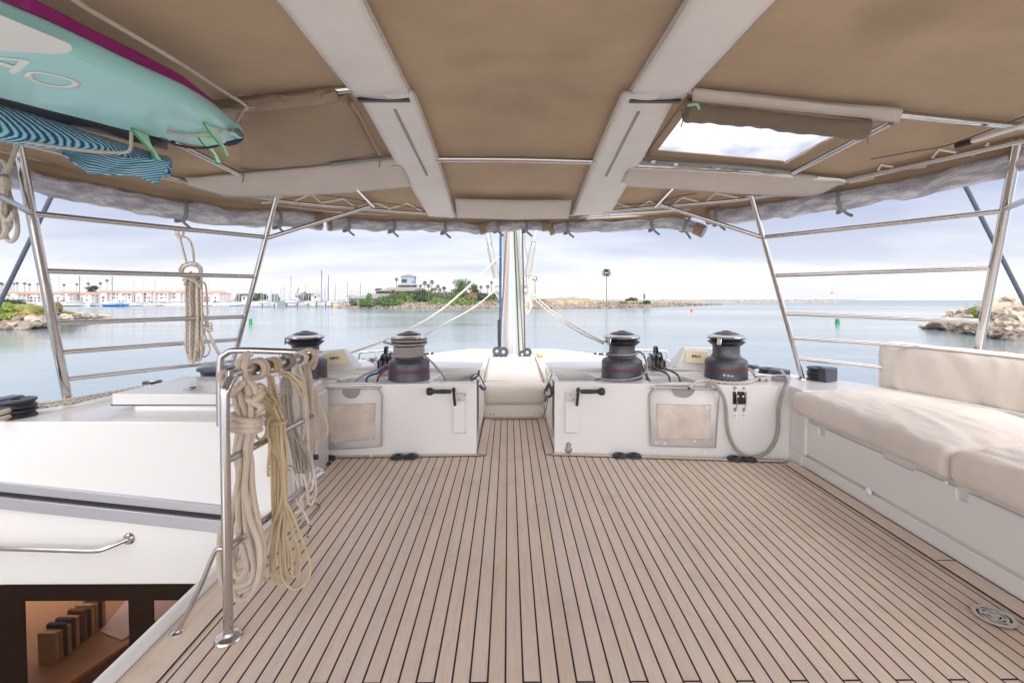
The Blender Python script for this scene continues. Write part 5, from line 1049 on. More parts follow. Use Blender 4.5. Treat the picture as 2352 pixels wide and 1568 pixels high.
# ---------------------------------------------------------------- mast and rig
YM = 6.7
M_MAST = plain('mast_white', S(192, 192, 192), .35, var=.03)
mz = lambda x, y: ((1380 + x / 3.733) * .7856, (640 + y / 3.733) * .7856)
mast = thing('mast', 'white mast with coloured halyards standing ahead of the sunpad', 'mast')
xl, xr = PY(1155, 800, YM).x, PY(1202, 800, YM).x; mc = (xl + xr) / 2; mr = (xr - xl) / 2
def mring(z): return [Vector((mc + mr * math.cos(a) * (1 if abs(math.sin(a)) < .98 else 1), YM + .22 + .22 * math.sin(a), z)) for a in [2 * PI * k / 40 for k in range(40)]]
bm = nb(); extr(bm, mring(.26), (0, 0, 9)); obj('tube', bm, M_MAST, mast, ang=50)
for x in (mz(372, 0)[0], mz(440, 0)[0]):
    bm = nb(); u = (PY(x, 700, YM).x - mc) / mr; yy = YM + .22 - .22 * math.sqrt(max(0, 1 - u * u)); tube(bm, [(PY(x, 700, YM).x, yy, .27), (PY(x, 700, YM).x, yy, 9)], .006, 6); obj('track', bm, M_ALU, mast)
cnt = 0
HAL = [((305, 150), (298, 1400), .007, M_ROPEBK, 'black'), ((318, 150), (310, 1380), .0125, M_ROPEB, 'blue'), ((375, 150), (305, 1400), .008, M_ROPETN, 'rust red'), ((402, 150), (320, 1400), .007, M_ROPE, 'cream'),
       ((460, 130), (515, 1470), .009, M_ROPEGR, 'dark green'), ((485, 130), (560, 1440), .009, M_ROPEOL, 'olive'), ((550, 110), (578, 1440), .009, M_ROPEBK, 'dark flecked'), ((533, 150), (540, 700), .012, M_ALU, None)]
for a, b, r, m, nm in HAL:
    A_ = PY(*mz(*a), YM - .02); B_ = PY(*mz(*b), YM - .02); bm = nb(); tube(bm, [B_, A_, A_ + (A_ - B_) * .6], r, 8)
    if nm: obj('halyard', bm, m, None, label='%s halyard running down the white mast' % nm, cat='halyard', group='halyards on the mast')
    else: obj('rod', bm, m, mast)
bm = nb(); tube(bm, [PY(*mz(296, 1100), YM - .03), PY(*mz(296, 1300), YM - .03), PY(*mz(300, 1400), YM - .03)], .022, 8, 3); obj('rope_whipping', bm, M_BLK, None, label='black bungee bundle low on the left of the mast', cat='rope')
for x, y, r in ((272, 1442, .062), (343, 1450, .068), (548, 1478, .055), (603, 1455, .062)):
    c = PY(*mz(x, y), YM - .12); bm = nb(); lathe(bm, [(.3 * r, -.02), (r * .9, -.022), (r, -.014), (r * .85, 0), (r, .014), (r * .9, .022), (.3 * r, .02)], c, 26, Matrix.Rotation(PI / 2 - .3, 3, 'X')); lathe(bm, [(0, .015), (.3 * r, .02)], c, 16, Matrix.Rotation(PI / 2 - .3, 3, 'X'), mi=1)
    obj('turning_block', bm, [M_SHB, M_ALU], None, label='dark round block at the mast foot, ' + {272: 'outermost on the left', 343: 'inner one on the left', 548: 'inner one on the right', 603: 'outermost on the right'}[x], cat='pulley block', group='blocks at the mast foot')
bm = nb(); bx(PY(*mz(225, 1490), YM).x, PY(*mz(390, 1490), YM).x, YM - .2, YM + .1, .255, .285, bm); obj('mast_step', bm, M_DARK, mast, bevel=.004)
for s, a, b, m1 in ((-1, (163, 150), (266, 640), (187, 310)), (1, (697, 130), (605, 620), (664, 310))):
    A_ = PY(*mz(*a), YM - .1); B_ = PY(*mz(*b), YM - .1); M1 = A_.lerp(B_, .34)
    t = thing('shroud_strut', 'telescopic white strut slanting to the %s of the mast' % ('left' if s < 0 else 'right'), 'strut'); bm = nb(); tube(bm, [B_, M1], .042, 14); obj('outer_tube', bm, plain('strut_grey', S(160, 160, 156), .35), t)
    bm = nb(); tube(bm, [M1 - (A_ - B_) * .01, M1 + (A_ - B_) * .10], .030, 12); obj('collar', bm, M_DSTEEL, t); bm = nb(); tube(bm, [M1 + (A_ - B_) * .08, A_ + (A_ - B_) * .6], .030, 12); obj('inner_tube', bm, plain('strut_inner', S(170, 170, 168), .35), t)
    bm = nb(); ps = [PY(*mz(x, y), YM + .02) for x, y in ([(250, 700), (300, 700), (302, 890), (290, 890), (250, 810)] if s < 0 else [(618, 700), (552, 700), (552, 890), (585, 890), (620, 800)])]; extr(bm, ps, (0, .05, 0)); pl = obj('plate', bm, M_MAST, mast, bevel=.006)
    c = PY(*mz(288 if s < 0 else 580, 780), YM); bm = nb(); lathe(bm, [(0, .012), (.03, .01), (.036, 0)], c, 18, Matrix.Rotation(PI / 2, 3, 'X')); obj('bolt', bm, M_DSTEEL, mast)
    for dx in (-12, 12): bm = nb(); tube(bm, [PY(*mz((275 if s < 0 else 595) + dx, 640), YM - .05), PY(*mz((275 if s < 0 else 595) + dx, 725), YM - .05)], .014, 8); obj('shackle', bm, M_STEEL, mast)
line('thin_line', 'thin line fanning left of the mast', [PY(*mz(200, 160), YM), PY(*mz(250, 480), YM), PY(*mz(296, 610), YM)], .006, M_ROPEG, 6, 1); line('thin_line', 'thin grey line fanning right of the mast', [PY(*mz(572, 120), YM - .1), PY(*mz(580, 300), YM - .1), PY(*mz(615, 480), YM - .1), PY(*mz(590, 640), YM - .1)], .009, M_ROPEG, 6, 2)
line('thin_line', 'cream line looping right of the mast fitting', [PY(*mz(x, y), YM - .12) for x, y in [(590, 560), (630, 600), (680, 655), (695, 650), (650, 600), (620, 620), (650, 700), (660, 800), (655, 860)]], .009, M_ROPE, 6, 4)
YL = 5.2
line('control_line', 'upper white line slanting from the mast down to the left', [PY(1143, 592, YM - .1), PY(1138, 598, 6.55), PY(1021, 706, 5.3), PY(903, 773, 4.6), PY(790, 815, 4.15)], .010, M_ROPEW, 8, 3)
line('control_line', 'lower white line slanting from the mast down to the left winch', [PY(1145, 660, YM - .1), PY(1090, 705, 5.9), PY(1021, 743, 4.9), PY(962, 777, 4.0), wc_[1] + Vector((.06, .12, ZT + .31))], .008, M_ROPEW, 8, 3)
line('control_line', 'upper of two white lines slanting from the mast down to the right', [PY(1217, 665, YM - .1), PY(1260, 708, 5.7), PY(1330, 755, 4.6), PY(1386, 785, 3.95)], .007, M_ROPEW, 8, 3)
line('control_line', 'lower of two white lines slanting from the mast down to the right', [PY(1215, 672, YM - .1), PY(1255, 712, 5.7), PY(1325, 760, 4.6), PY(1386, 789, 3.95)], .007, M_ROPEW, 8, 3)
def hankpx(pts_list, r, m, Y, label, name='rope_coil', parent=None, seg=8, cat='rope coil', group=None, sub=6):
    o = []
    bm = nb()
    for pts, cl_ in pts_list:
        tube(bm, [PY(p[0], p[1], Y + (p[2] if len(p) > 2 else 0)) for p in pts], r, seg, sub, cl_)
    return obj(name, bm, m, None, label=label, cat=cat, group=group)
def loops(top, tw, wrap, ww, bot, bw, n, Y, r, var=.25, depth=.03, rnd=None, lw=None):
    "closed loops of a hank in picture coordinates: top hook, tied waist, rounded bottom bights"
    rn = rnd or R; L_ = []
    for i in range(n):
        s = (i + .5) / n * 2 - 1; dz = depth * (rn.random() * 2 - 1); ln = bot[1] - wrap[1]; by = bot[1] - ln * var * rn.random(); bxx = bot[0] + s * bw * .5 + rn.uniform(-.15, .15) * bw
        h = (lw or bw) * (.28 + .25 * rn.random()); a = wrap[0] + (s - .12) * ww * .5; b = wrap[0] + (s + .12) * ww * .5
        L_.append(([(top[0] - tw * .5 + s * 2, top[1], dz * .4), (wrap[0] + (s * .6 - .3) * ww * .5, wrap[1] - (wrap[1] - top[1]) * .4, dz * .7), (a, wrap[1], dz), (a * .4 + (bxx - h) * .6, wrap[1] + ln * .45, dz), (bxx - h, by - ln * .13, dz), (bxx - h * .6, by - ln * .03, dz + .004), (bxx, by, dz + .008), (bxx + h * .6, by - ln * .03, dz + .012), (bxx + h, by - ln * .13, dz + .015), (b * .4 + (bxx + h) * .6, wrap[1] + ln * .45, -dz), (b, wrap[1], -dz), (wrap[0] + (s * .6 + .3) * ww * .5, wrap[1] - (wrap[1] - top[1]) * .4, -dz * .7), (top[0] + tw * .5 + s * 2, top[1], dz * .4)], True))
    return L_
def wraps(cx, cy, w, dy, n, tilt=0, depth=.05):
    return [([(cx + w * .5 * math.cos(a) * (1 + .04 * k), cy + k * dy + tilt * math.cos(a + k) + w * .06 * math.sin(a), -depth * math.sin(a) * -1) for a in [2 * PI * q / 12 for q in range(12)]], True) for k in range(n)]
rr = random.Random(3)
hankpx([([(*mz(610 + 10 * i, 825), 0), (*mz(585 + 12 * i, 900), 0), (*mz(580 + 14 * i, 980), .01 * i), (*mz(600 + 9 * i, 1040 - 16 * i), 0), (*mz(630 + 8 * i, 1000 - 14 * i), 0), (*mz(630 + 5 * i, 900), 0), (*mz(618 + 4 * i, 830), 0)], True) for i in range(5)], .0055, M_ROPEW, YM - .2, 'small cream rope coil hung on the right of the mast', seg=6, sub=4)
# bow rails far forward, seen over the roof
for s, (x0, x1, y0, y1) in enumerate(((824, 876, 826, 803), (1475, 1533, 803, 826))):
    t = thing('low_rail', 'thin steel hoop rail beyond the %s clutches' % ('left', 'right')[s], 'railing'); Y = 6.3; xs_ = [x0, x0 + 4, x1] if s == 0 else [x0, x1 - 6, x1]
    pts = [(x0, 832), (x0 + 2, 812), (x0 + 12, 808), (x1 + 40, 802)] if s == 0 else [(x0 - 45, 803), (x1 - 14, 805), (x1 - 2, 811), (x1, 832)]
    bm = nb(); tube(bm, [PY(*q, Y) for q in pts], .014, 8, 4); obj('hoop', bm, M_STEEL, t); bm = nb(); xm = x0 + 38 if s == 0 else x0 + 10; tube(bm, [PY(xm, 806, Y), PY(xm, 832, Y)], .012, 8); obj('stay', bm, M_STEEL, t)
t = thing('low_rail', 'pale grab rail on the roof beside the green-roped organiser', 'railing'); bm = nb(); tube(bm, [PY(1401, 828, 5.4), PY(1402, 813, 5.4), PY(1415, 812, 5.4), PY(1440, 817, 5.4), PY(1442, 828, 5.4)], .012, 8, 3); obj('hoop', bm, M_WHITE, t)
for x, y, Y in ((990, 845, 4.6), (1402, 843, 4.6)):
    c = PY(x, y, Y); bm = nb(); lathe(bm, [(0, .008), (.02, .01), (.05, .005), (.06, 0)], c, 20); obj('deck_eye', bm, M_DSTEEL, None, label='flat steel deck plate %s of the sunpad' % ('left' if x < 1100 else 'right'), cat='deck plate')
line('stern_line', 'thin grey guard line low on the left of the mast', [PY(1132, 829 - 12, 6.9), PY(1160, 806, 6.9)], .008, M_ROPEG, 6, 1); line('stern_line', 'short line to a brass snap right of the mast foot', [PY(1213, 806, 6.7), PY(1238, 818, 6.5)], .008, M_ROPEG, 6, 1)
bm = nb(); ball(bm, PY(1240, 816, 6.4), .035, (1.3, 1, .8), 2, .3); obj('brass_snap', bm, plain('brass', S(190, 160, 90), .4, metal=.4), None, label='brass snap fitting beside the right mast blocks', cat='snap hook')
# ================================================================ stair guard rail
gr = thing('guard_rail', 'polished steel guard rail round the stairwell, hung with coiled ropes', 'railing')
Pf = PZ(525, 1465, 0); XG = Pf.x; YN = Pf.y; YF = 2.42
def gz(y, Y): return PY(600, y, Y).z
zt0 = PY(545, 858, YN + .06).z; zt1 = PY(735, 812, YF).z; zm0 = PY(535, 1058, YN).z; zm1 = PY(735, 944, YF).z; zl0 = PY(535, 1260, YN).z; zl1 = PY(738, 1087, YF).z
xf = PY(735, 812, YF).x; rT = .0165
xb = PY(552, 812, YF + .25).x
bm = nb(); tube(bm, [(XG, YN, 0), (XG, YN, .3), (XG, YN, zt0 - .11), (XG, YN + .012, zt0 - .045), (XG + .001, YN + .05, zt0 - .012), (XG + .003, YN + .10, zt0), (xf, YF - .06, zt1), (xf - .008, YF - .015, zt1 + .002), (xf - .06, YF + .01, zt1 + .004), (xb + .12, YF + .05, zt1 + .01), (xb + .03, YF + .06, zt1 - .01), (xb, YF + .06, zt1 - .07), (xb - .005, YF + .06, ZT)], rT, 18, 8); obj('top_rail', bm, M_STEEL, gr)
for z0, z1, r, end in ((zm0, zm1, .0135, -1.27), (zl0, zl1, .0145, -1.255)):
    bm = nb(); tube(bm, [(XG, YN, z0), (XG + .01, YN + .1, z0 + (z1 - z0) * .13), (xf - .004, YF - .06, z1), (xf, YF + .0, z1), (xf - .03, YF + .045, z1), (xf - .09, YF + .06, z1), (end, YF + .1, z1)], r, 14, 6); obj('rail', bm, M_STEEL, gr)
bm = nb(); xm = PY(648, 830, YF + .03).x; tube(bm, [(xm, YF + .03, zt1), (xm, YF + .03, ZT - .02)], .013, 14); obj('post', bm, M_STEEL, gr)
bm = nb(); lathe(bm, [(0, .012), (.03, .012), (.042, .008), (.046, .002)], Pf, 28); obj('foot_flange', bm, M_STEEL, gr)
bf = PZ(405, 1456, 0); bm = nb(); tube(bm, [(XG, YN, zl0 + .0), (XG - .035, YN + .005, zl0 - .003), (XG - .055, YN + .006, zl0 - .03), (bf.x * .5 + XG * .5 - .01, (YN + bf.y) / 2, zl0 * .52), (bf.x, bf.y, 0)], .0085, 12, 6); obj('brace_rod', bm, M_STEEL, gr)
bm = nb(); lathe(bm, [(0, .012), (.014, .012), (.022, .007), (.024, .002)], bf, 22); obj('foot_flange', bm, M_STEEL, gr)
# ---------------------------------------------------------------- coils on the guard rail
def rail_at(Y): t = (Y - YN) / (YF - YN); return Vector((XG + (xf - XG) * t, Y, zt0 + (zt1 - zt0) * t))
def rhitch(Y, n, r, gap=None):
    "turns of rope round the guard rail at depth Y"
    L_ = []; gap = gap or r * 2.05
    for i in range(n):
        c = rail_at(Y + i * gap); q = rT + r * 1.05
        L_.append(([c + Vector((q * math.cos(a) * 1.12, .004 * math.sin(a), q * math.sin(a) * 1.12)) for a in [2 * PI * k / 12 for k in range(12)]], True))
    return L_
def hank(label, parts3, px, r, m, Y, seg=10, sub=5):
    bm = nb()
    for pts, cl_ in parts3: tube(bm, pts, r, seg, 2, cl_)
    for pts, cl_ in px: tube(bm, [PY(p[0], p[1], Y + (p[2] if len(p) > 2 else 0)) for p in pts], r, seg, sub, cl_)
    return obj('rope_coil', bm, m, None, label=label, cat='rope coil', group='coiled ropes hung on the stair guard rail')
z7 = lambda x, y, d=0.0: ((500 + x / 3.136) * .7856, (950 + y / 3.136) * .7856, d)      # from the close-up of the coils
z8 = lambda x, y, d=0.0: ((450 + x / 2.2527) * .7856, (1300 + y / 2.2527) * .7856, d)
# 1: thick cream coil
T = lambda *a: [z7(*q) for q in a]; U = lambda *a: [z8(*q) for q in a]
Y1 = YN + .10
px = []
st = [  # strands: through the waist at y 900 (z7) down to the bights
 (T((640, 560), (590, 640), (600, 740), (640, 860, -.02), (620, 980, -.02), (600, 1100)) + U((540, 60), (560, 200), (530, 360), (452, 520, .02), (432, 700, .02), (440, 860, .02), (480, 930, .02), (560, 930), (630, 900), (660, 820), (640, 700), (610, 560), (600, 400), (590, 200), (600, 60)) + T((690, 1080), (680, 960), (672, 860, .02), (650, 700), (640, 600)), True),
 (T((620, 590, -.01), (660, 700, -.015), (690, 860, -.02), (660, 1000, -.02), (630, 1120, -.01)) + U((570, 80, -.01), (560, 220, -.01), (520, 420, 0), (500, 600, .01), (520, 800, .01), (560, 870, .01), (610, 820, .0), (590, 700), (560, 560), (560, 300)) + T((700, 1180, .01), (720, 1000, .01), (740, 860, .01), (730, 700), (690, 560), (650, 540)), True),
 (T((700, 560, -.02), (730, 660, -.03), (735, 800, -.03), (715, 980, -.03), (690, 1120, -.02)) + U((610, 120, -.02), (600, 300, -.02), (640, 500, -.02), (690, 640, -.02), (700, 780, -.02), (680, 900, -.01), (630, 1000, 0), (560, 1020, .01), (520, 960, .01), (520, 860, .02), (560, 840, .02), (640, 800, .02), (650, 700, .02), (620, 500, .02), (590, 300, .02)) + T((640, 1180, .03), (700, 980, .03), (700, 860, .02), (690, 680, .02)), True),
 (T((760, 590, 0), (790, 700, 0), (780, 860, -.01), (750, 1000, -.01), (720, 1150, 0)) + U((640, 120, 0), (650, 300, 0), (680, 480, 0), (715, 640, 0), (722, 760, 0), (700, 860, .01), (640, 930, .01), (560, 960, .02), (500, 900, .03), (520, 780, .03), (560, 600, .03), (600, 400, .03), (610, 200, .03)) + T((650, 1050, .04), (640, 860, .03), (640, 700, .02)), True)]
px += st
for k, y in enumerate((850, 905, 955)):
    px.append(([z7(690 + 128 * math.cos(a), y + (24 if k == 0 else 12) * math.cos(a + .6) * (1 - k * .5) - 12 * math.sin(a), .055 * math.sin(a)) for a in [2 * PI * q / 14 for q in range(14)]], True))
px += [(T((500, 560, .02), (460, 500, .02), (465, 440, .02), (510, 435, .03), (540, 500, .03), (560, 600, 0), (650, 540, -.03), (670, 530, -.03), (600, 600, -.03), (560, 650, -.02)), False),
       (T((700, 500, -.02), (760, 560, -.03), (790, 640, -.03), (740, 680, -.04), (700, 650, -.03)), False), (T((700, 680, -.05), (780, 720, -.05), (830, 760, -.04), (800, 790, -.02), (760, 760, .02)), False), (T((820, 600, -.03), (830, 640, -.04), (780, 680, -.05), (740, 720, -.04), (700, 660, -.05)), False), (T((760, 620, -.02), (800, 590, -.02), (830, 610, -.03)), False),
       (T((620, 420, .05), (630, 330, .06), (670, 280, .06), (710, 260, .06), (690, 330, .02), (670, 400, .0), (690, 500, .0)), False), (T((735, 262, .05), (690, 300, .03), (680, 380, .01)), False)]
hank('thickest cream rope coil, nearest on the stair guard rail, reaching the deck', rhitch(YN + .185, 2, .0115), px, .0112, M_ROPE, Y1)
# 2: tan coil
Y2 = YN + .255; px = []
w_ = [(880, 930), (915, 960), (950, 985), (985, 1010), (1015, 1035)]
rr = random.Random(5)
bot = [(765, 860, 905, 760), (795, 872, 915, 790), (905, 962, 865, 720), (862, 950, 850, 700), (832, 1030, 952, 780), (885, 940, 790, 690), (715, 790, 892, 800), (780, 850, 850, 740)]
for i in range(8):
    t = i / 7; wx = 905 + 120 * t; dz = rr.uniform(-.02, .02); xl_, xr_, yb_, yw_ = bot[i]; w2 = (xr_ - xl_)
    px.append((T((880 + 60 * t, 700 + 30 * t, dz), (wx - 30, 850, dz), (wx - 8, 900, dz), (wx, 1000, dz), (wx + 5, 1200, dz)) + U((775 + 90 * t, 120, dz), (780 + 70 * t, 360, dz), (xl_ * .5 + 405 + 10 * t, 560, dz), (xl_, yw_, dz), (xl_ + w2 * .12, yb_ - w2 * .28, dz), (xl_ + w2 * .5, yb_, dz + .01), (xr_ - w2 * .12, yb_ - w2 * .28, dz + .02), (xr_, yw_, dz + .02), (xr_ * .5 + 430, 540, dz), (850 + 20 * t, 330, -dz), (830 + 40 * t, 120, -dz)) + T((wx + 35, 1150, -dz), (wx + 20, 1000, -dz), (wx + 6, 880, -dz), (wx - 40, 760, -dz), (860 + 60 * t, 640, -dz)), True))
for k, (y, tl) in enumerate(((885, 0), (870, 10))): px.append(([z7(955 + 95 * math.cos(a), y + tl * math.cos(a) + 25 * abs(math.sin(a / 2)) - 10 * math.sin(a), .045 * math.sin(a)) for a in [2 * PI * q / 14 for q in range(14)]], True))
px += [(T((940, 860, -.05), (900, 850, -.05), (880, 920, -.05), (870, 1000, -.05), (820, 1050, -.04), (780, 1020, -.03), (770, 960, 0)), False), (T((880, 880, -.04), (885, 1000, -.04), (905, 1080, -.04), (900, 1200, -.04), (890, 1300, -.04), (893, 1385, -.04)), False), (T((820, 830, .0), (860, 832, -.03), (900, 860, -.04)), False),
       (T((770, 580, -.03), (800, 540, -.03), (850, 560, -.03), (900, 620, -.03), (950, 680, -.04), (960, 720, -.05), (920, 760, -.05)), False), (T((780, 620, -.03), (840, 620, -.03), (900, 680, -.03), (940, 700, -.04)), False), (T((800, 600, -.02), (860, 590, -.02), (910, 650, -.02), (950, 740, -.02)), False), (T((830, 690, -.02), (870, 690, -.02), (920, 730, -.02), (955, 760, -.02)), False),
       (T((880, 440, .02), (900, 560, 0), (890, 640, -.01)), False), (T((930, 470, .02), (960, 600, .02), (1010, 760, .02)), False), (T((905, 460, .02), (925, 560, .02), (950, 680, .02)), False), (T((950, 430, .0), (1060, 430, -.02), (1140, 490, -.03), (1200, 560, -.03), (1222, 620, -.03), (1195, 640, -.03), (1160, 570, -.03), (1090, 480, -.02), (1000, 450, 0)), False)]
hank('tan rope coil with a long bight touching the deck, second on the stair rail', rhitch(YN + .275, 3, .0085, .02), px, .0056, M_ROPEY, Y2)
# 3: speckled coil
Y3 = YN + .46; px = []
for i in range(6):
    t = i / 5; wx = 1020 + 70 * t; dz = rr.uniform(-.015, .015); bxx = 1190 + rr.uniform(-40, 70)
    px.append((T((1020 + 50 * t, 490, dz), (wx - 10, 600, dz), (wx, 800, dz), (wx + 40, 1000, dz), (bxx - 40, 1230, dz), (bxx - 20, 1340, dz), (bxx, 1355 - 30 * t, dz), (bxx + 22, 1330, dz), (bxx + 10, 1200, dz), (wx + 70, 1000, -dz), (wx + 20, 800, -dz), (wx + 8, 600, -dz), (1060 + 20 * t, 480, -dz)), True))
for k in range(4): px.append(([z7(1052 + 44 * math.cos(a), 592 + 14 * k + 5 * math.sin(a), .02 * math.sin(a)) for a in [2 * PI * q / 10 for q in range(10)]], True))
hank('thin grey speckled rope coil tied with four tight turns, middle of the stair rail', rhitch(YN + .40, 3, .0075, .018), px, .0048, M_ROPED, Y3)
# 4: white thin coil
Y4 = YN + .56; px = []
for i in range(8):
    t = i / 7; wx = 1120 + 90 * t; dz = rr.uniform(-.03, .03); b0 = 1130 + 130 * rr.random(); dy = rr.uniform(-180, 0)
    px.append((T((1120 + 50 * t, 380, dz), (wx - 10, 520, dz), (wx, 700, dz), (wx + 10, 950, dz), (b0 - 30, 1250, dz), (b0 - 20, 1500 + dy, dz), (b0 + 5, 1640 + dy, dz), (b0 + 45, 1650 + dy, dz), (b0 + 70, 1500 + dy, dz), (b0 + 20, 1200, dz), (wx + 45, 950, -dz), (wx + 30, 700, -dz), (wx + 10, 520, -dz), (1150 + 30 * t, 370, -dz)), True))
px += [(T((1090, 900, -.03), (1110, 1100, -.03), (1170, 1300, -.03), (1250, 1480, -.03)) + U((960, 380, 0), (1000, 460, 0), (1022, 520, 0)), False), (U((880, 150), (910, 160), (950, 260), (980, 400), (950, 440), (930, 445)), False)]
for k in range(3): px.append(([z7(1165 + 55 * math.cos(a), 470 + 40 * k + 40 * math.cos(a) + 6 * math.sin(a), .03 * math.sin(a)) for a in [2 * PI * q / 10 for q in range(10)]], True))
hank('bundle of thin white rope, fourth along the stair rail, ending in a tapered tail', rhitch(YN + .52, 2, .009, .02), px, .0058, M_ROPEW, Y4)
# 5: far cream coil
Y5 = YF - .08; px = [(T((1230, 250), (1240, 300), (1235, 400), (1250, 600), (1285, 850), (1290, 1050), (1270, 1210), (1262, 1240), (1290, 1100, -.01), (1300, 800, -.01), (1290, 560, -.01), (1265, 400, 0), (1300, 330, 0), (1320, 270, 0)), False),
      (T((1300, 400), (1330, 330), (1325, 260), (1280, 232), (1230, 240), (1215, 300), (1240, 420), (1290, 560), (1310, 700), (1325, 900), (1325, 1100), (1332, 1180)), False), (T((1325, 590), (1350, 700), (1400, 820), (1430, 930), (1420, 1000), (1380, 1025), (1345, 1010), (1340, 990), (1385, 1020), (1405, 960), (1385, 860), (1340, 740), (1322, 640)), False)]
hank('cream rope coil at the far corner of the stair rail with a wide open bight', rhitch(YF - .13, 2, .011), px, .0098, M_ROPE, Y5)
bm = nb(); e0 = PY(*T((1328, 1180))[0][:2], Y5); e1 = PY(*T((1333, 1228))[0][:2], Y5); tube(bm, [e0, e1], .0125, 10); obj('rope_end', bm, M_BLK, None, label='black whipped rope end hanging beside the left pouch', cat='rope end')
# black thread on the deck by the white tail
line('thread', 'thin black thread trailing on the teak below the white rope bundle', [PZ(*U(q)[0][:2], .004) for q in [(1010, 410), (1050, 385), (1095, 400), (1060, 450), (1000, 520), (960, 555)]] , .0022, M_BLK, 5, 4)
line('thread', 'short frayed black thread at the tip of the white rope tail', [PY(*U(q)[0][:2], Y4) for q in [(1020, 518), (1035, 545), (1015, 580), (1008, 600), (1022, 610)]], .0022, M_BLK, 5, 3)
# coil on the left side rail
YS = 3.45; zs = lambda x, y, d=0.0: (x / 2.4125 * .7856, (600 + y / 2.4125) * .7856, d); V5 = lambda *a: [zs(*q) for q in a]; px = []
px += [(V5((1240, 205), (1235, 160), (1262, 145), (1290, 165), (1292, 205), (1262, 232), (1245, 210)), True), (V5((1262, 150, -.02), (1258, 200, -.03), (1280, 240, -.03)), False), (V5((1270, 230), (1290, 310), (1315, 400)), False), (V5((1285, 215), (1330, 240), (1358, 300), (1368, 400)), False)]
for k, (rx_, ry_) in enumerate(((78, 58), (60, 42), (70, 50))): px.append(([zs(1345 + rx_ * math.cos(a) + 4 * k, 460 + ry_ * math.sin(a) + 6 * k, .02 * k - .02) for a in [2 * PI * q / 14 for q in range(14)]], True))
px += [(V5((1290, 530, -.03), (1340, 500, -.05), (1400, 560, -.04), (1420, 590, -.02)), False), (V5((1280, 500, -.04), (1340, 520, -.06), (1420, 570, -.04)), False), (V5((1300, 560, -.04), (1330, 490, -.06), (1350, 470, -.04)), False)]
for i in range(7):
    t = i / 6; x0 = 1310 + 90 * t; dz = rr.uniform(-.03, .03); x1 = 1325 + 90 * t; by = 1060 + rr.uniform(0, 75)
    px.append((V5((x0 + 10, 520, dz), (x0, 620, dz), (x0 + 5, 760, dz), (x1 - 15, 920, dz), (x1 - 14, by - 60, dz), (x1 + 5, by, dz), (x1 + 24, by - 60, dz), (x1 + 10, 920, -dz), (x0 + 26, 760, -dz), (x0 + 22, 620, -dz), (x0 + 20, 520, -dz)), True))
hk = hankpx(px, .0078, M_ROPER, YS, 'red-flecked cream rope coil knotted on the top bar of the left railing', sub=4)
px = [(V5((1415, 545), (1450, 560), (1462, 700), (1466, 860)), False), (V5((1395, 640), (1430, 760), (1470, 880), (1500, 980), (1560, 1090), (1605, 1180)), False), (V5((1390, 700), (1420, 830), (1460, 960), (1480, 1010), (1465, 1055), (1430, 1070)), False), (V5((1440, 850, -.01), (1490, 830, -.01), (1485, 870, -.02), (1445, 860, -.02), (1460, 890, -.01), (1500, 880, 0), (1460, 840, 0)), True), (V5((1470, 890), (1520, 990), (1570, 1090), (1600, 1170)), False)]
hankpx(px, .0062, M_ROPER, YS + .02, 'slack red-flecked rope tail knotted beside the coil on the left railing', 'rope_tail', cat='rope', sub=4)
# coil at the left frame edge
px = []
zl = lambda x, y, d=0.0: (x / 3.0154 * .7856, (380 + y / 3.0154) * .7856, d); V6 = lambda *a: [zl(*q) for q in a]
px += [(V6((165, 95), (120, 220), (70, 350), (40, 440)), False), (V6((0, 290), (25, 270), (60, 320), (40, 380), (-30, 430)), False)]
for k in range(4): px.append(([zl(5 + 75 * math.cos(a), 440 + 22 * k + 6 * math.sin(a), .035 * math.sin(a)) for a in [2 * PI * q / 12 for q in range(12)]], True))
for i in range(6):
    t = i / 5; dz = rr.uniform(-.03, .03); bx_ = -60 + 150 * t; by = 760 + 200 * rr.random()
    px.append((V6((-40 + 90 * t, 420, dz), (-50 + 100 * t, 540, dz), (bx_ - 50, 700, dz), (bx_ - 40, by - 20, dz), (bx_ + 10, by + 30, dz), (bx_ + 62, by - 40, dz), (bx_ + 50, 740, -dz), (-20 + 95 * t, 540, -dz), (-20 + 85 * t, 420, -dz)), True))
hankpx(px, .0105, M_ROPEW, 2.42, 'white rope coil hanging from the roof at the left edge, before the nearest post', sub=5)
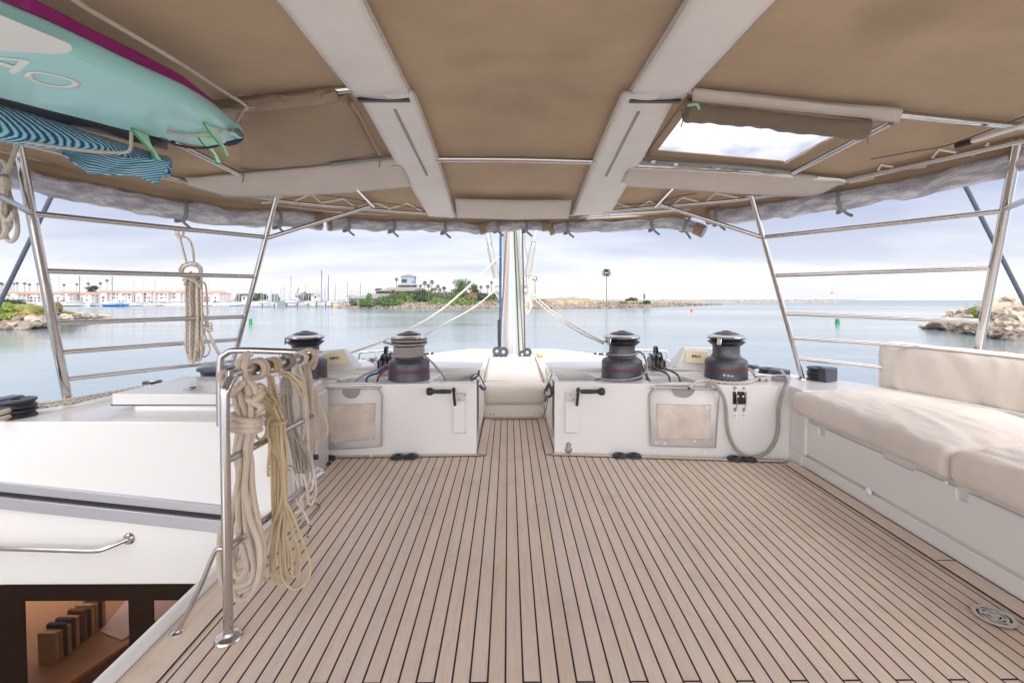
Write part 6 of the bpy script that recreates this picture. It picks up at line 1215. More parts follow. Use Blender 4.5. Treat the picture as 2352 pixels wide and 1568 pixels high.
# ================================================================ cushions
def cushion(name, label, quad, z0, z1, r, m, seed=0, puff=.02, wr=.006, wf=(3, 8, 2), kind='cushion', group=None, parent=None, res=(44, 20, 6), tuck=0.0, fold=None):
    A, B, Cc, D = [Vector((*q, 0)) for q in quad]; lx = ((B - A).length + (Cc - D).length) / 2; ly = ((D - A).length + (Cc - B).length) / 2; h = (z1 - z0)
    nx, ny, nz_ = res; hx, hy, hz = lx / 2, ly / 2, h / 2
    bm = nb(); uvl = bm.loops.layers.uv.verify(); vm = {}
    def mp(i, j, k):
        key = (i, j, k)
        if key in vm: return vm[key]
        f = lambda t, n: (math.sin((t / n - .5) * PI * .98) / math.sin(PI * .49)) if n > 8 else (t / n * 2 - 1)
        p = Vector((f(i, nx) * hx, f(j, ny) * hy, f(k, nz_) * hz)); inn = Vector((max(-hx + r, min(hx - r, p.x)), max(-hy + r, min(hy - r, p.y)), max(-hz + r * .98, min(hz - r * .98, p.z))))
        d = p - inn
        if d.length > 1e-6: p = inn + d.normalized() * r
        u, v = p.x / hx, p.y / hy
        pf = puff * max(0, 1 - u ** 4) * max(0, 1 - v ** 4); w = Vector((p.x * wf[0], p.y * wf[1], seed))
        n1 = mnoise.noise(w) + .5 * mnoise.noise(w * 2.3)
        if fold: n1 += fold(p.x, p.y)
        if p.z > 0: p.z += (pf + wr * n1) * (p.z / hz)
        o = Vector((p.x, p.y, 0)); n2 = mnoise.noise(Vector((p.x * 6, p.z * 9, seed + 4)))
        p.y += wr * .6 * n2 * (1 if abs(v) > .7 else 0); p.x += wr * .4 * n2 * (1 if abs(u) > .8 else 0)
        if abs(v) > .5: p.y += .5 * puff * (1 - (p.z / (hz * 1.4)) ** 2) * (1 if v > 0 else -1) * min(1, (abs(v) - .5) * 2)
        s, t = (p.x / hx + 1) / 2, (p.y / hy + 1) / 2
        q = A * (1 - s) * (1 - t) + B * s * (1 - t) + Cc * s * t + D * (1 - s) * t
        vm[key] = bm.verts.new((q.x, q.y, (z0 + z1) / 2 + p.z)); return vm[key]
    def face(*ks):
        try: bm.faces.new([mp(*k) for k in ks])
        except ValueError: pass
    for i in range(nx):
        for j in range(ny): face((i, j, 0), (i, j + 1, 0), (i + 1, j + 1, 0), (i + 1, j, 0)); face((i, j, nz_), (i + 1, j, nz_), (i + 1, j + 1, nz_), (i, j + 1, nz_))
    for i in range(nx):
        for k in range(nz_): face((i, 0, k), (i + 1, 0, k), (i + 1, 0, k + 1), (i, 0, k + 1)); face((i, ny, k), (i, ny, k + 1), (i + 1, ny, k + 1), (i + 1, ny, k))
    for j in range(ny):
        for k in range(nz_): face((0, j, k), (0, j, k + 1), (0, j + 1, k + 1), (0, j + 1, k)); face((nx, j, k), (nx, j + 1, k), (nx, j + 1, k + 1), (nx, j, k + 1))
    return obj(name, bm, m, parent, ang=80, label=label, cat=kind, group=group)
G_ = 'settee cushions'
fd = lambda x, y: .9 * mnoise.noise(Vector((x * 3 + y * 6, y * 14 - x * 5, 2))) * max(0, mnoise.noise(Vector((x * 1.5, y * 2, 8))) + .35) * 2 + .5 * mnoise.noise(Vector((x * 9, y * 26, 5)))
cushion('seat_cushion', 'long oatmeal seat cushion with soft creases on the white settee', [(1.995, 2.155), (1.995, 3.37), (2.70, 3.45), (2.98, 2.155)], .362, .512, .045, M_CUSH, 1, .030, .012, (2.2, 7, 2), group=G_, res=(130, 70, 8), fold=fd)
cushion('seat_cushion', 'nearest oatmeal seat cushion, slightly plumper, cut by the picture edge', [(1.985, .7), (1.985, 2.145), (2.98, 2.145), (3.0, .7)], .362, .522, .05, M_CUSH, 7, .035, .013, (2.2, 7, 2), group=G_, res=(130, 70, 8), fold=fd)
# backrest: standing cushion bent along the coaming
path = cr_spline([Vector((2.655, 3.455, 0)), Vector((2.80, 3.06, 0)), Vector((2.93, 2.68, 0)), Vector((3.02, 2.1, 0)), Vector((3.04, 1.3, 0)), Vector((3.04, .6, 0))], 14)
Lp = [0]
for a, b in zip(path, path[1:]): Lp.append(Lp[-1] + (b - a).length)
def pth(s):
    s = max(0, min(Lp[-1] - 1e-5, s))
    for i in range(len(Lp) - 1):
        if Lp[i + 1] >= s:
            t = (s - Lp[i]) / (Lp[i + 1] - Lp[i]); d = (path[i + 1] - path[i]).normalized(); return path[i].lerp(path[i + 1], t), Vector((-d.y, d.x, 0))
bm = nb(); nu, nv = 130, 44; H0, H1, TH = .505, .848, .165; rings = []
sec = []
for k in range(nv):      # rounded-rectangle section: x = depth outward, z = height
    a = 2 * PI * k / nv; ca, sa = math.cos(a), math.sin(a); e = .32
    sec.append((TH / 2 * (abs(ca) ** e) * (1 if ca > 0 else -1), (H1 - H0) / 2 * (abs(sa) ** e) * (1 if sa > 0 else -1)))
for i in range(nu + 1):
    s = Lp[-1] * i / nu; endk = 1.0; e_ = .05
    ds = min(s, .9) ; kk = 1 - (1 - min(1, s / .06)) ** 2.2 * .30 if s < .06 else 1
    c, n = pth(s); n = n if n.x > 0 else -n; ring = []
    for (x, z) in sec:
        fr = x < 0; fo_ = mnoise.noise(Vector((s * 9 + z * 6, z * 2.0, 3))) + .6 * mnoise.noise(Vector((s * 22 + z * 14, z * 2, 9)))
        bul = (.018 * (1 - (z / .16) ** 2) * min(1, s * 6) + .017 * fo_ * (1 - max(0, z / .16) ** 3)) if fr else 0
        p = c + n * (TH / 2 + x * kk - bul + .02 * (z + .16)) + Vector((0, 0, (H0 + H1) / 2 + z * (1 - (1 - kk) * .35) + (.004 * fo_ if z > .1 else 0)))
        ring.append(bm.verts.new(p))
    rings.append(ring)
for a, b in zip(rings, rings[1:]):
    for k in range(nv): bm.faces.new((a[k], a[(k + 1) % nv], b[(k + 1) % nv], b[k]))
bm.faces.new(rings[0]); bm.faces.new(rings[-1][::-1])
brest = obj('back_cushion', bm, M_CUSH, None, ang=80, label='long oatmeal back cushion standing along the outer edge of the settee', cat='cushion', group=G_)
bm = nb(); pp = []
for i in range(nu + 1):
    c, n = pth(Lp[-1] * i / nu); n = n if n.x > 0 else -n; pp.append(c + n * (.006 + .006) + Vector((0, 0, H1 - .012)))
tube(bm, pp, .0035, 6); obj('piping', bm, cloth('piping_tan', (.45, .36, .32, 1), 500), brest)
# sunpad on the cabin roof
G2 = 'ivory sunpad cushions'
mid = cushion('sunpad', 'ivory middle sunpad cushion straight ahead of the teak walkway', [(-.243, 4.62), (.352, 4.62), (.345, 6.45), (-.243, 6.45)], .20, .295, .03, M_PAD, 11, .008, .006, (3, 3, 2), group=G2, res=(30, 50, 4))
cushion('sunpad', 'ivory sunpad cushion left of the middle one', [(-1.02, 4.68), (-.255, 4.68), (-.255, 6.42), (-.92, 6.42)], .20, .298, .03, M_PAD, 12, .012, .006, (3, 3, 2), group=G2, res=(30, 40, 4))
cushion('sunpad', 'ivory sunpad cushion right of the middle one', [(.365, 4.68), (1.13, 4.68), (1.05, 6.42), (.357, 6.42)], .20, .298, .03, M_PAD, 13, .012, .006, (3, 3, 2), group=G2, res=(30, 40, 4))
cushion('bolster', 'plump ivory bolster at the near end of the middle sunpad', [(-.238, 4.50), (.350, 4.50), (.350, 4.80), (-.238, 4.78)], .125, .285, .07, M_PAD, 15, .012, .010, (4, 6, 2), group=G2, res=(40, 24, 8))
for x in (-.249, .357):  # seam piping, its dark brown also standing for crease shade
    bm = nb(); tube(bm, [(x, 4.78, .298), (x, 5.5, .304), (x, 6.42, .300)], .008, 6, 3); obj('piping', bm, plain('pad_piping', (.30, .22, .16, 1), .8), mid)
bm = nb(); tube(bm, [(-.235, 4.80, .293), (.05, 4.795, .296), (.345, 4.80, .293)], .008, 6, 3); obj('piping', bm, plain('pad_piping2', (.34, .26, .20, 1), .8), mid)
# ================================================================ water, sky-line hills
WB = dict(boat=False)
mw = Mat('sea_water'); mw.set(Base_Color=(.19, .235, .255, 1), Roughness=.12, IOR=1.33)
co = mw.coord('Object'); n1 = mw.noise(.9, 3, .55, mw.coord('Object', (.35, 1.0, 1))); n2 = mw.noise(.09, 3, .5, mw.coord('Object', (.4, 1.0, 1))); n3 = mw.noise(3.2, 3, .6, mw.coord('Object', (.5, 1, 1)))
n4 = mw.noise(.012, 4, .55, mw.coord('Object', (.25, 1.0, 1)))
calm = mw.rng(n4, .42, .62, .25, 1.0)
vl = mw.n('ShaderNodeVectorMath', operation='LENGTH'); mw.L.new(mw.coord('Object'), vl.inputs[0]); calm = mw.math('MULTIPLY', calm, mw.rng(vl.outputs['Value'], 60, 900, 1.0, .12))
h = mw.math('MULTIPLY', mw.math('ADD', mw.math('ADD', mw.math('MULTIPLY', n1, .10), mw.math('MULTIPLY', n2, .35)), mw.math('MULTIPLY', n3, .04)), calm)
mw.bump(h, .8, 1.0); mw.L.new(mw.math('ADD', mw.rng(n4, .4, .65, .06, .18), mw.rng(vl.outputs['Value'], 100, 900, 0, .26)), mw.b.inputs['Roughness'])
bm = nb(); Rr = [0, 20, 60, 150, 400, 1000, 3000, 9000, 30000, 55000]; rings = []
for r in Rr[1:]: rings.append([bm.verts.new((r * math.cos(2 * PI * k / 48), r * math.sin(2 * PI * k / 48), 0)) for k in range(48)])
c0 = bm.verts.new((0, 0, 0))
for k in range(48): bm.faces.new((c0, rings[0][k], rings[0][(k + 1) % 48]))
for a, b in zip(rings, rings[1:]):
    for k in range(48): bm.faces.new((a[k], b[k], b[(k + 1) % 48], a[(k + 1) % 48]))
obj('water', bm, mw.m, None, boat=False, kind='structure')
def smooth(t): t = max(0, min(1, t)); return t * t * (3 - 2 * t)
# far island hills on the horizon
bm = nb(); Yh = 16000
def fh(u, v):
    x = 1950 + 330 * u; X = (x - CX) / F * Yh; hgt = (5.5 * math.exp(-((u - .55) / .16) ** 2) + 2.6 * math.exp(-((u - .3) / .12) ** 2) + 1.5 * math.exp(-((u - .8) / .14) ** 2)) / F * Yh * (1 + .15 * mnoise.noise(Vector((u * 14, 0, 2))))
    return Vector((X, Yh + (v - .5) * 2500, -3 + hgt * math.sin(PI * v)))
grid(bm, fh, 60, 6); obj('hills', bm, plain('far_hill', (.78, .79, .84, 1), .9, var=.01), None, boat=False, kind='structure')  # haze is put into the pale hill colour
# ---------------------------------------------------------------- generic pieces
M_ROCK = plain('rock_tan', (.22, .18, .145, 1), .9, var=.3, vscale=1.2, bump=.5, bscale=6, bd=.05); M_ROCK2 = plain('rock_pale', (.40, .335, .265, 1), .9, var=.22, vscale=1.0, bump=.5, bscale=5, bd=.06)
M_ROCKG = plain('rock_grey', (.27, .26, .25, 1), .9, var=.35, vscale=.9, bump=.5, bscale=4, bd=.1)
def nth(i):
    i += 1; return '%d%s' % (i, 'th' if 10 < i % 100 < 14 else {1: 'st', 2: 'nd', 3: 'rd'}.get(i % 10, 'th'))
def leafm(name, c, c2=None):
    m = Mat(name); m.set(Roughness=.7); oi = m.n('ShaderNodeObjectInfo'); c2 = c2 or tuple(q * 1.6 for q in c)
    m.col(m.mix(m.rng(m.noise(1.1, 3, .7), .35, .7), (*c, 1), (*c2, 1))); return m.m
M_LG = [leafm('leaf_green', (.065, .115, .035)), leafm('leaf_olive', (.085, .10, .04)), leafm('leaf_dark', (.035, .06, .03)), leafm('leaf_bright', (.10, .17, .045)), leafm('leaf_lime', (.16, .22, .04), (.28, .34, .07)), leafm('leaf_brown', (.20, .14, .07), (.30, .22, .10)), leafm('leaf_grey', (.11, .13, .10))]
M_TRUNK = plain('palm_trunk', (.20, .16, .12, 1), .9, var=.3, vscale=3); M_FROND = leafm('frond', (.035, .05, .02), (.075, .09, .035)); M_SAND = plain('sand', (.55, .46, .34, 1), .9, var=.12, vscale=.15)
def leafball(bm, c, rx, ry, rz, n, s, seed, flat=0):
    rn = random.Random(seed)
    for i in range(n):
        while True:
            p = Vector((rn.uniform(-1, 1), rn.uniform(-1, 1), rn.uniform(-.35 if flat else -1, 1)))
            if .30 < p.length < 1: break
        k = 1 + .32 * mnoise.noise(p * 2.1 + Vector((seed, 0, 0))); q = Vector((c[0] + p.x * rx * k, c[1] + p.y * ry * k, c[2] + p.z * rz * k)); ss = s * rn.uniform(.6, 1.3)
        a = Vector((rn.gauss(0, 1), rn.gauss(0, 1), rn.gauss(0, 1))).normalized(); b = a.cross(Vector((rn.gauss(0, 1), rn.gauss(0, 1), rn.gauss(0, 1)))).normalized()
        bm.faces.new([bm.verts.new(q + a * ss), bm.verts.new(q + b * ss * .6), bm.verts.new(q - a * ss), bm.verts.new(q - b * ss * .6)])
def bushmesh(seed, n=2100, s=.085):
    bm = nb(); rn = random.Random(seed)
    for k in range(6): leafball(bm, (rn.uniform(-.6, .6), rn.uniform(-.4, .4), rn.uniform(.15, .5)), rn.uniform(.35, .6), rn.uniform(.3, .5), rn.uniform(.25, .5), n // 6, s, seed * 10 + k, 1)
    return bm
def linkcopy(src, loc, scale=(1, 1, 1), rz=0.0, m=None, name=None, **k):
    o = src.copy()
    C.objects.link(o); o.location = loc; o.scale = scale; o.rotation_euler = (0, 0, rz); o['placed'] = 1
    if m is not None:
        me = src.data.copy(); me.materials.clear(); me.materials.append(m); o.data = me
    return lab(o, **k)
BUSHM = {}
def bush(x, y0, y1, wpx, Y, mi, label, seed=0, group='bushes on the far shore', name='bush'):
    "bush spanning picture heights y0 (top) to y1 (foot), wpx half width"
    key = (seed % 4, mi)
    if key not in BUSHM:
        b = bushmesh(seed % 4 + 1); me = bpy.data.meshes.new('bush'); b.to_mesh(me); b.free(); me.materials.append(M_LG[mi]); BUSHM[key] = me
    o = bpy.data.objects.new(name, BUSHM[key]); C.objects.link(o); p = WY(x, y1, Y); hgt = (y1 - y0) / F * Y * 1.45; w = wpx / F * Y * 1.5
    o.location = p; o.scale = (w, w * .8, hgt / .95); o.rotation_euler = (0, 0, seed * 1.3 % .6); o['placed'] = 1
    return lab(o, label, 'bush', group)
# palms
def frondmesh():
    bm = nb(); rn = random.Random(2); n = 84
    for i in range(n):
        a = 2.4 * i + rn.uniform(-.2, .2); el = 1.25 - 1.95 * i / n + rn.uniform(-.12, .12); L_ = rn.uniform(.85, 1.05) * (1 if el > -.4 else .8); d = Vector((math.cos(a), math.sin(a), 0)); s_ = Vector((-d.y, d.x, 0))
        P_ = [d * (L_ * t * math.cos(el)) + Vector((0, 0, L_ * (math.sin(el) * t - .16 * t * t))) for t in (0, .3, .55, .72, .86, 1.0)]
        up = Vector((-d.x * math.sin(el), -d.y * math.sin(el), math.cos(el)))
        for k in range(1, 5):
            w0 = (.0, .10, .26, .30, .20)[k]
            for sg in (-1, 1):
                for f in (0, .34, .67):
                    q = P_[k].lerp(P_[k + 1], f); q2 = P_[k].lerp(P_[k + 1], f + .26); t_ = (P_[k + 1] - P_[k]).normalized(); bm.faces.new([bm.verts.new(q), bm.verts.new(q2), bm.verts.new(q2 + s_ * sg * w0 + t_ * .10 + up * rn.uniform(-.08, .05) - Vector((0, 0, .05)))])
    return bm
PF = None
def palm(x, ytop, ybase, Y, cw, label, cat='palm tree', group=None, lean=0.0):
    "palm with its crown centre at height ytop, crown half width cw (picture units)"
    global PF
    t = thing('palm_tree', label, 'palm tree', group, boat=False); t['placed'] = 1
    b = WY(x, ybase, Y); c = WY(x, ytop, Y); t.location = b; h = c.z - b.z; r = cw / F * Y
    bm = nb(); tube(bm, [(0, 0, -1), (lean * .3, 0, h * .5), (lean, 0, h)], max(.22, r * .085), 8, 3, rf=lambda q: 1.25 - .45 * q); tr_ = obj('trunk', bm, M_TRUNK, t)
    if PF is None: bmf = frondmesh(); PF = bpy.data.meshes.new('crown'); bmf.to_mesh(PF); bmf.free(); PF.materials.append(M_FROND)
    cr_ = bpy.data.objects.new('crown', PF); C.objects.link(cr_); cr_.parent = t; cr_.location = (lean, 0, h); cr_.scale = (r * 1.05, r * 1.05, r * 1.05); cr_.rotation_euler = (0, 0, x * .7)
    return t
# ---------------------------------------------------------------- island terrain
def fronty(x):
    pts = [(760, 262), (800, 254), (1000, 250), (1250, 245), (1400, 256), (1480, 280), (1560, 335), (1660, 420)]
    for (a, b), (c, d) in zip(pts, pts[1:]):
        if a <= x <= c: return b + (d - b) * (x - a) / (c - a)
    return pts[-1][1] if x > 1600 else pts[0][1]
def crest(x):
    pts = [(760, 1.0), (800, 2.2), (850, 3.6), (1100, 4.4), (1230, 4.4), (1300, 5.6), (1330, 5.8), (1370, 4.2), (1480, 3.6), (1560, 3.2), (1610, 2.2), (1660, .6)]
    for (a, b), (c, d) in zip(pts, pts[1:]):
        if a <= x <= c: return b + (d - b) * (x - a) / (c - a)
    return .5
mis = Mat('island_ground'); mis.set(Roughness=.95); gx = mis.n('ShaderNodeSeparateXYZ'); mis.L.new(mis.n('ShaderNodeNewGeometry').outputs['Position'], gx.inputs[0])
nn = mis.noise(.25, 5, .6); side = mis.rng(mis.math('ADD', gx.outputs[0], mis.math('MULTIPLY', nn, 24.0)), 22, 34)
low = mis.rng(mis.math('ADD', gx.outputs[2], mis.math('MULTIPLY', mis.noise(.9, 4, .6), 1.2)), 2.2, 3.2)
top = mis.mix(side, (.20, .135, .08, 1), (.30, .235, .165, 1)); top = mis.mix(mis.rng(mis.noise(.5, 4, .6), .5, .62), top, (.13, .14, .05, 1))
mis.col(mis.mix(low, (.26, .22, .18, 1), top))
bm = nb()
def fi(u, v):
    x = 765 + 895 * u; Yf_ = fronty(x); dep = 16 + 60 * smooth((1660 - x) / 300) * smooth((x - 765) / 60); t = v; Y = Yf_ - 2 + (dep + 4) * t; X = (x - CX) / F * Yf_ * (1 + 0 * t) + (Y - Yf_) * (x - CX) / F * .6
    prof = min(1, t * dep / 9) if dep > 20 else math.sin(PI * min(1, t * 1.1)); prof = smooth(min(1, prof)) * (1 - smooth((t - .85) / .15))
    z = -.8 + (crest(x) + .8) * (prof * (.72 + .28 * smooth(t * 2.2))); z += .35 * mnoise.noise(Vector((X * .12, Y * .12, 0))) * prof
    return Vector((X, Y, z))
grid(bm, fi, 180, 26); obj('island_terrain', bm, mis.m, None, boat=False, kind='structure')
def riprap(name, n, fn, m, s0, s1, seed, sub=1):
    rn = random.Random(seed); bm = nb()
    for i in range(n):
        p, sc_ = fn(rn); s = rn.uniform(s0, s1) * sc_; ball(bm, p, s, (rn.uniform(.8, 1.4), rn.uniform(.7, 1.2), rn.uniform(.5, .85)), sub, .5, Matrix.Rotation(rn.uniform(0, 6), 3, 'Z') @ Matrix.Rotation(rn.uniform(-.5, .5), 3, 'X'))
    return obj(name, bm, m, None, boat=False, ang=25, kind='stuff')
def f1(rn):
    x = rn.uniform(775, 1655); Yf_ = fronty(x); t = rn.random() ** 1.3; h_ = min(crest(x) * .8, 3.4) * t; Y = Yf_ + t * 7; return Vector(((x - CX) / F * Yf_ + (Y - Yf_) * (x - CX) / F * .6, Y, h_ + .1)), 1 - .3 * t
riprap('shore_rocks', 1900, f1, M_ROCK, .45, 1.1, 11)
# breakwater further out
bm = nb()
def fb(u, v):
    x = 1480 + 470 * u; Yb = 560 + 130 * u * 1.0; Yb = 4.5 * F / (696.2 - 688 - .7 * u); X = (x - CX) / F * Yb; e = smooth((1 - u) / .06); w = 9; return Vector((X, Yb + (v - .5) * 2 * w + w, -.6 + (3.9 * math.sin(PI * v) + .2) * e * .9))
grid(bm, fb, 90, 8); obj('breakwater', bm, M_ROCKG, None, boat=False, ang=20, kind='structure')
def f2(rn):
    u = rn.random(); x = 1482 + 462 * u; Yb = 4.5 * F / (696.2 - 688 - .7 * u); e = smooth((1 - u) / .05); t = rn.random(); X = (x - CX) / F * Yb; return Vector((X, Yb + t * 9, max(-.2, (4.4 * t - .3) * e))), 1
riprap('breakwater_rocks', 1900, f2, M_ROCKG, .8, 1.7, 12)
def f3(rn):
    u = rn.random(); x = 1560 + 100 * u; Yb = fronty(x); return Vector(((x - CX) / F * Yb, Yb + rn.uniform(0, 6), rn.uniform(0, 1.6) * (1 - u * .7))), 1
riprap('spit_rocks', 260, f3, plain('wet_rock', (.12, .115, .09, 1), .8, var=.3), .5, 1.1, 13)
# beacon
t = thing('beacon', 'white beacon post with an orange top on the breakwater end', 'beacon', boat=False); Yb = 4.5 * F / 7.4 + 8; a = WY(1911.5, 688, Yb); b = WY(1911.5, 672, Yb)
bm = nb(); tube(bm, [(a.x, a.y, 2), b], .28, 8); obj('post', bm, M_WHITE, t); bm = nb(); lathe(bm, [(0, 0), (2.4, .0), (2.4, .7), (.6, 2.2), (0, 2.2)], b + Vector((0, 0, -1.2)), 12); obj('day_mark', bm, plain('beacon_orange', S(235, 110, 60), .5), t)
for q in (-1, 1): bm = nb(); tube(bm, [(a.x + q * 1.2, a.y, 2), (a.x, a.y, 6)], .14, 6); obj('leg', bm, M_WHITE, t)
# shore buildings on the island
def zB(x, y): return ((1500 + x / 2.352) * .7856, (750 + y / 2.352) * .7856)
def smallhouse(label, x0, x1, y0, y1, Y, mwall, mroof, rh=.25, cat='hut', legs=False, roof_over=.15, name='hut'):
    t = thing(name, label, cat, boat=False); a = WY(x0, y1, Y); b = WY(x1, y0, Y); w = b.x - a.x; hgt = b.z - a.z; zf = a.z + (hgt * .3 if legs else 0)
    bm = nb(); bx(a.x, b.x, Y, Y + w * .7, zf - (0 if legs else 1.5), b.z - hgt * rh, bm); wl = obj('wall', bm, mwall, t)
    ov = w * roof_over; bm = nb(); zr = b.z - hgt * rh; A_ = [Vector((a.x - ov, Y - ov, zr)), Vector((b.x + ov, Y - ov, zr)), Vector((b.x + ov, Y + w * .7 + ov, zr)), Vector((a.x - ov, Y + w * .7 + ov, zr))]; m1 = Vector((a.x + w * .3, Y + w * .35, b.z)); m2 = Vector((b.x - w * .3, Y + w * .35, b.z))
    V_ = [bm.verts.new(q) for q in A_ + [m1, m2]]
    for f in ((0, 1, 5, 4), (1, 2, 5), (2, 3, 4, 5), (3, 0, 4), (3, 2, 1, 0)): bm.faces.new([V_[k] for k in f])
    obj('roof', bm, mroof, t)
    bm = nb(); bx(a.x + w * .3, a.x + w * .6, Y - .04, Y + .1, zf + (zr - zf) * .4, zf + (zr - zf) * .8, bm); obj('window', bm, M_DARK, wl)
    if legs:
        for q in (.08, .92): bm = nb(); tube(bm, [(a.x + w * q, Y + .3, a.z - 2), (a.x + w * q, Y + .3, zf)], w * .04, 6); obj('leg', bm, mwall, t)
    return t
M_PB = plain('pale_blue_paint', S(190, 215, 235), .6); M_BEI = plain('beige_paint', S(226, 208, 180), .7); M_TEAL = plain('teal_roof', S(140, 205, 185), .6)
smallhouse('pale blue lifeguard hut on legs upon the sand hill', 1312, 1324, 677.5, 690, 282, M_PB, M_PB, .3, 'hut', True)
smallhouse('tiny pale hut just right of the blue lifeguard hut', 1333, 1339, 678.5, 683, 290, M_PB, M_WHITE, .3)
smallhouse('low beige building behind the sand right of the lifeguard hut', 1332, 1354, 683.5, 691, 284, M_BEI, M_BEI, .2, 'building', name='building')
smallhouse('low hut with a teal roof just right of the mast', 1223, 1243, 682, 693, 262, M_TEAL, M_TEAL, .35, 'hut')
smallhouse('small white hut left of the lone palm foot', 1381, 1392, 685, 691, 284, M_WHITE, M_BEI, .3)
t = thing('statue', 'dark green bronze statue on a pedestal on the low point', 'statue', boat=False); Ys = 275; a = WY(1480, 692, Ys)
bm = nb(); lathe(bm, [(0, 0), (.7, 0), (.6, .3), (.5, 1.6), (.7, 1.9), (0, 1.9)], (a.x, a.y, a.z), 10); obj('pedestal', bm, M_ROCKG, t)
bm = nb(); lathe(bm, [(0, 0), (.45, 0), (.55, .9), (.35, 1.7), (.42, 2.0), (.12, 2.25), (.2, 2.5), (0, 2.7)], (a.x, a.y, a.z + 1.9), 10); tube(bm, [(a.x - .2, a.y, a.z + 3.6), (a.x - .7, a.y, a.z + 4.4), (a.x - .75, a.y, a.z + 5.2)], .12, 6, 3); obj('figure', bm, plain('bronze_green', (.05, .08, .07, 1), .6), t)
palm(1393, 627, 691, 262, 12, 'tall lone palm standing on the low sandy point', group=None)
palm(1229, 640, 690, 262, 7, 'small palm just right of the mast, partly behind its lines')
# island bushes
zI = lambda x, y: (549.9 + .2505 * x, 589.2 + .2505 * y)
bl_ = [(1160, 395, 455, 55, 254, 0), (1040, 405, 445, 30, 256, 1), (1190, 350, 400, 20, 262, 3), (1270, 400, 455, 40, 256, 1), (1370, 390, 452, 62, 255, 0), (1330, 370, 430, 60, 264, 1), (1445, 345, 430, 65, 268, 1), (1530, 345, 430, 60, 268, 0), (1590, 370, 430, 45, 262, 3), (1665, 318, 432, 62, 262, 2), (1760, 350, 440, 60, 264, 1), (1800, 390, 445, 55, 257, 3), (1870, 335, 420, 60, 268, 6), (1905, 400, 445, 40, 256, 3), (1960, 360, 440, 60, 264, 1), (2000, 390, 455, 60, 255, 3), (2100, 400, 458, 70, 254, 3), (2060, 340, 430, 80, 270, 1), (2140, 350, 420, 40, 266, 5), (2210, 345, 420, 60, 268, 2), (2290, 350, 410, 60, 268, 0), (2350, 345, 420, 50, 268, 1), (2160, 415, 455, 25, 254, 0), (2420, 390, 440, 60, 258, 0), (2330, 400, 440, 50, 258, 5), (1480, 400, 440, 30, 256, 3)]
dsc = ['lowest leftmost bush at the rocky tip', 'olive bush over the tip rocks', 'slim bright bush before the grey wall', 'olive bush right of the slim one', 'wide green bush above the rocks', 'olive bush behind the wide green one', 'olive bush below the low roof', 'green bush below the roof middle', 'bright bush beside the dark round one', 'dark round bush right of the roofs', 'olive bush right of the dark round one', 'bright low bush right of the roofs', 'grey green bush on the crest', 'bright bush by the bare rocks', 'olive bush left of the big tree', 'bright bush in front of the big tree', 'brightest long bush left of the white line', 'olive bush at the big tree foot', 'brown dry bush right of the big tree', 'dark bush between the white lines', 'green bush near the mast crest', 'olive bush just left of the mast', 'small green bush on the rocks near the mast', 'green bush behind the mast', 'brown dry bush below the mast crest', 'small bright bush at the rocks edge']
for i, (x, y0, y1, w, Y, mi) in enumerate(bl_):
    px_, p0 = zI(x, y0); _, p1 = zI(x, y1); bush(px_, p0, p1, w * .2505, Y, mi, dsc[i], i)
for i, (x, y0, y1, w, Y, mi) in enumerate([(370, 308, 345, 60, 262, 0), (760, 308, 325, 22, 262, 3), (920, 305, 325, 28, 264, 2), (820, 288, 308, 32, 280, 1), (190, 300, 330, 35, 262, 1), (885, 315, 328, 15, 264, 3)]):
    a0 = zB(x, y0); a1 = zB(x, y1); bush(a0[0], a0[1], a1[1], w * .334, Y, mi, ['round green bush on the rocks right of the mast', 'small bright bush left of the statue', 'dark low bush at the statue foot', 'olive scrub on the sand behind the point', 'olive bush by the teal-roofed hut', 'tiny bright weed left of the statue'][i], i + 3)
def tree(label, x, ytop, ybot, w, Y, mi, seed, ybase=None):
    t = thing('tree', label, 'tree', boat=False); a = WY(x, ytop, Y); b = WY(x, ybot, Y); base = WY(x, ybase or ybot + 8, Y); H_ = a.z - b.z; wr_ = w / F * Y
    bm = nb(); tube(bm, [base - Vector((0, 0, 1)), base + Vector((.3, 0, H_ * .4)), (a + b) / 2], H_ * .05, 8, 3, rf=lambda q: 1.2 - .7 * q)
    for k in range(4): an = k * 1.6 + seed; tube(bm, [base + Vector((0, 0, H_ * .2)), (a + b) / 2 + Vector((math.cos(an) * wr_ * .5, math.sin(an) * wr_ * .3, H_ * .1 * (k % 2)))], H_ * .022, 6, 1)
    obj('trunk', bm, M_TRUNK, t); bm = nb(); rn = random.Random(seed)
    for k in range(24): leafball(bm, (b.x + rn.uniform(-.75, .75) * wr_, b.y + rn.uniform(-.5, .5) * wr_, b.z + H_ * rn.uniform(.05, .85)), wr_ * rn.uniform(.28, .5), wr_ * .4, H_ * rn.uniform(.14, .26), 170, wr_ * .035 + .10, seed * 20 + k)
    obj('crown', bm, M_LG[mi], t); return t
xx, yy = zI(2055, 205); _, y2_ = zI(0, 350); tree('large loose green tree on the island left of the mast', xx, yy, y2_, 22, 275, 0, 4)
xx, yy = zI(2150, 250); tree('shorter green tree leaning right of the large loose one', xx, yy, y2_, 12, 277, 1, 6)
xx, yy = zI(1295, 288); tree('low grey green tree left of the stepped roofs', xx, yy, zI(0, 340)[1], 12, 300, 6, 9)
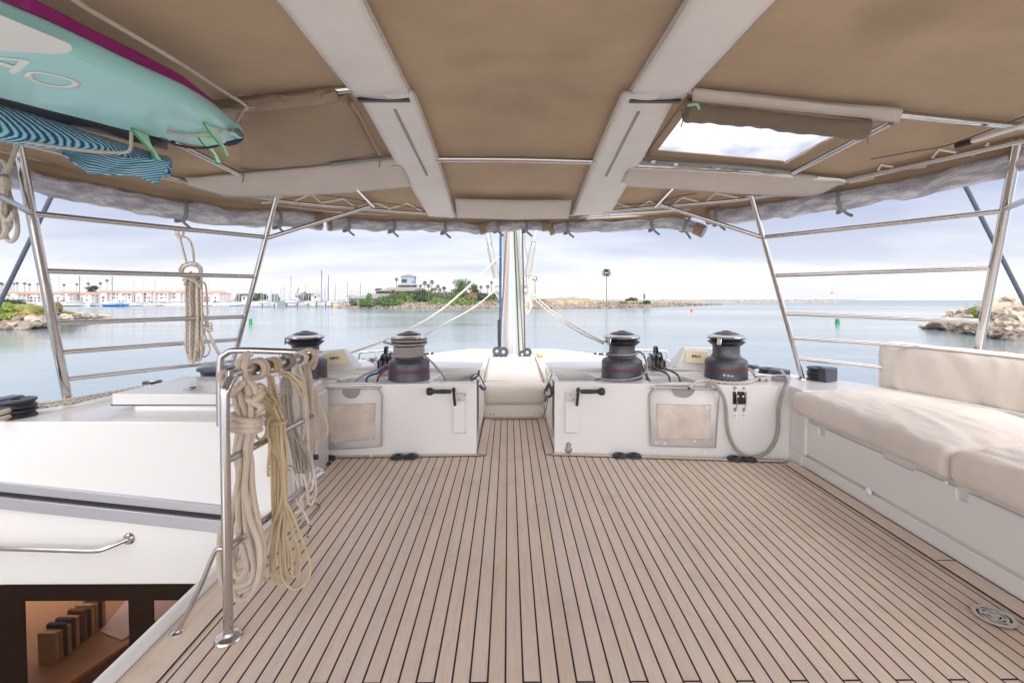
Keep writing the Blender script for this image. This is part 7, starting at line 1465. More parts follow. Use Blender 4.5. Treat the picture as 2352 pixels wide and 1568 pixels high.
for i, (x, y, cw) in enumerate([(1440, 210, 20), (1700, 245, 26), (1765, 235, 24), (1735, 270, 22), (1820, 275, 22), (1795, 300, 20), (1880, 292, 18), (1870, 285, 14), (1945, 310, 10), (2215, 280, 18), (2278, 275, 20), (2312, 240, 18), (1660, 270, 18), (1840, 305, 18), (1768, 305, 20)]):
    p_ = zI(x, y); palm(p_[0], p_[1], 682, 292 + (i % 4) * 5, cw * .2505, 'palm on the island, ' + ['left of the tower', 'leftmost behind the stepped roof', 'tallest of the group right of the tower', 'second from left in the tower group', 'middle one right of the tower', 'short one under the tallest', 'slim pair right one left of the big tree', 'slim pair left one near the big tree', 'smallest, alone left of the big tree', 'close right of the big tree', 'lower one of the pair by the mast', 'taller one of the pair by the mast', 'close against the roof edge', 'short one at the right of the tower group', 'shortest under the tower group'][i], group='palms on the island')
# tiered-roof building with tower
M_SHIN = plain('grey_shingle', (.20, .195, .185, 1), .85, var=.12, vscale=2); M_SIDE = plain('blue_grey_siding', (.27, .32, .39, 1), .7, var=.05); M_LOUV = plain('dark_louvre', (.10, .085, .075, 1), .7)
st = thing('harbour_station', 'grey tiered-roof building with a square lookout tower on the island', 'building', boat=False); Yt = 282; s_ = Yt / F
cxm = (938.5 - CX) * s_; zz = lambda y: EYE.z + (688 - y) * s_
def frust(name, x0, x1, z0, x2, x3, z1, d0, d1, m):
    bm = nb(); c0 = (x0 + x1) / 2; A_ = [(x0, Yt - d0, z0), (x1, Yt - d0, z0), (x1, Yt + d0, z0), (x0, Yt + d0, z0)]; B_ = [(x2, Yt - d1, z1), (x3, Yt - d1, z1), (x3, Yt + d1, z1), (x2, Yt + d1, z1)]
    va = [bm.verts.new(q) for q in A_]; vb = [bm.verts.new(q) for q in B_]; bm.faces.new(va[::-1]); bm.faces.new(vb)
    for i in range(4): bm.faces.new((va[i], va[(i + 1) % 4], vb[(i + 1) % 4], vb[i]))
    return obj(name, bm, m, st)
X_ = lambda z: (zI(z, 0)[0] - CX) * s_; Z_ = lambda z: zz(zI(0, z)[1])
frust('wall', X_(1062), X_(1760), 1.5, X_(1062), X_(1760), Z_(384), 12, 12, M_SIDE)
frust('roof', X_(1040), X_(1790), Z_(386), X_(1295), X_(1600), Z_(338), 13.5, 6.5, M_SHIN)
frust('louvre_band', X_(1312), X_(1640), Z_(345), X_(1312), X_(1640), Z_(312), 6.2, 6.2, M_LOUV)
frust('roof', X_(1290), X_(1715), Z_(318), X_(1385), X_(1640), Z_(285), 7.6, 4.6, M_SHIN)
frust('roof', X_(1375), X_(1712), Z_(306), X_(1460), X_(1625), Z_(280), 6.8, 4.4, M_SHIN)
frust('louvre_band', X_(1468), X_(1612), Z_(285), X_(1468), X_(1612), Z_(264), 4.1, 4.1, M_LOUV)
frust('roof', X_(1455), X_(1640), Z_(266), X_(1488), X_(1614), Z_(254), 5.0, 3.7, M_SHIN)
tw_ = frust('tower', X_(1491), X_(1610), Z_(258), X_(1491), X_(1610), Z_(183), 3.6, 3.6, M_SIDE)
frust('roof', X_(1484), X_(1616), Z_(184), X_(1547), X_(1553), Z_(158), 4.1, .1, M_SHIN)
for (a, b, c_, d_) in ((1500, 1548, 208, 241), (1594, 1608, 228, 240)):
    bm = nb(); bx(X_(a), X_(b), Yt - 3.66, Yt - 3.5, Z_(d_), Z_(c_), bm); obj('window', bm, M_BLK, tw_)
bm = nb(); tube(bm, [(X_(1413), Yt + 3, Z_(300)), (X_(1413), Yt + 3, Z_(140))], .06, 6); obj('antenna', bm, M_WHITE, st)
# ---------------------------------------------------------------- harbour-front houses
M_STUC = plain('white_stucco', (.50, .465, .445, 1), .85, var=.05, vscale=.4); M_STUC2 = plain('pink_stucco', (.49, .425, .40, 1), .85, var=.05, vscale=.4); M_TILE = plain('terracotta', (.36, .20, .145, 1), .8, var=.2, vscale=1.5, bump=.5, bscale=6, bd=.08)
M_WIN = plain('dark_window', (.05, .07, .09, 1), .15, var=.3, vscale=.7)
bm = nb(); prism(bm, [(-320, 345), (-60, 345), (-45, 600), (-420, 600)], -1, 1.6); obj('quay', bm, plain('quay_concrete', (.42, .40, .37, 1), .9), None, boat=False, kind='structure', bevel=.1)
zL_ = lambda x, y: (x * .2338, 589.2 + .2338 * y)
HB = [(-60, 215, 342, 3, 0), (215, 402, 342, 3, 1), (402, 500, 345, 3, 0), (502, 718, 338, 3, 1), (712, 932, 348, 3, 0), (932, 1140, 332, 3, 1), (1136, 1290, 335, 3, 0), (1284, 1482, 333, 3, 1), (1478, 1650, 335, 3, 0), (1690, 1842, 330, 3, 1), (1842, 1960, 345, 3, 0), (1955, 2190, 338, 3, 1)]
hd = ['at the left picture edge', 'second from the left behind the shroud', 'third from the left, behind the near post', 'with a small attic vent right of the near post', 'with a gabled wing below the low palm', 'right of the dark round tree', 'under the tallest palm', 'with long tiled eave in mid row', 'last before the gap in the row', 'first right of the gap', 'behind the hanging rope coil', 'rightmost with a stepped gable']
for i, (x0, x1, yt, fl, g) in enumerate(HB):
    Yb = 445 + (i % 3) * 5; t = thing('townhouse', 'stucco terrace house with terracotta roof, ' + hd[i], 'house', 'stucco houses along the harbour', boat=False); rn = random.Random(i + 40)
    a = WY(zL_(x0, 0)[0], 700, Yb); b = WY(zL_(x1, 0)[0], zL_(0, yt)[1], Yb); w = b.x - a.x; zt_ = b.z; ze = zt_ - 2.3; mW = M_STUC2 if g else M_STUC
    bm = nb(); bx(a.x, b.x, Yb, Yb + 13, 1.5, ze, bm); wl = obj('wall', bm, mW, t)
    bm = nb(); V_ = [bm.verts.new(q) for q in [(a.x - .5, Yb - .8, ze), (b.x + .5, Yb - .8, ze), (b.x + .5, Yb + 13.5, ze), (a.x - .5, Yb + 13.5, ze), (a.x + w * .12, Yb + 6, zt_), (b.x - w * .12, Yb + 6, zt_)]]
    for f in ((0, 1, 5, 4), (1, 2, 5), (2, 3, 4, 5), (3, 0, 4), (3, 2, 1, 0)): bm.faces.new([V_[k] for k in f])
    obj('roof', bm, M_TILE, t)
    # gabled wing
    gw = w * rn.uniform(.32, .42); g0 = a.x + (w - gw) * rn.choice((.05, .5, .92)); gz_ = ze - .6; bm = nb(); extr(bm, [(g0, Yb - 2.5, 1.5), (g0 + gw, Yb - 2.5, 1.5), (g0 + gw, Yb - 2.5, gz_), (g0 + gw / 2, Yb - 2.5, gz_ + gw * .2), (g0, Yb - 2.5, gz_)], (0, 5, 0)); wing = obj('wing', bm, mW, t)
    bm = nb(); extr(bm, [(g0 - .4, Yb - 2.9, gz_ - .1), (g0 + gw / 2, Yb - 2.9, gz_ + gw * .2 + .12), (g0 + gw + .4, Yb - 2.9, gz_ - .1), (g0 + gw + .4, Yb - 2.9, gz_ + .25), (g0 + gw / 2, Yb - 2.9, gz_ + gw * .2 + .5), (g0 - .4, Yb - 2.9, gz_ + .25)], (0, 6, 0)); obj('roof', bm, M_TILE, t)
    for fl_i in range(3):
        zb_ = 2.6 + fl_i * (ze - 2.2) / 3; n = max(3, int(w / 3.4))
        for k in range(n):
            xc_ = a.x + w * (k + .5) / n; infr = g0 - .3 < xc_ < g0 + gw + .3
            if rn.random() < .22: continue
            ww = rn.choice((.7, .9, 1.3)); hh_ = rn.choice((1.5, 1.9)) if zb_ + 2 < ze - .3 else 1.3; yw = (Yb - 2.5 if infr else Yb)
            if infr and not (g0 + ww < xc_ < g0 + gw - ww): continue
            bm = nb(); bx(xc_ - ww, xc_ + ww, yw - .06, yw + .2, zb_, zb_ + hh_, bm); obj('window', bm, M_WIN, wing if infr else wl)
for i, (x, y, cw) in enumerate([(8, 265, 16), (25, 272, 14), (108, 272, 10), (135, 268, 12), (168, 264, 15), (242, 266, 15), (290, 275, 15), (370, 270, 12), (628, 280, 15), (755, 273, 14), (867, 268, 17), (985, 265, 17), (1051, 238, 17), (1100, 262, 8)]):
    p_ = zL_(x, y); palm(p_[0], p_[1], 690, 475 + (i % 4) * 6, cw * .2338, 'palm rising behind the stucco houses, ' + ['first from the left edge', 'second from the left edge', 'right beside the grey shroud', 'next after the shroud', 'third tall one left of the near post', 'second one left of the near post', 'closest left of the near post', 'half hidden by the near post', 'alone right of the near post', 'behind the mast left of the round tree', 'rising out of the dark round tree', 'just right of the dark round tree', 'tallest of the row', 'tiny one right of the tallest'][i], group='palms behind the harbour houses')
p_ = zL_(905, 285); tree('dark round evergreen tree behind the stucco houses', p_[0], p_[1], p_[1] + 14, 12, 480, 2, 21)
# ---------------------------------------------------------------- boats
M_HULL = plain('boat_white', (.52, .52, .53, 1), .3); M_BLUE = plain('boat_blue', S(50, 110, 170), .3); M_NAVY = plain('sail_cover_navy', S(40, 70, 120), .7); M_TEALC = plain('sail_cover_teal', S(50, 120, 140), .7); M_GLS = plain('boat_glass', (.03, .04, .05, 1), .1)
def hullm(L_, Bm, H_, stern=.85):
    bm = nb(); n = 12; rings = []
    for i in range(n + 1):
        t = i / n; w = Bm / 2 * (stern + (1 - stern) * smooth(t / .35)) * (1 - smooth((t - .45) / .55) ** 1.6 * .97); sh = H_ * (1 + .35 * t * t); x = -L_ / 2 + L_ * t + .0
        rings.append([bm.verts.new((x + (.05 * L_ * t if k in (0, 4) else 0), y, z)) for k, (y, z) in enumerate([(-w, sh), (-w * .9, sh * .45), (0, -.3), (w * .9, sh * .45), (w, sh)])])
    for a, b in zip(rings, rings[1:]):
        for k in range(4): bm.faces.new((a[k], a[k + 1], b[k + 1], b[k]))
        bm.faces.new((a[4], a[0], b[0], b[4]))
    bm.faces.new(rings[0]); bm.faces.new(rings[-1][::-1]); return bm
def place(t, x, ywl, Y=None, rz=0):
    Y = Y or 4.5 * F / (ywl - 688); t['placed'] = 1; t.location = ((x - CX) / F * Y, Y, 0); t.rotation_euler = (0, 0, rz); return Y
def motor(label, x, ywl, wpx, hull=None, fly=True, rz=0, Y=None, blue=False):
    t = thing('motor_yacht', label, 'boat', 'motor yachts at the docks', boat=False); Y = place(t, x, ywl, Y, rz); L_ = 1.22 * wpx / F * Y / max(.5, abs(math.cos(rz))); Bm = L_ * .3; H_ = L_ * .105
    obj('hull', hullm(L_, Bm, H_), hull or M_HULL, t)
    def cab(x0, x1, z0, z1, w, m, s=.12):
        bm = nb(); extr(bm, [(x0 * L_, -w * L_, z0 * L_), (x1 * L_, -w * L_, z0 * L_), ((x1 - s) * L_, -w * L_, z1 * L_), ((x0 + .01) * L_, -w * L_, z1 * L_)], (0, 2 * w * L_, 0)); return bm
    c_ = obj('cabin', cab(-.32, .30, .095, .20, .105, 0, .14), M_HULL, t, bevel=.05); obj('window', cab(-.28, .262, .135, .172, .1065, 0, .055), M_GLS, c_)
    if fly:
        obj('flybridge', cab(-.30, .08, .20, .255, .095, 0, .03), M_HULL, t, bevel=.04); f_ = obj('hardtop', cab(-.26, .06, .32, .335, .10, 0, .01), M_HULL, t)
        for q in (-.22, .0):
            for w in (-.09, .09): bm = nb(); tube(bm, [(q * L_, w * L_, .25 * L_), ((q - .02) * L_, w * L_, .325 * L_)], .007 * L_, 6); obj('support', bm, M_HULL, t)
    if blue: obj('canvas_cover', cab(-.46, -.28, .11, .185, .11, 0, .02), M_BLUE, t)
    bm = nb(); tube(bm, [(.2 * L_, 0, .15 * L_), (.52 * L_, 0, .19 * L_)], .006 * L_, 5); tube(bm, [(.52 * L_, 0, .13 * L_), (.52 * L_, 0, .19 * L_)], .006 * L_, 5); obj('bow_rail', bm, M_STEEL, t)
    return t
MOT = [(170, 488, 190, 0, 1, .3, 0), (255, 490, 140, 0, 0, .2, 0), (345, 488, 120, 0, 0, 2.9, 0), (450, 487, 110, 0, 1, .3, 0), (608, 488, 100, 0, 1, 2.8, 0), (745, 490, 210, 0, 0, .1, 0), (895, 489, 150, 0, 1, .5, 0), (1140, 492, 175, 1, 1, .15, 0), (1270, 483, 95, 0, 0, 2.8, 0), (1395, 482, 130, 0, 1, .4, 0), (1560, 480, 110, 0, 0, .3, 1), (1640, 480, 130, 0, 1, .5, 0), (1745, 478, 150, 0, 1, .4, 0), (1830, 476, 90, 0, 0, 2.7, 0), (1985, 474, 90, 0, 0, .3, 0), (2120, 472, 110, 0, 0, 2.9, 0)]
md = ['leftmost flybridge cruiser seen past the shroud', 'low open cruiser left of the near post', 'small cruiser facing left by the near post', 'cruiser hidden by the near post', 'cruiser just right of the near post', 'long low express cruiser', 'tall cruiser with two decks', 'bright blue hull with a white top', 'small cruiser right of the blue hull', 'cruiser left of the blue canvas one', 'cruiser with bright blue canvas aft', 'second tall cruiser right of the blue canvas', 'big cruiser left of the rope coil', 'small cruiser beside the rope coil', 'low cruiser right of the rope coil', 'last low cruiser on the right of the row']
for i, (x, y, w, h, f_, rz, bl__) in enumerate(MOT):
    p_ = zL_(x, y); motor(('white motor yacht in the left marina, ' if not h else 'motor yacht in the left marina, ') + md[i], p_[0], p_[1], w * .2338, M_BLUE if h else None, f_, rz, blue=bl__)
MO2 = [(235, 440, 140, 1, .5, 'left end of the middle dock, tall'), (130 + 170, 440, 70, 0, .3, 'small behind the dock ramp'), (380, 425, 90, 0, 2.8, 'low one behind the grey ramp'), (490, 452, 170, 1, .3, 'largest sport cruiser of the middle dock'), (575, 440, 90, 1, .4, 'close right of the largest cruiser'), (880, 455, 120, 1, .8, 'rounded white cruiser left of the island'), (965, 440, 60, 0, .3, 'last small one before the island'), (180, 440, 80, 0, 2.7, 'second from the left of the middle dock'), (430, 440, 90, 1, .2, 'left neighbour of the largest cruiser'), (640, 440, 80, 0, 2.8, 'right of the slanting crane'), (700, 440, 90, 1, .4, 'before the pinkish building'), (760, 440, 80, 0, .3, 'under the tallest dark mast'), (830, 440, 80, 1, 2.7, 'left of the rounded white cruiser'), (925, 440, 70, 1, .3, 'right of the rounded white cruiser')]
for i, (x, y, w, f_, rz, d_) in enumerate(MO2):
    p_ = zI(x, y); motor('white motor yacht, ' + d_, p_[0], 705, w * .2505, None, f_, rz, Y=296 + i * 2)
def sail(label, x, ytop, Y, L_=11, cover=None, dark=False, rz=.2, mr=1.0):
    t = thing('sailing_boat', label, 'boat', 'sailing boats in the marina', boat=False); place(t, x, 0, Y, rz); H_ = EYE.z + (688 - ytop) / F * Y
    obj('hull', hullm(L_, L_ * .28, 1.15, .7), M_HULL, t); bm = nb(); extr(bm, [(-.2 * L_, -.9, 1.1), (.18 * L_, -.9, 1.1), (.12 * L_, -.8, 1.7), (-.18 * L_, -.8, 1.75)], (0, 1.75, 0)); obj('cabin', bm, M_HULL, t)
    bm = nb(); tube(bm, [(.06 * L_, 0, 1), (.06 * L_, 0, H_)], .235 * mr, 6); m_ = obj('mast', bm, M_MD if dark else M_ML, t)
    bm = nb(); z = 1 + (H_ - 1) * .58; tube(bm, [(.06 * L_, -.9, z), (.06 * L_, .9, z)], .05, 5); obj('spreader', bm, M_ML, m_)
    bm = nb(); tube(bm, [(.05 * L_, 0, 2.6), (-.35 * L_, 0, 2.7)], .28 if cover else .1, 8); obj('boom', bm, cover or M_ML, t)
    return t
M_ML = plain('mast_alu', (.34, .35, .37, 1), .6); M_MD = plain('mast_dark', (.14, .155, .19, 1), .6)
LM = [(570, 188, 0), (770, 190, 1), (1090, 195, 1), (960, 238, 0), (1235, 262, 0), (1300, 235, 0), (1326, 262, 0), (1400, 248, 0), (1507, 228, 0), (1517, 245, 0), (1342, 300, 0), (1625, 288, 0), (1685, 290, 0), (1723, 270, 0), (1760, 300, 0), (2043, 222, 0), (2150, 330, 0), (2228, 300, 0), (2268, 322, 0), (2310, 255, 0), (2335, 300, 0), (1190, 300, 0), (1450, 290, 0)]
for i, (x, y, dk) in enumerate(LM):
    p_ = zL_(x, y); sail('sailing boat before the stucco houses, %s mast from the left there' % nth(sorted(q[0] for q in LM).index(x)), p_[0], p_[1], 335 + (i % 5) * 12, 10 + i % 3, [None, M_NAVY, None, M_TEALC, None][i % 5], dk, .3 + (i % 3) * .3, 1.2 if dk else .9)
IM = [(190, 252, 0), (240, 268, 0), (365, 262, 0), (393, 285, 0), (412, 280, 0), (463, 180, 1), (532, 220, 0), (567, 208, 0), (600, 250, 1), (626, 235, 0), (675, 260, 0), (697, 240, 0), (712, 237, 0), (745, 125, 2), (797, 230, 0), (811, 173, 2), (870, 248, 1), (912, 268, 0), (943, 262, 0), (982, 232, 1), (996, 250, 0), (1025, 240, 0), (1060, 280, 0), (1095, 235, 0), (1103, 242, 1), (1130, 232, 0), (1175, 290, 0), (1200, 284, 0), (1215, 290, 0), (1280, 236, 0), (290, 300, 0), (330, 310, 0), (440, 290, 0), (500, 285, 0), (550, 290, 0), (650, 290, 0), (770, 290, 0), (840, 285, 0), (890, 300, 0), (960, 300, 0), (1010, 290, 0), (1045, 300, 0), (1080, 295, 0), (1150, 300, 0), (1240, 305, 0), (720, 300, 0), (925, 240, 0), (860, 280, 0)]
_r = random.Random(77); IM += [(int(_r.uniform(180, 1300)), int(_r.uniform(235, 315)), 0) for _k in range(34)]
for i, (x, y, dk) in enumerate(IM):
    p_ = zI(x, y); sail('sailing boat with %s mast, %s from the left in the middle marina' % ('the tallest dark' if y < 130 else 'a tall dark' if dk == 2 else 'a slim dark' if dk else 'a thin pale', nth(sorted(enumerate(IM), key=lambda q: (q[1][0], q[0])).index((i, (x, y, dk))))), p_[0], p_[1], 318 + (i * 7 % 60), 10 + i % 3, [None, M_NAVY, M_TEALC][i % 3] if i % 2 else None, dk, .2 + (i % 4) * .3, 1.5 if dk == 2 else 1.0 if dk else .8)
# dock with ramp
dk_ = thing('dock', 'long low floating dock with piles before the middle marina', 'dock', boat=False); a = WG(584, 706.2); b = WG(805, 706.0); bm = nb(); bx(a.x, b.x, a.y, a.y + 3, .15, .55, bm); obj('deck', bm, plain('dock_wood', (.22, .21, .19, 1), .85), dk_)
for z in (210, 320, 435, 530, 630, 705, 790, 850, 950, 975):
    p_ = WY(zI(z, 0)[0], 700, a.y + 1); bm = nb(); tube(bm, [(p_.x, p_.y, -1), (p_.x, p_.y, 2.6)], .28, 8); obj('pile', bm, M_BLK, dk_)
t = thing('dock_shelter', 'slanting dark grey green boarded ramp shelter on the dock', 'shelter', boat=False); bm = nb(); extr(bm, [WY(*zI(x, y), 288) for x, y in [(325, 408), (395, 408), (422, 455), (420, 468), (380, 468)]], (0, 3, 0)); obj('ramp', bm, plain('ramp_green', (.16, .20, .20, 1), .8), t)
t = thing('dock_box', 'grey boarded shed among the docked boats', 'shed', boat=False); bm = nb(); extr(bm, [WY(*zI(x, y), 292) for x, y in [(592, 408), (698, 402), (698, 442), (592, 440)]], (0, 3, 0)); obj('wall', bm, plain('shed_grey', (.36, .37, .35, 1), .8), t)
t = thing('fuel_pump', 'small yellow pump cabinet at the end of the dock', 'pump', boat=False); q = WY(*zI(878, 455), 286); bm = nb(); box(bm, (q.x, q.y, 1.4), (2.2, 1, 1.8)); obj('cabinet', bm, plain('pump_yellow', S(225, 190, 80), .6), t, bevel=.1)
t = thing('dock_crane', 'dark slanting deck crane rising over the docked boats', 'crane', boat=False); bm = nb(); q = [WY(*zI(x, y), 300) for x, y in [(520, 345), (545, 285)]]; tube(bm, q, .5, 6); q = [WY(*zI(x, y), 300) for x, y in [(515, 360), (570, 345)]]; tube(bm, q, 1.2, 6); obj('jib', bm, M_ROCKG, t)
for k, (x0, x1, y0, y1) in enumerate(((655, 735, 348, 380), (20, 70, 352, 400), (980, 1060, 352, 385))):
    smallhouse(['pinkish flat-roofed building behind the docked boats', 'grey low building far left of the middle marina', 'pale low building behind the masts by the island'][k], zI(x0, 0)[0], zI(x1, 0)[0], zI(0, y0)[1], zI(0, y1)[1] + 5, 520, M_STUC2 if k == 0 else M_STUC, M_STUC2 if k == 0 else M_SHIN, .15, 'building', name='building')
for k, (x, w) in enumerate([(10, 40), (60, 40), (150, 60), (200, 40), (330, 30), (575, 25), (620, 40), (690, 40)]):
    p_ = zI(x, 350); bush(p_[0], p_[1], 692, w * .2505, 530, 2 if k % 2 else 6, 'distant dark hedge behind the middle marina, %s from the left' % nth(k), k, 'distant hedges behind the marina')
bm = nb(); prism(bm, [(-285, 470), (-95, 520), (-60, 900), (-400, 900)], -1, 1.2); obj('far_shore', bm, plain('far_shore_mud', (.30, .27, .20, 1), .9), None, boat=False, kind='structure')
# buoys
def buoy(label, x, ywl, wpx, hpx, c, cone=False):
    t = thing('buoy', label, 'buoy', boat=False); Y = 4.5 * F / (ywl - 688); p_ = ((x - CX) / F * Y, Y, 0); w = wpx / F * Y / 2; h_ = hpx / F * Y; m = plain('buoy_paint_%d' % int(x), c, .5)
    bm = nb(); lathe(bm, [(0, -.3), (w, -.3), (w, h_ * .28), (0, h_ * .28)], p_, 20); obj('float', bm, m, t); bm = nb()
    lathe(bm, [(0, h_ * .26), (w * .8, h_ * .26), (w * .08 if cone else w * .5, h_), (0, h_)] if cone else [(0, h_ * .26), (w * .85, h_ * .26), (w * .82, h_), (0, h_)], p_, 20); obj('top_mark', bm, m, t)
buoy('small green can buoy on the water left of the railing foot', 575.5, 744, 8, 12, S(30, 130, 75)); buoy('green can buoy between the bars of the right railing', 1923.5, 743, 10, 11, S(15, 130, 75))
buoy('red cone buoy in the channel right of the island', 1588.5, 714.5, 6.5, 7, S(225, 80, 70), True); buoy('distant red cone buoy below the breakwater end', 1900, 699.2, 4, 4, S(225, 90, 80), True); buoy('tiny orange buoy in front of the dock', 774, 710.5, 3.2, 4, S(225, 130, 50), True)
# ---------------------------------------------------------------- near bank on the left
def bankfront(x): return 4.5 * F / (757 - 688) * (1 + .62 * smooth((x - 60) / 170))
mbk = Mat('bank_ground'); mbk.set(Roughness=.95); gz2 = mbk.n('ShaderNodeSeparateXYZ'); mbk.L.new(mbk.n('ShaderNodeNewGeometry').outputs['Position'], gz2.inputs[0]); nb1 = mbk.noise(.35, 5, .65); nb2 = mbk.noise(1.3, 5, .65)
cc = mbk.mix(mbk.rng(nb1, .42, .58), S(132, 98, 66), S(140, 140, 60)); cc = mbk.mix(mbk.rng(nb2, .52, .66), cc, S(90, 76, 52)); cc = mbk.mix(mbk.rng(gz2.outputs[2], 2.9, 3.2), cc, S(112, 118, 58)); cc = mbk.mix(mbk.rng(gz2.outputs[2], .9, .5), cc, S(95, 85, 78)); mbk.col(cc); mbk.bump(nb2, .8, .4)
bm = nb()
def fbk(u, v):
    x = -160 + 385 * u; Yf_ = bankfront(x); e = smooth((226 - x) / 60); dep = 14 + 26 * smooth((190 - x) / 150); Y = Yf_ + dep * v; X = (x - CX) / F * Y; top = 3.3 * smooth((240 - x) / 190) + .3
    z = -.6 + (top + .6) * smooth(min(1, v * dep / 11)) * e * (1 - smooth((v - .9) / .1) * .9); z += (.5 * mnoise.noise(Vector((X * .25, Y * .25, 1))) + .25 * mnoise.noise(Vector((X * .8, Y * .8, 4)))) * smooth(v * 4) * e * (1 - smooth((v * dep - 14) / 6)); return Vector((X, Y, z))
grid(bm, fbk, 110, 60); obj('bank_terrain', bm, mbk.m, None, boat=False, kind='structure')
bm = nb(); rn = random.Random(8)
for i in range(900):      # low ground cover
    x = rn.uniform(-30, 205); v = rn.random(); Yf_ = bankfront(x); Y = Yf_ + 3 + 9 * v; X = (x - CX) / F * Y; top = 3.3 * smooth((240 - x) / 190); z = top * smooth((Y - Yf_) / 11)
    leafball(bm, (X, Y, z + .1), .45, .45, .22, 8, .11, i)
obj('ground_cover', bm, leafm('iceplant', (.14, .10, .035), (.30, .30, .07)), None, boat=False, kind='stuff')
for i, (x, y0, y1, w, Y, mi) in enumerate([(8, 692, 712, 24, 84, 4), (62, 702, 714, 16, 86, 4), (86, 705, 716, 14, 84, 4), (20, 700, 720, 22, 80, 4), (40, 686, 704, 14, 98, 2), (14, 685, 703, 14, 100, 2), (128, 695, 722, 10, 100, 5), (150, 716, 732, 18, 98, 1), (55, 716, 732, 26, 82, 5), (105, 714, 730, 20, 90, 1), (12, 722, 740, 22, 76, 4), (170, 720, 732, 14, 104, 1)]):
    bush(x, y0 + 4, y1, w, Y, mi, ['bright lime bush at the far left of the near bank', 'bright lime bush under the shroud', 'bright lime bush left of the near post', 'lime clump below the leftmost one', 'dark clipped bush behind the lime ones', 'dark round bush at the left edge behind the lime ones', 'tall dry shrub right of the near post', 'olive mound toward the bank tip', 'brown mound mid slope', 'olive mound at the post', 'lime clump low on the left slope', 'last olive mound at the bank tip'][i], i, 'bushes on the near left bank')
RKM = []
for s in range(6):
    b = nb(); ball(b, (s * 3.0, 0, 0), 1, (1, 1, 1), 3, .5); 
    for v in b.verts: v.co -= Vector((s * 3.0, 0, 0)); v.co += v.co * .10 * mnoise.noise(v.co * 3.5 + Vector((s, 9, 1)))
    me = bpy.data.meshes.new('boulder'); b.to_mesh(me); b.free()
    for p in me.polygons: p.use_smooth = True
    me.set_sharp_from_angle(angle=math.radians(28)); RKM.append(me)
def rock(loc, s, m, rn, label, group):
    me = RKM[rn.randrange(6)]; key = me.name + m.name
    if key not in BUSHM: c = me.copy(); c.materials.append(m); BUSHM[key] = c
    o = bpy.data.objects.new('boulder', BUSHM[key]); C.objects.link(o); o.location = loc; o.scale = (s * rn.uniform(.9, 1.5), s * rn.uniform(.8, 1.1), s * rn.uniform(.55, .8)); o.rotation_euler = (rn.uniform(-.4, .4), rn.uniform(-.4, .4), rn.uniform(0, 6)); o['placed'] = 1
    return lab(o, label, 'rock', group)
rn = random.Random(31)
for i in range(110):
    x = -20 + 250 * (i / 110) + rn.uniform(-3, 3); Yf_ = bankfront(x); t = rn.random(); e = smooth((240 - x) / 60); Y = Yf_ - .6 + 5.5 * t; X = (x - CX) / F * Yf_; rock((X, Y, (.15 + 1.5 * t * smooth((240 - x) / 150)) * 1.0), rn.uniform(.35, 1.0) * (.6 + .4 * e), M_ROCK if rn.random() < .7 else M_ROCK2, rn, 'brown boulder at the foot of the left bank', 'boulders along the left bank')
# ---------------------------------------------------------------- rock mole on the right
def molefront(x): return 4.5 * F / ((755 - 688) + 30 * smooth((x - 2125) / 260))
bm = nb()
def fm(u, v):
    x = 2128 + 330 * u; Yf_ = molefront(x); Y = Yf_ + 16 * v; X = (x - CX) / F * Yf_ + (Y - Yf_) * (x - CX) / F * .8; top = 4.3 * smooth((x - 2125) / 240); return Vector((X, Y, -.6 + (top + .5) * math.sin(PI * min(1, v * .62 + .0)) ** .9 * 1.0))
grid(bm, fm, 60, 20); obj('mole_core', bm, M_ROCK2, None, boat=False, kind='structure')
k = 0
for i in range(330):
    u = rn.random() ** .8; x = 2132 + 270 * u; t = rn.random(); Yf_ = molefront(x); Y = Yf_ + 9 * t; top = 4.3 * smooth((x - 2125) / 240); z = top * math.sin(PI * min(.5, t * 9 / 16 * .62)) * 1.05; X = (x - CX) / F * Yf_ + (Y - Yf_) * (x - CX) / F * .8
    if k >= 230: break
    k += 1; rock((X, Y, z + .1), rn.uniform(.65, 1.5) * (.55 + .45 * smooth((x - 2130) / 80)), M_ROCK2 if t > .12 else M_ROCK, rn, 'pale boulder on the mole behind the settee', 'boulders on the right mole')
rock(((2142 - CX) / F * 73, 73, .05), 1.1, M_ROCK, rn, 'low flat dark rock at the tip of the right mole', 'boulders on the right mole').scale = (2.2, .9, .3)
for i, (x, y0, y1, w, Y, mi) in enumerate([(2247, 712, 730, 10, 62, 4), (2285, 700, 712, 16, 68, 4), (2340, 706, 722, 20, 60, 4)]):
    bush(x, y0, y1, w, Y, mi, ['small yellow green tuft at the spindly shrub foot', 'yellow green tuft on the mole top left of the post', 'yellow tuft among the boulders right of the post'][i], i, 'tufts on the mole')
t = thing('spindly_shrub', 'tall spindly shrub with sparse leaves on the mole', 'shrub', boat=False); b0 = WY(2232, 732, 64); bm = nb(); rn = random.Random(4); tips = []
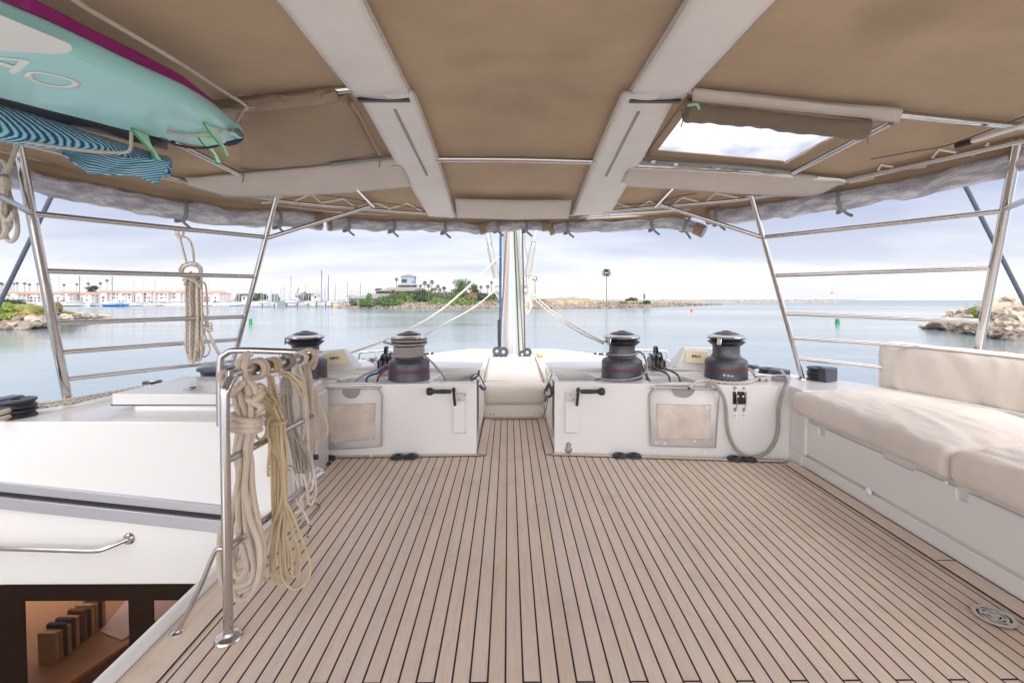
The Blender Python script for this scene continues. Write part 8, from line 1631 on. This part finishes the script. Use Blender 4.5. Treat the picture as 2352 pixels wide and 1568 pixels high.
for k in range(14):
    an = rn.uniform(-1, 1); h_ = rn.uniform(.9, 2.6); p1 = b0 + Vector((an * .5 * h_ * .5, rn.uniform(-.4, .4), h_ * .6)); p2 = b0 + Vector((an * h_ * .45, rn.uniform(-.6, .6), h_)); tube(bm, [b0, p1, p2], .018, 5, 3, rf=lambda q: 1.2 - .9 * q); tips += [p1, p2, (p1 + p2) / 2]
obj('stem', bm, plain('stem_brown', (.25, .19, .13, 1), .9), t); bm = nb()
for i, q in enumerate(tips): leafball(bm, q, .22, .22, .25, 9, .055, i + 400)
obj('foliage', bm, leafm('thin_leaf', (.16, .20, .08), (.28, .32, .12)), t)

# every boulder is told apart by its place along its shore
for nm, txt in (('boulders on the right mole', '%s pale boulder on the right mole, %s from its left tip'), ('boulders along the left bank', '%s brown boulder on the left bank, %s from the left edge')):
    os_ = sorted([q for q in C.objects if q.get('group') == nm and q.name.startswith('boulder')], key=lambda q: q.location.x / q.location.y)
    for i, q in enumerate(os_): q['label'] = txt % ('large' if max(q.scale) > 1.2 else 'middling' if max(q.scale) > .8 else 'small', nth(i))
# ================================================================ put every thing's origin at its base, the yacht's things into the yacht's trim
bpy.context.view_layer.update()
def kids(o):
    r = []
    for c in o.children: r.append(c); r += kids(c)
    return r
for o in [q for q in C.objects if q.parent is None and q.type in ('MESH', 'EMPTY') and 'placed' not in q]:
    t = [o] + kids(o); ms = [q for q in t if q.type == 'MESH']
    if not ms: continue
    seen = set(); lo = Vector((1e9,) * 3); hi = Vector((-1e9,) * 3)
    for q in ms:
        for v in q.data.vertices:
            for i in range(3):
                lo[i] = min(lo[i], v.co[i]); hi[i] = max(hi[i], v.co[i])
    c = Vector(((lo.x + hi.x) / 2, (lo.y + hi.y) / 2, lo.z))
    for q in ms:
        if q.data.name in seen: continue
        seen.add(q.data.name); q.data.transform(Matrix.Translation(-c))
    o.matrix_world = (BM if o.name in BOAT else Matrix()) @ Matrix.Translation(c)
for q in C.objects:
    if 'placed' in q: del q['placed']
